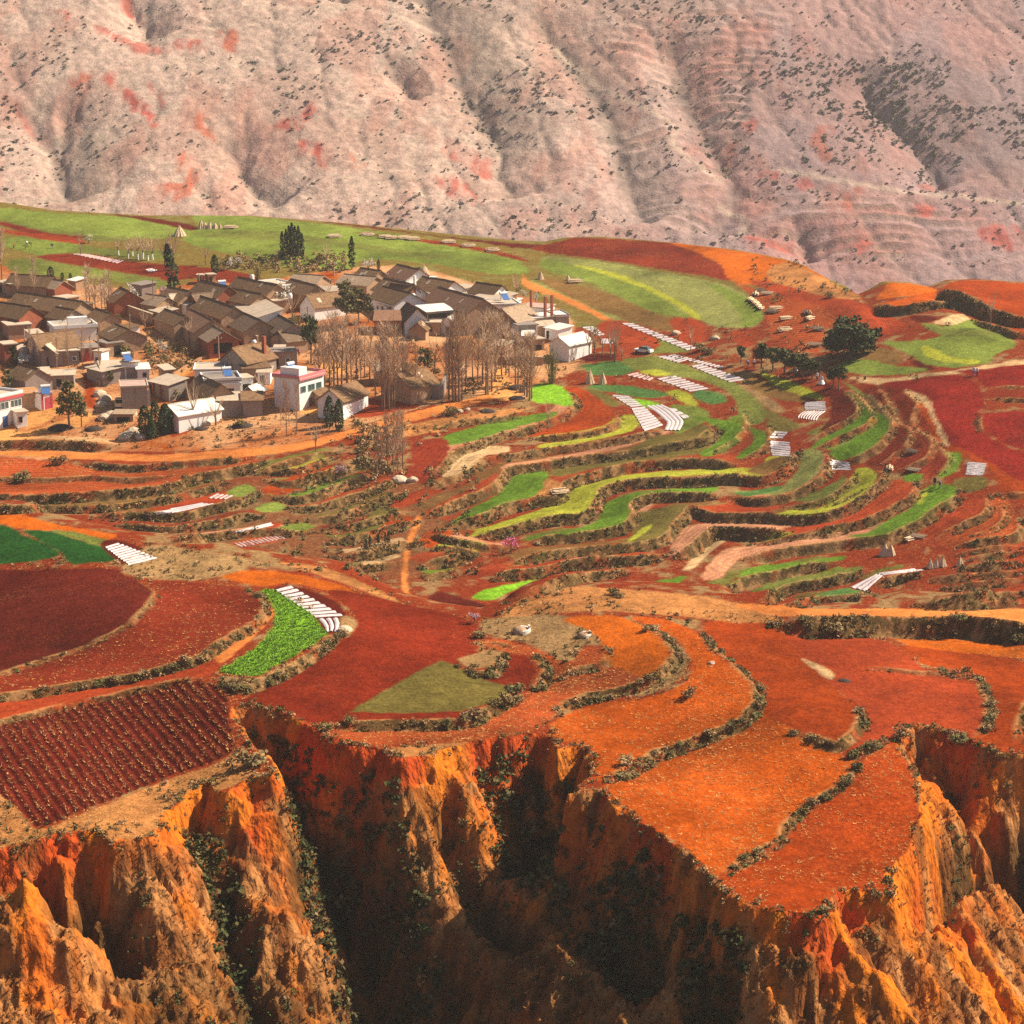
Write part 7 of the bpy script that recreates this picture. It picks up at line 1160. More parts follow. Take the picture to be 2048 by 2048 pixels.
row('poplar', [(755, 952, 868), (764, 950, 850), (775, 952, 842), (787, 956, 822), (795, 952, 812), (806, 948, 800)], 'the dark bare trees standing in the hollow', 'dark bare trees in the hollow', .9)
row('orchard', [(237, 510, 474), (256, 517, 480), (265, 512, 476), (276, 519, 474), (285, 517, 468), (296, 521, 480), (305, 519, 474)], 'the orchard trees with whitewashed trunks', 'orchard trees with whitewashed trunks')
row('cypress', [(565, 517, 462), (573, 516, 458), (579, 518, 451), (585, 519, 446), (591, 518, 452), (598, 517, 452), (605, 518, 466)], 'the tall cypresses in the clump at the field edge', 'clump of cypresses on the hill', 1.05)
row('conifer', [(291, 874, 811), (304, 877, 838), (311, 850, 802), (331, 868, 807), (343, 862, 820)], 'the dark conifers in front of the white tin barn', 'conifers before the white tin barn', .95)
row('cypress', [(733, 1099, 1078), (740, 1096, 1070), (757, 1088, 1066), (771, 1089, 1065), (777, 1087, 1062), (798, 1093, 1080)], 'the little dark cypresses in the hollow scrub', 'little cypresses in the hollow', 1.6)
row('pine', [(1523, 737, 682), (1546, 740, 690), (1568, 747, 690), (1588, 753, 700), (1606, 757, 704), (1624, 758, 712)], 'the dense pines in the row under the red straw slope', 'row of pines', .95)
row('conifer', [(659, 854, 792), (678, 861, 799)], 'the two dark conifers by the lone white barn', 'conifers by the lone white barn', .7)
row('conifer', [(102, 558, 533), (125, 559, 545), (141, 559, 546)], 'the three small dark conifers behind the brick gable', 'small conifers behind the brick gable', 1.2)
for a in [('cypress', 704, 539, 473, 'lone tall cypress at the edge of the green field', 1.3), ('cypress', 757, 543, 518, 'small dark cypress beside the white blossom tree', 1.7), ('conifer', 430, 548, 509, 'lone dark cone of a conifer in the red field', .9), ('cypress', 352, 594, 486, 'big dark leaning cypress rising above the left roofs', 1.35),
          ('olive_tree', 140, 858, 756, 'broad drooping evergreen with visible trunk by the village road', .85), ('olive_tree', 163, 854, 782, 'slimmer evergreen standing close right of the drooping one', .65), ('olive_tree', 16, 790, 735, 'evergreen cut by the left edge above the white two storey house', .9), ('cypress', 30, 735, 690, 'narrow dark evergreen beside the tower-like brick house', 1.6),
          ('olive_tree', 692, 655, 556, 'tallest feathery evergreen in the village centre', .9), ('olive_tree', 717, 650, 570, 'middle feathery evergreen in the village centre', .8), ('olive_tree', 738, 645, 588, 'feathery evergreen leaning toward the right cluster', .8), ('broad', 622, 726, 626, 'dark thin trunked evergreen left of the poplar grove', .55), ('broad', 607, 690, 650, 'dark low evergreen beside the bamboo', .7),
          ('bamboo', 590, 690, 628, 'yellowish bamboo beside the dark evergreen in the village', .8), ('bamboo', 532, 684, 640, 'loose yellow bamboo over the small dark gables', .75), ('bamboo', 1104, 767, 692, 'fan shaped bamboo clump right of the poplars', .75), ('bamboo', 516, 560, 524, 'screen of pale bamboo by the wide cream roof', .9),
          ('massive', 1700, 714, 620, 'massive dark round tree on the red slope', 1.0), ('massive', 1727, 704, 636, 'dark crown joined to the right of the massive round tree', 1.0), ('massive', 1675, 708, 650, 'dark low crown joined to the left of the massive round tree', 1.1), ('broad', 1665, 776, 733, 'left round pine of the pair above the dark red crescent', 1.05), ('broad', 1678, 780, 730, 'right round pine of the pair above the dark red crescent', .9), ('pine', 1481, 728, 686, 'small single pine left of the pine row', .55),
          ('blossom', 553, 618, 560, 'largest white blossom tree in the middle of the village', 1.1), ('blossom', 738, 545, 509, 'grey white blossom tree by the small dark cypress', 1.1), ('lilac', 766, 574, 538, 'pinkish grey blossom tree over the thatch-like roof', 1.2), ('blossom', 262, 610, 562, 'white blossom tree leaning on the red brick gable', .8), ('blossom', 327, 712, 676, 'small white blossom tree on the dry slope', .9), ('blossom', 48, 734, 702, 'white blossom tree left of the thin poplars', 1.2), ('blossom', 1046, 598, 576, 'little white blossom tree behind the right flat roofs', .9), ('blossom', 1072, 606, 582, 'pale little blossom tree right of the white one', .9),
          ('blossom', 460, 540, 512, 'left white blossom shrub in the brown thicket', .8), ('blossom', 477, 536, 508, 'right white blossom shrub in the brown thicket', .8), ('blossom', 178, 486, 467, 'pale blossom bush by the red strip on the hill', 1.2), ('lilac', 327, 604, 570, 'lilac grey blossom tree among the dark roofs', .9), ('pink', 1022, 1106, 1068, 'vivid pink blossom tree at the foot of the S-shaped terraces', 1.2), ('lilac', 683, 952, 922, 'pale lilac blossom tree left of the dark bare trees', 1.3), ('lilac', 948, 1246, 1222, 'faint pink blossom bush behind the near red field', 1.4), ('lilac', 372, 665, 640, 'purplish blossoming tree on the rim of the purplish roof', 1.),
          ('bare', 162, 510, 453, 'tall bare tree left of the orchard row', .5), ('bare', 346, 540, 455, 'bare tree behind the big leaning cypress', .8), ('bare', 330, 530, 470, 'bare bushy tree left of the big leaning cypress', .8), ('bare', 412, 530, 490, 'small bare tree in the thicket left of the lone conifer', .9), ('bare', 653, 530, 478, 'bare tree at the hill field edge, between the cypresses', .7), ('bare', 1033, 595, 548, 'bare forked tree behind the right flat roofs', .9), ('bare', 1095, 610, 582, 'thin bare tree beside the orange path', .7), ('bare', 1381, 702, 650, 'thin bare tree at the end of the longest film row', .5), ('bare', 1981, 650, 582, 'pale bare tree in the right hollow', .55), ('bare', 379, 692, 630, 'bare dark tree on the dry slope left of the lane', .5), ('bare', 1096, 862, 796, 'thin bare tree in the green strip below the road', .4), ('bare', 432, 850, 795, 'crooked bare tree below the low front wings', 1.1), ('bare', 420, 828, 785, 'dark bare tree close to the broken tiled house', .9), ('bare', 387, 855, 760, 'pale leaning bare tree right of the white tin barn', .5), ('bare', 1148, 722, 688, 'small whitish bare tree by the white tin roofed barn', .7), ('bare', 632, 902, 845, 'gnarled pale tree below the village road', .7),
          ('olive_tree', 850, 752, 690, 'yellowish leafing tree in front of the right cluster', 1.), ('bare', 815, 735, 670, 'bare tree left of the yellowish leafing tree', .8), ('bare', 870, 745, 670, 'bare tree right of the yellowish leafing tree', .8), ('bare', 1243, 722, 690, 'low bare tree at the edge of the dark red yard', .9), ('bare', 810, 605, 560, 'bare tree between the brown roofs of the right cluster', .7), ('olive_tree', 838, 560, 532, 'brownish tree behind the reddish brown roof', 1.2)]:
    tree(a[0], a[1], a[2], a[3], a[4], None, a[5])
for a in [('bare', 60, 640, 600, 'bare tree in front of the longest dark roof on the left', .8), ('bare', 150, 662, 620, 'bare tree right of the white parapet house', .9), ('olive_tree', 235, 655, 625, 'small evergreen between the red brick gable and the bare slope', 1.1), ('bare', 290, 660, 618, 'bare tree beside the coped yard wall', .9), ('blossom', 205, 590, 565, 'pale blossom tree behind the red brick gable', 1.), ('bare', 340, 640, 600, 'bare tree before the small whitish gable', .8), ('olive_tree', 430, 655, 625, 'olive green tree between the purplish roof and the diagonal roof', 1.), ('bare', 470, 660, 620, 'bare tree over the cement yard', .8),
          ('olive_tree', 545, 640, 610, 'evergreen below the largest white blossom', 1.), ('bare', 585, 640, 590, 'bare tree left of the cream gabled house', .9), ('bare', 650, 620, 560, 'tall bare tree behind the feathery evergreens', .8), ('olive_tree', 508, 745, 705, 'yellowish tree right of the big dark gable', .9), ('bare', 535, 740, 700, 'bare tree in front of the long grey house', .8), ('bare', 525, 790, 745, 'bare tree beside the villa on its left', .9), ('olive_tree', 780, 640, 610, 'evergreen between the low brown roof and the white gabled house', .9), ('bare', 900, 600, 570, 'bare tree behind the tan sheet roofs', .8), ('bare', 1010, 690, 640, 'bare tree before the brown gabled house on the right', .9), ('blossom', 690, 600, 575, 'pale blossom tree beside the thatch-like roof', .9), ('bare', 120, 800, 768, 'thin bare tree beside the red columned gateway', .6), ('olive_tree', 222, 770, 740, 'dark shrubby tree behind the grey block house', .9)]:
    tree(a[0], a[1], a[2], a[3], a[4], None, a[5])
for o in COL.objects:
    if o.get('label') == 'big dark leaning cypress rising above the left roofs': o.rotation_euler = (0, -.14, 0)
# single bushes one can pick out
for k, (px, py, top, lab) in enumerate([(250, 710, 688, 'yellow green bush below the grey flat roofed shed'), (263, 720, 700, 'second yellow green bush beside the first below the grey shed'), (345, 795, 765, 'green bush right of the brick posted lean-to'), (328, 755, 735, 'green bush at the foot of the orange lane'), (480, 855, 835, 'olive bush before the dark compost heap'), (1400, 672 + 30, 680, 'dark bush below the small red plot'), (1418, 708, 690, 'round dark bush right of the longest film row'), (1150, 715, 700, 'dark bush under the bare trees right of the village'), (45, 965, 935, 'dark bush alone in the reddish stubble terrace'), (115, 930, 905, 'bush on the stubble terrace edge under the road'), (905, 830, 805, 'dark bush on the rubble below the road bend'), (1076, 1090, 1078, 'yellow flowering bush right of the pink blossom tree'),
         (1226, 1190, 1172, 'dark bush behind the burial plot'), (1240, 1195, 1180, 'smaller dark bush beside the one behind the burial plot'), (958, 1275, 1255, 'dark bush left of the burial plot'), (1290, 1262, 1246, 'bush on the dome field bank, right of the burial plot'), (1030, 1392, 1362, 'round bush at the right tip of the olive triangle'), (1010, 1405, 1380, 'bush left of the round one at the olive triangle tip'), (990, 1412, 1392, 'small bush on the bank under the olive triangle'), (952, 1440, 1412, 'upright bush standing apart below the olive triangle'), (698, 1446, 1428, 'bush at the left end of the bank under the big red field'), (1380, 1395, 1372, 'bush on the inside of the round hedge bend'), (475, 1380, 1362, 'dark bush where the maize field meets the path'), (370, 1322, 1305, 'bush on the curved bank left of the bright green plot'), (352, 1338, 1322, 'low bush left on the curved bank'), (505, 1530, 1490, 'overhanging brown bush on the cliff left of the gully'), (650, 1462, 1440, 'dark bush at the gully head'), (1800, 1480, 1450, 'tall bush at the right cliff corner'), (1918, 1490, 1462, 'dark bush on the right cliff rim'), (1870, 615, 600, 'dark bush on the saddle bank'), (1660, 575 + 20, 580, 'dark bush by the eroded shoulder'), (1255, 1530, 1505, 'bush on the long hedge bank, left half')]):
    tree('shrub', px, py, top, lab, None, 1.1 if py < 1000 else 1.25)
# hedge bushes of the near spur, each one a thing
HEDGE = {4: 'below the big dark red field', 5: 'at the small hook bank left of the burial plot', 6: 'on the short curved bank beside the red lobe', 8: 'under the domed orange field', 9: 'below the sweeping orange stubble field', 10: 'in the thin row splitting the orange tongue', 11: 'under the plain red orange field', 12: 'on the short bank above the orange tongue', 15: 'on the dark bank under the crest road', 2: 'below the bright green plot', 1: 'ringing the red brown curved field', 13: 'on the right boundary of the broad smooth red field'}
for bi, where in HEDGE.items():
    nb = 0; zi, wl, hgt, rw, scr = BANKW[bi]; L = np.hypot(*np.diff(wl, axis=0).T); cum = np.concatenate([[0], np.cumsum(L)]); u = 1.; big = 1.5 if bi == 15 else 1.
    while u < cum[-1]-.8:
        k = min(np.searchsorted(cum, u)-1, len(L)-1); d = np.diff(wl, axis=0)[k]/L[k]; o = rng.uniform(-rw*.9, -.1); x = float(np.interp(u, cum, wl[:, 0])-d[1]*o); y = float(np.interp(u, cum, wl[:, 1])+d[0]*o)
        if vnoise(np.array([u*.3+bi*9.]), np.array([2.]), 5)[0] > .33 or bi in (5, 6): nb += 1; tree('shrub', 0, 0, 0, f'{ORD[nb-1] if nb <= 25 else str(nb)+"th"} dry bush, from the left, '+where, 'bushes '+where, rng.uniform(.95, 1.35), at=(x, y, Hz(x, y)-.1), hh=float(rng.uniform(.5, 1.15))*big)
        u += rng.uniform(1.0, 2.6)*big
# brown thickets behind the village
for lab, x0, x1, y0, y1, n in (('brown thicket behind the wide cream flat roof', 440, 560, 515, 542, 80), ('olive thicket below the cypress clump', 555, 690, 508, 545, 110), ('brown brush behind the poplar grove', 600, 1060, 690, 790, 150), ('dark brush under the bare trees in the hollow', 715, 805, 850, 950, 120), ('dry brush on the slope left of the lane', 290, 400, 670, 745, 120)):
    q = np.stack([rng.uniform(x0, x1, n), rng.uniform(y0, y1, n)], 1); X, Y, Z = ground_at(q[:, 0], q[:, 1]); v = np.ones(n, bool)
    for c_f, r_f in FOOT: v &= np.hypot(X-c_f[0], Y-c_f[1]) > r_f*.9
    scatter('thicket', BUSH, np.stack([X, Y, Z-.05], 1)[v], rng.uniform(.5, 1.2, v.sum()), pick(v.sum(), (0, 1, 3, 6, 3, 1)), lab, 'thicket', zs=1.2)
# ------------------------------------------------------------------ strips of plastic film on the vegetable beds
def film(A, Bq, Cq, D, n, label, m='film', fill=.74, bend=0.):
    """strips run from side AB to side DC; n of them between A and B"""
    A, Bq, Cq, D = [np.array(p, float) for p in (A, Bq, Cq, D)]; cx_ = (A+Bq+Cq+D)/4; gx_, gy_, gz_ = gp(*cx_); t = obj('plastic_mulch', None, None, (gx_, gy_, gz_), 0, label, 'mulch film')
    for k in range(n):
        s0 = (k+(1-fill)/2)/n; s1 = (k+1-(1-fill)/2)/n; T = np.linspace(0, 1, 7); e = rng.uniform(-.02, .02, 2); T = e[0]+T*(1-e[0]+e[1]); rows = []
        for s in (s0, s0*.6+s1*.4, s0*.4+s1*.6, s1):
            P = (A*(1-s)+Bq*s)[None]*(1-T)[:, None]+(D*(1-s)+Cq*s)[None]*T[:, None]; P[:, 0] += bend*np.sin(np.pi*T)
            X, Y, Z = ground_at(P[:, 0], P[:, 1]); rows.append((X+rng.normal(0, .025, 7), Y+rng.normal(0, .03, 7)))
        V = []; lift = (.03, .15, .15, .03)
        for j in range(7):
            for q in range(4): X, Y = rows[q]; V.append((X[j]-gx_, Y[j]-gy_, Hz(X[j], Y[j])+lift[q]+rng.uniform(-.015, .015)-gz_))
        Q = [(j*4+q, j*4+q+1, j*4+q+5, j*4+q+4) for j in range(6) for q in range(3)]; obj('film_strip', mesh('film_strip', V, np.array(Q), m, True), t)
film((208, 1094), (258, 1131), (316, 1117), (233, 1086), 10, 'striped white film patch beside the dark green crop on the left')
film((548, 1179), (632, 1236), (686, 1233), (578, 1171), 10, 'large white film patch above the bright green plot on the near spur')
film((636, 1239), (678, 1237), (674, 1264), (650, 1264), 3, 'three curling loose film strips below the large film patch', bend=4)
film((1313, 714), (1357, 726), (1374, 721), (1328, 712), 6, 'small film ladder at the top of the olive terrace')
film((1331, 711), (1439, 737), (1449, 734), (1347, 709), 13, 'long thin film ladder along the top field edge')
film((1380, 732), (1460, 765), (1492, 760), (1400, 728), 10, 'broad film ladder sloping down the olive terrace')
film((1311, 757), (1381, 784), (1419, 778), (1347, 751), 8, 'film ladder beside the square green plot')
film((1250, 750), (1300, 762), (1308, 757), (1272, 745), 5, 'dusty pinkish film patch by the yellow vegetables', 'film_pink')
film((1221, 789), (1262, 815), (1286, 812), (1256, 792), 6, 'upper end of the largest white film strip on the spur')
film((1262, 816), (1289, 863), (1326, 851), (1288, 813), 9, 'lower bend of the largest white film strip on the spur', fill=.86)
for k, (dx, lab) in enumerate(((0, 'innermost'), (9, 'second'), (19, 'third'), (29, 'outermost'))):
    P = crom([(1296+dx*.9, 812-dx*.05), (1316+dx*.9, 824-dx*.1), (1332+dx*.9, 838-dx*.05), (1338+dx*.85, 846), (1332+dx*.8, 861)], False, 4); X, Y, Z = ground_at(P[:, 0], P[:, 1]); t = obj('plastic_mulch', None, None, (X[0], Y[0], Z[0]), 0, lab+' of the four wavy white film rows on the spur', 'mulch film'); V = []
    W2 = np.stack([X, Y], 1); d = np.gradient(W2, axis=0); d /= np.linalg.norm(d, axis=1)[:, None]; nrm = np.stack([-d[:, 1], d[:, 0]], 1)
    for j in range(len(W2)):
        for o, l in ((-.38, .03), (-.15, .16), (.15, .16), (.38, .03)): p = W2[j]+nrm[j]*o; V.append((p[0]-X[0], p[1]-Y[0], Hz(*p)+l-Z[0]))
    Q = [(j*4+q, j*4+q+1, j*4+q+5, j*4+q+4) for j in range(len(W2)-1) for q in range(3)]; obj('film_strip', mesh('film_strip', V, np.array(Q), 'film', True), t)
film((1334, 817), (1368, 838), (1380, 835), (1347, 816), 3, 'short film strip right of the wavy rows', fill=.8)
film((1240, 646), (1375, 701), (1397, 697), (1262, 646), 14, 'longest film row slanting down toward the pines')
film((1147, 667), (1163, 685), (1181, 684), (1175, 666), 3, 'film patch nearest to the white tin barn', fill=.86); film((1161, 654), (1198, 672), (1210, 670), (1184, 652), 5, 'film patch behind the bare trees'); film((1202, 677), (1203, 688), (1226, 687), (1218, 677), 2, 'small film patch right of the bare trees', fill=.86)
film((1538, 881), (1544, 911), (1581, 915), (1579, 884), 7, 'square film patch on the pale green crescent'); film((1552, 862), (1538, 876), (1565, 878), (1577, 864), 3, 'small film patch above the square one')
film((1610, 804), (1610, 820), (1653, 821), (1650, 803), 5, 'upper film block beside the dark red crescent'); film((1610, 822), (1652, 823), (1634, 842), (1594, 836), 8, 'lower film block with curling rows beside the crescent', fill=.6, bend=-4)
film((1658, 918), (1664, 940), (1701, 941), (1699, 926), 5, 'film patch at the tip of the yellow olive arc'); film((1935, 924), (1931, 950), (1966, 952), (1974, 927), 8, 'square film patch on the far right terrace')
film((1699, 1175), (1732, 1183), (1765, 1152), (1752, 1148), 3, 'lower half of the long white film strip at the terrace foot', fill=.86); film((1753, 1147), (1766, 1151), (1850, 1141), (1820, 1138), 2, 'upper half of the long white film strip at the terrace foot', fill=.86)
film((341, 1017), (345, 1027), (428, 1009), (399, 1007), 3, 'right of the two thin film strips below the stubble terrace'); film((290, 1029), (300, 1032), (342, 1028), (345, 1018), 3, 'left of the two thin film strips below the stubble terrace'); film((413, 997), (453, 999), (468, 992), (431, 988), 4, 'film patch above the thin left strips', 'film_pink')
film((460, 1066), (484, 1066), (547, 1051), (540, 1046), 3, 'long film strip low on the left terraces', fill=.84); film((467, 1088), (560, 1071), (575, 1078), (482, 1095), 12, 'row of short pinkish film strips low on the left terraces', 'film_pink', .55)
film((141, 508), (235, 527), (249, 522), (170, 508), 12, 'long pink film bed in the red field behind the village', 'film_pink'); film((290, 539), (300, 545), (315, 541), (303, 537), 3, 'short pale film bed in the red field behind the village')

# ------------------------------------------------------------------ straw, rock, heaps
def cone_me(seed, r=1., h=2.2):
    rr = np.random.default_rng(seed); V = []; Q = []; n = 16
    for k in range(n):       # leaning sheaves
        a = 2*math.pi*k/n+rr.uniform(-.1, .1); w = .24*r; b = np.array((math.cos(a)*r*rr.uniform(.85, 1.1), math.sin(a)*r*rr.uniform(.85, 1.1), -.1)); s = np.array((-math.sin(a), math.cos(a), 0)); o = np.array((math.cos(a), math.sin(a), 0)); tp = np.array((0, 0, h*rr.uniform(.85, 1.05)))
        q = len(V); V += [b-s*w, b+o*w*.7, b+s*w, tp-s*w*.25, tp+o*w*.4, tp+s*w*.25, tp*.6-s*w*1.0+b*.4+o*.05, tp*.6+b*.4+o*w*.9, tp*.6+s*w*1.0+b*.4+o*.05]
        Q += [(q, q+1, q+7, q+6), (q+1, q+2, q+8, q+7), (q+6, q+7, q+4, q+3), (q+7, q+8, q+5, q+4)]
    return mesh('sheaves', V, np.array(Q), 'pale_straw')
STK = [cone_me(s) for s in range(3)]; _cap = MB(); [_cap.tube([(0, 0, 1.95), (math.cos(a)*.22, math.sin(a)*.22, 2.5)], [.07, .02], 4) for a in (0, 1.3, 2.6, 3.9, 5.2)]; CAP = _cap.me('tied_top', 'straw')
def stook(px, py, top, label, group, w=1.):
    x, y, z = gp(px, py); h = (py-top)*(y*c_-(z-CZ)*s_)/FP/c_; s = max(h/2.45, .3); t = obj('straw_stook', None, None, (x, y, z), rng.uniform(0, 6), label, 'straw stook', group, sc=(s*w, s*w, s)); obj('sheaves', STK[int(rng.integers(3))], t); obj('tied_top', CAP, t)
for a in ((849, 549, 529, 'tallest straw stook, built round a pole above the right roofs', 1.2), (1081, 558, 542, 'straw stook left on the field path above the brown strip'), (1136, 561, 549, 'straw stook right on the field path above the brown strip'), (359, 471, 451, 'big straw stook on the hill left of the cypresses', 1.5), (402, 457, 439, 'tallest stook at the left end of the hilltop line'), (410, 457, 443, 'second stook of the hilltop line'), (420, 457, 441, 'third stook of the hilltop line'), (430, 457, 443, 'fourth stook of the hilltop line'), (440, 456, 445, 'last stook of the hilltop line'),
          (1180, 766, 737, 'left white stook beside the blue green vegetable plot', .7), (1205, 767, 741, 'right white stook beside the blue green vegetable plot', .7), (1770, 1110, 1084, 'left of the paired stooks below the long green arc'), (1781, 1110, 1086, 'right of the paired stooks below the long green arc'), (1860, 1135, 1117, 'first of the stooks above the long white film strip'), (1872, 1133, 1115, 'second of the stooks above the long white film strip'), (1885, 1131, 1110, 'third of the stooks above the long white film strip'), (1920, 1131, 1112, 'lone stook right of the three above the film strip'), (924, 742, 715, 'stook of stalks among the poplars left of the road bend')):
    stook(a[0], a[1], a[2], a[3], 'straw stooks', a[4] if len(a) > 4 else 1.)
BN = []
for s in range(3):
    b = MB(); rr = random.Random(s)
    for k in range(26): yy = rr.uniform(-.45, .45); zz = rr.uniform(.02, .5)*(1-abs(yy)); x0 = rr.uniform(-1.1, -.7); b.tube([(x0, yy, zz), (x0+rr.uniform(1.4, 2.0), yy+rr.uniform(-.2, .2), zz+rr.uniform(-.05, .1))], .07, 4)
    BN.append(b.me('straw_bundle', 'pale_straw'))
def bundle(px, py, label, group, s=1., rz=None): x, y, z = gp(px, py); obj('straw_bundle', BN[int(rng.integers(3))], None, (x, y, z), rng.uniform(0, 3) if rz is None else rz, label, 'straw bundle', group, sc=s)
for px, py, lab in ((1511, 590, 'left straw bundle of the top three on the red slope'), (1524, 583, 'upper straw bundle of the top three on the red slope'), (1534, 589, 'right straw bundle of the top three on the red slope'), (1552, 619, 'long straw bundle right of the fan tip'), (1546, 625, 'small bundle just below the long one by the fan tip'), (1615, 627, 'upper of the two bundles in the middle of the red slope'), (1619, 639, 'lower of the two bundles in the middle of the red slope'), (1572, 639, 'bundle left of the middle pair on the red slope'), (1569, 661, 'bundle in the lower left of the red slope'), (1637, 660, 'bundle left of the massive dark tree'), (1630, 692, 'largest bundle, lowest on the red slope')): bundle(px, py, lab, 'straw bundles on the red slope', 1.5)
for px, py, lab in ((1826, 905, 'pale bundle on the upper right red terrace'), (1779, 938, 'pale bundle below the dark red terraces'), (1828, 942, 'pale bundle beside the small dark green plot'), (1820, 1080, 'left of two pale bundles under the long green arc'), (1837, 1075, 'right of two pale bundles under the long green arc')): bundle(px, py, lab, 'straw bundles on the right terraces', 1.2)
for px, py, lab in ((668, 475, 'low pale heap left of all on the upper green field'), (735, 471, 'first pale heap along the red strip on the hill'), (771, 476, 'second pale heap along the red strip on the hill'), (784, 478, 'third pale heap along the red strip on the hill'), (808, 478, 'fourth pale heap along the red strip on the hill'), (826, 480, 'widest pale heap along the red strip on the hill'), (897, 486, 'sixth pale heap along the red strip on the hill'), (937, 493, 'seventh pale heap along the red strip on the hill'), (985, 502, 'last pale heap along the red strip on the hill'), (1150, 565, 'flat straw heap right of the field path stooks'), (462, 457, 'flat heap at the end of the hilltop stooks')): bundle(px, py, lab, 'pale heaps on the hill field', 1.7, .2)
bundle(1118, 985, 'pale straw mound at the end of the green S-shaped terrace', None, 1.5, .4)
for k, (px, py) in enumerate([(1500, 600), (1506, 604), (1511, 608), (1516, 613), (1521, 618)]): bundle(px, py, f'{ORD[k]} from the top of the sheaves leaning along the fan tip', 'sheaves along the fan tip', 1.3, 1.2)
def rock_me(seed):
    rr = np.random.default_rng(seed); b = bpy.data.meshes.new('rock'); import bmesh; bm = bmesh.new(); bmesh.ops.create_icosphere(bm, subdivisions=2, radius=1)
    for v in bm.verts: n_ = .72+.5*float(fbm(np.array([v.co.x*1.4+seed*3]), np.array([v.co.y*1.4+v.co.z*1.9]), 3, seed)[0]); v.co = v.co*n_; v.co.z *= .62
    bm.to_mesh(b); bm.free(); b.materials.append(M['stone']); return b
RK = [rock_me(s) for s in range(4)]
def rock(px, py, s, label, group, rz=0): x, y, z = gp(px, py); obj('rock', RK[int(rng.integers(4))], None, (x, y, z+.1*s), rng.uniform(0, 6), label, 'rock', group, sc=(s, s*.8, s))
for px, py, s, lab in ((208, 838, 1.5, 'leftmost boulder of the pale outcrop by the road'), (224, 834, 1.8, 'second boulder of the pale outcrop by the road'), (243, 836, 1.9, 'third boulder of the pale outcrop by the road'), (260, 832, 1.7, 'rightmost boulder of the pale outcrop by the road'), (250, 876, 1.8, 'rounded pale boulder under the dark conifers'), (268, 868, 1.9, 'larger rounded boulder against the dark conifers'), (282, 876, 1.3, 'small boulder at the foot of the dark conifers'), (200, 790, 1.5, 'upper boulder on the stony bank'), (210, 800, 1.6, 'middle boulder on the stony bank'), (203, 812, 1.4, 'lower boulder on the stony bank'), (800, 962, 1.5, 'white rock beside the dark bare trees'), (825, 962, 1.1, 'smaller white rock right of the dark bare trees'), (398, 845, 1.1, 'pale rubble left of the crooked bare tree'), (412, 850, 1.2, 'pale rubble beside the crooked bare tree'), (1352, 668, 1.2, 'pale rock at the foot of the small red plot'), (1430, 678, 1.1, 'pale rock on the red slope left of the pines'), (920, 824, .8, 'white rubble heap below the road bend'), (935, 820, .7, 'second white rubble heap below the road bend'), (690, 1262, 1.0, 'pale lump of straw beside the large film patch')): rock(px, py, s, lab, 'pale rocks')
def heap(px, py, w, label):
    x, y, z = gp(px, py); b = MB(); b.lathe([(1.02, -.15), (.9, .12), (.6, .34), (.3, .44), (0, .47)], 14); V = np.array(b.V); V[:, 2] += .10*(vnoise(V[:, 0]*3, V[:, 1]*3, 3)-.5); o = obj('compost_heap', mesh('compost_heap', V, np.array(b.Q), 'compost', True), None, (x, y, z), 0, label, 'compost heap', 'dark compost heaps', sc=(w, w*.8, w*.7))
for a in ((188, 858, 2.0, 'dark round heap right of the drooping evergreen'), (122, 856, 2.6, 'dark heap under the drooping evergreen'), (485, 852, 2.3, 'dark heap below the low front wings'), (402, 858, 1.5, 'dark heap near the pale leaning bare tree'), (1035, 776, 2.2, 'upper dark heap beside the road bend'), (1034, 797, 1.8, 'lower dark heap beside the road bend'), (975, 823, 1.7, 'dark heap on the rubble below the road'), (1688, 1362, .8, 'dark pit-like heap alone in the broad smooth red field')): heap(*a)
# white ringed tombs in the burial plot
def tomb(px, py, s, rz, label):
    x, y, z = gp(px, py); t = obj('tomb', None, None, (x, y, z), rz, label, 'tomb', 'white tombs', sc=s); b = MB(); n = 14
    P = [(math.cos(a)*1.3, math.sin(a)*1.3) for a in np.linspace(-1.5, 1.3, n)]; 
    for k in range(n-1):
        (xa, ya), (xb, yb) = P[k], P[k+1]; f = .8; b.hexa([(xa, ya, -.2), (xb, yb, -.2), (xb*f, yb*f, -.2), (xa*f, ya*f, -.2), (xa, ya, .45), (xb, yb, .45), (xb*f, yb*f, .45), (xa*f, ya*f, .45)])
    b.build('ring_wall', 'tomb', t); MB().lathe([(1.0, -.1), (.9, .35), (.5, .62), (0, .7)], 12).build('mound', 'mud', t, True); MB().box(1.02, 1.2, -.3, .3, -.1, .8).build('headstone', 'tomb', t)
tomb(1040, 1264, 1.0, .2, 'larger white ringed tomb in the dry burial plot'); tomb(1166, 1272, .75, .3, 'smaller white tomb at the right of the burial plot'); tomb(1421, 1327, .35, 0, 'tiny white marker stone on the round hedge bend')
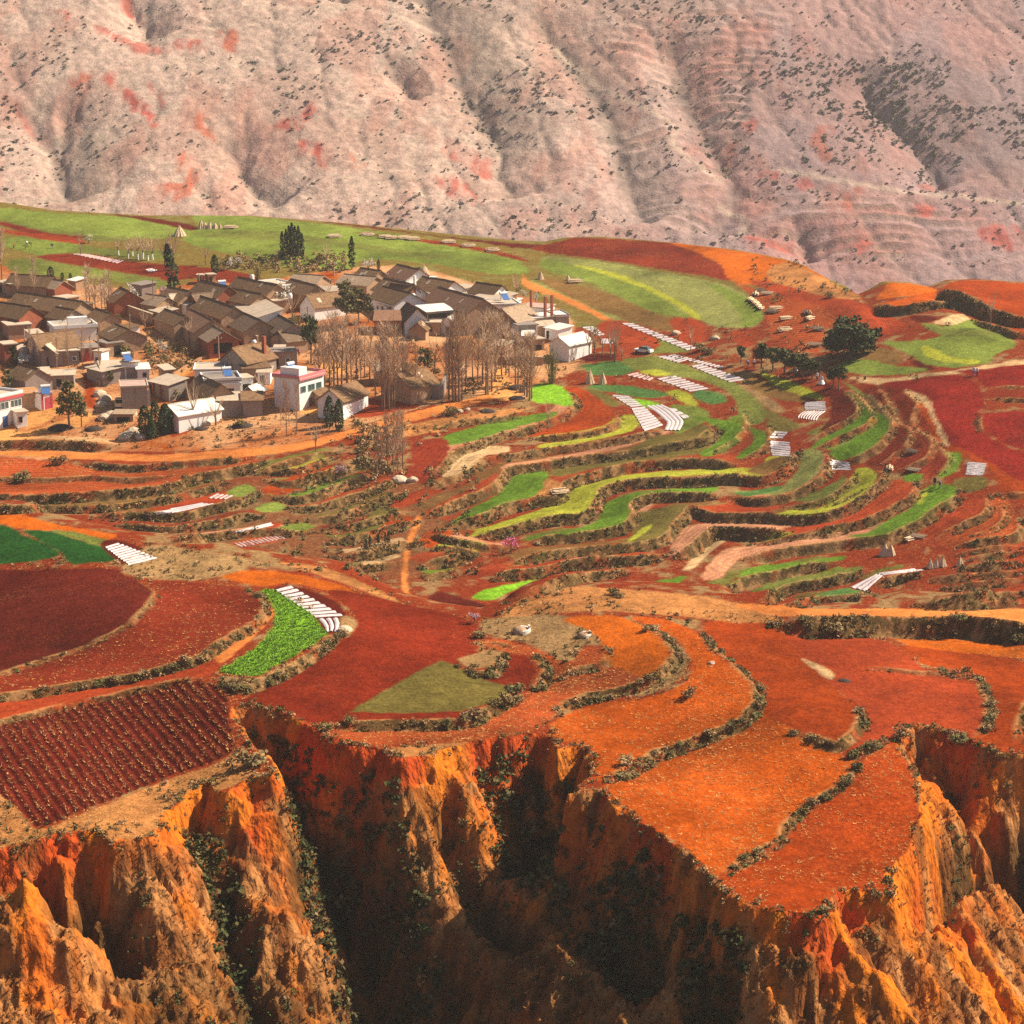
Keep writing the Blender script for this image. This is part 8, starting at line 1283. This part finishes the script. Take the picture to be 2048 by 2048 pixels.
# a car on the field track
x, y, z = gp(1287, 706); t = obj('parked_car', None, None, (x, y, z+.05), 2.6, 'small pale car parked on the dirt track above the olive terrace', 'car')
MB().hexa([(-2, -.8, .3), (2, -.8, .3), (2, .8, .3), (-2, .8, .3), (-1.95, -.78, .85), (1.9, -.78, .8), (1.9, .78, .8), (-1.95, .78, .85)]).build('body', 'whitewash', t); MB().hexa([(-1.5, -.72, .855), (1.0, -.72, .855), (1.0, .72, .855), (-1.5, .72, .855), (-1.1, -.6, 1.4), (.4, -.6, 1.4), (.4, .6, 1.4), (-1.1, .6, 1.4)]).build('cabin', 'glass', t)
for sx in (-1.25, 1.25):
    for sy in (-.8, .62): MB().tube([(sx, sy, .3), (sx, sy+.18, .3)], .3, 10).build('wheel', 'dark', t)

# ------------------------------------------------------------------ people: one continuous body grown over a skeleton, clothes on top
POSES = {
 'stand': dict(J=[(0, 0, .95), (0, .01, 1.15), (0, 0, 1.40), (0, .01, 1.50), (0, .02, 1.60), (.10, 0, .90), (.11, .02, .50), (.11, -.02, .08), (.12, .12, .03), (-.10, 0, .90), (-.11, .02, .50), (-.11, -.02, .08), (-.12, .12, .03), (.19, 0, 1.38), (.24, -.02, 1.10), (.25, .06, .86), (.25, .09, .78), (-.19, 0, 1.38), (-.24, -.02, 1.10), (-.25, .06, .86), (-.25, .09, .78)]),
 'bend': dict(J=[(0, -.12, .88), (0, .10, .98), (0, .34, 1.02), (0, .44, 1.00), (0, .53, .96), (.10, -.10, .84), (.12, .04, .46), (.12, -.06, .08), (.12, .08, .03), (-.10, -.10, .84), (-.12, -.02, .46), (-.12, -.14, .08), (-.12, 0, .03), (.18, .32, 1.00), (.22, .40, .72), (.20, .52, .48), (.20, .55, .40), (-.18, .32, 1.0), (-.22, .38, .72), (-.20, .50, .50), (-.20, .53, .42)])}
E_ = [(0, 1), (1, 2), (2, 3), (3, 4), (0, 5), (5, 6), (6, 7), (7, 8), (0, 9), (9, 10), (10, 11), (11, 12), (2, 13), (13, 14), (14, 15), (15, 16), (2, 17), (17, 18), (18, 19), (19, 20)]
RAD = [.13, .12, .13, .055, .105, .085, .062, .042, .04, .085, .062, .042, .04, .06, .048, .036, .035, .06, .048, .036, .035]
BODY = {}
def body(pose):
    if pose in BODY: return BODY[pose]
    J = POSES[pose]['J']; me = bpy.data.meshes.new('skeleton'); me.from_pydata(J, E_, []); o = bpy.data.objects.new('skeleton', me); COL.objects.link(o); md = o.modifiers.new('skin', 'SKIN')
    for i, v in enumerate(me.skin_vertices[0].data): v.radius = (RAD[i], RAD[i]); v.use_root = (i == 0)
    sb = o.modifiers.new('sub', 'SUBSURF'); sb.levels = sb.render_levels = 1; dg = bpy.context.evaluated_depsgraph_get(); ev = o.evaluated_get(dg); m2 = bpy.data.meshes.new_from_object(ev); bpy.data.objects.remove(o); V = np.array([v.co for v in m2.vertices]); Nn = np.array([v.normal for v in m2.vertices]); P = [tuple(p.vertices) for p in m2.polygons]
    BODY[pose] = (m2, V, Nn, P, J); return BODY[pose]
def part_of(pose, test, m, name, parent, infl=.025):
    m2, V, Nn, P, J = body(pose); f = [p for p in P if test(V[list(p)].mean(0))]
    if not f: return
    ix = sorted({i for p in f for i in p}); mp = {k: i for i, k in enumerate(ix)}; me = bpy.data.meshes.new(name); me.from_pydata([tuple(V[i]+Nn[i]*infl) for i in ix], [], [[mp[i] for i in p] for p in f]); me.materials.append(M[m]); [setattr(p, 'use_smooth', True) for p in me.polygons]; obj(name, me, parent)
def person(px, py, pose, top, legs, rz, label, gown=False, s=1.):
    x, y, z = gp(px, py); m2 = body(pose)[0]; me = m2.copy(); me.name = 'person'; me.materials.clear(); me.materials.append(M['skin']); [setattr(p, 'use_smooth', True) for p in me.polygons]
    o = obj('person', me, None, (x, y, z+.02), rz, label, 'person', 'people in the fields and lanes', sc=s); J = body(pose)[4]; hd = np.array(J[4]); pv = np.array(J[0])
    trunk = lambda c: (c[2] > .86 and c[2] < 1.48) if pose == 'stand' else (c[2] > .62 and c[1] < .42)
    part_of(pose, trunk, top, 'shirt', o)
    if gown: MB().lathe([(.72, 0), (.55, .35), (.30, .75), (.17, 1.0)], 14).build('gown_skirt', top, o, True)
    else: part_of(pose, lambda c: c[2] < (.9 if pose == 'stand' else .84) and c[2] > .07 and abs(c[0]) < .2 and (pose == 'stand' or c[1] < .2), legs, 'trousers', o, .02)
    part_of(pose, lambda c: np.linalg.norm(c-hd) < .15 and (c[2] > hd[2]+.02 or c[1] < hd[1]-.03), 'hair', 'hair', o, .02)
for a in ((54, 491, 'bend', 'cl_white', 'cl_dark', .5, 'worker in a white top stooping in the green plot on the hill'), (62, 493, 'bend', 'cl_dark', 'cl_dark', 1.5, 'dark clothed worker stooping right of the white topped one'), (51, 499, 'stand', 'cl_blue', 'cl_dark', 2., 'worker in blue grey below the stooping pair on the hill'), (28, 496, 'bend', 'cl_red', 'cl_dark', -1., 'worker in orange stooping at the far left of the green plot'), (105, 496, 'bend', 'cl_dark', 'cl_blue', 2.4, 'lone dark clothed worker stooping at the right of the green plot'),
          (598, 712, 'stand', 'cl_pink', 'cl_dark', .3, 'person in bright pink behind the pink rimmed villa'), (1049, 781, 'stand', 'cl_dark', 'cl_dark', 1., 'person in dark clothes among the poplars right of the road bend'), (1643, 768, 'stand', 'cl_white', 'cl_white', 2.6, 'bride in a wide white gown by the pair of round pines', True), (1634, 761, 'stand', 'cl_white', 'cl_dark', 2.2, 'person in a white shirt standing behind the bride'), (1594, 750, 'bend', 'cl_white', 'cl_dark', 1.2, 'pale clothed person stooping under the pine row'), (1496, 732, 'bend', 'cl_blue', 'cl_dark', .2, 'person in blue grey crouching left of the pine row'), (1508, 733, 'stand', 'cl_white', 'cl_dark', 2., 'person standing beside the crouching one left of the pine row'),
          (1947, 751, 'stand', 'cl_white', 'cl_blue', 2.7, 'left visitor in white at the edge of the crimson field'), (1954, 752, 'stand', 'cl_white', 'cl_dark', 2., 'right visitor in white at the edge of the crimson field'), (1467, 826, 'bend', 'cl_dark', 'cl_dark', 1., 'farmer stooping in the green spur terraces'), (1869, 974, 'stand', 'cl_dark', 'cl_dark', 2.5, 'left farmer at the top of the long green arc'), (1879, 976, 'bend', 'cl_dark', 'cl_blue', .5, 'right farmer stooping at the top of the long green arc')): person(*a)
# ------------------------------------------------------------------ haze over the valley
hz_ = MB().box(-1000, 1000, -40, 1300, -60, 190)
hm = bpy.data.materials.new('haze'); hm.use_nodes = True; nt = hm.node_tree; nt.nodes.remove(nt.nodes['Principled BSDF'])
pv = nt.nodes.new('ShaderNodeVolumePrincipled'); pv.inputs['Color'].default_value = (1., .93, .93, 1); pv.inputs['Density'].default_value = 0.00012; pv.inputs['Anisotropy'].default_value = .2
nt.links.new(pv.outputs[0], nt.nodes['Material Output'].inputs['Volume'])
hz_.build('haze', hm, kind='stuff', label='thin pale haze hanging over the valley', cat='haze')
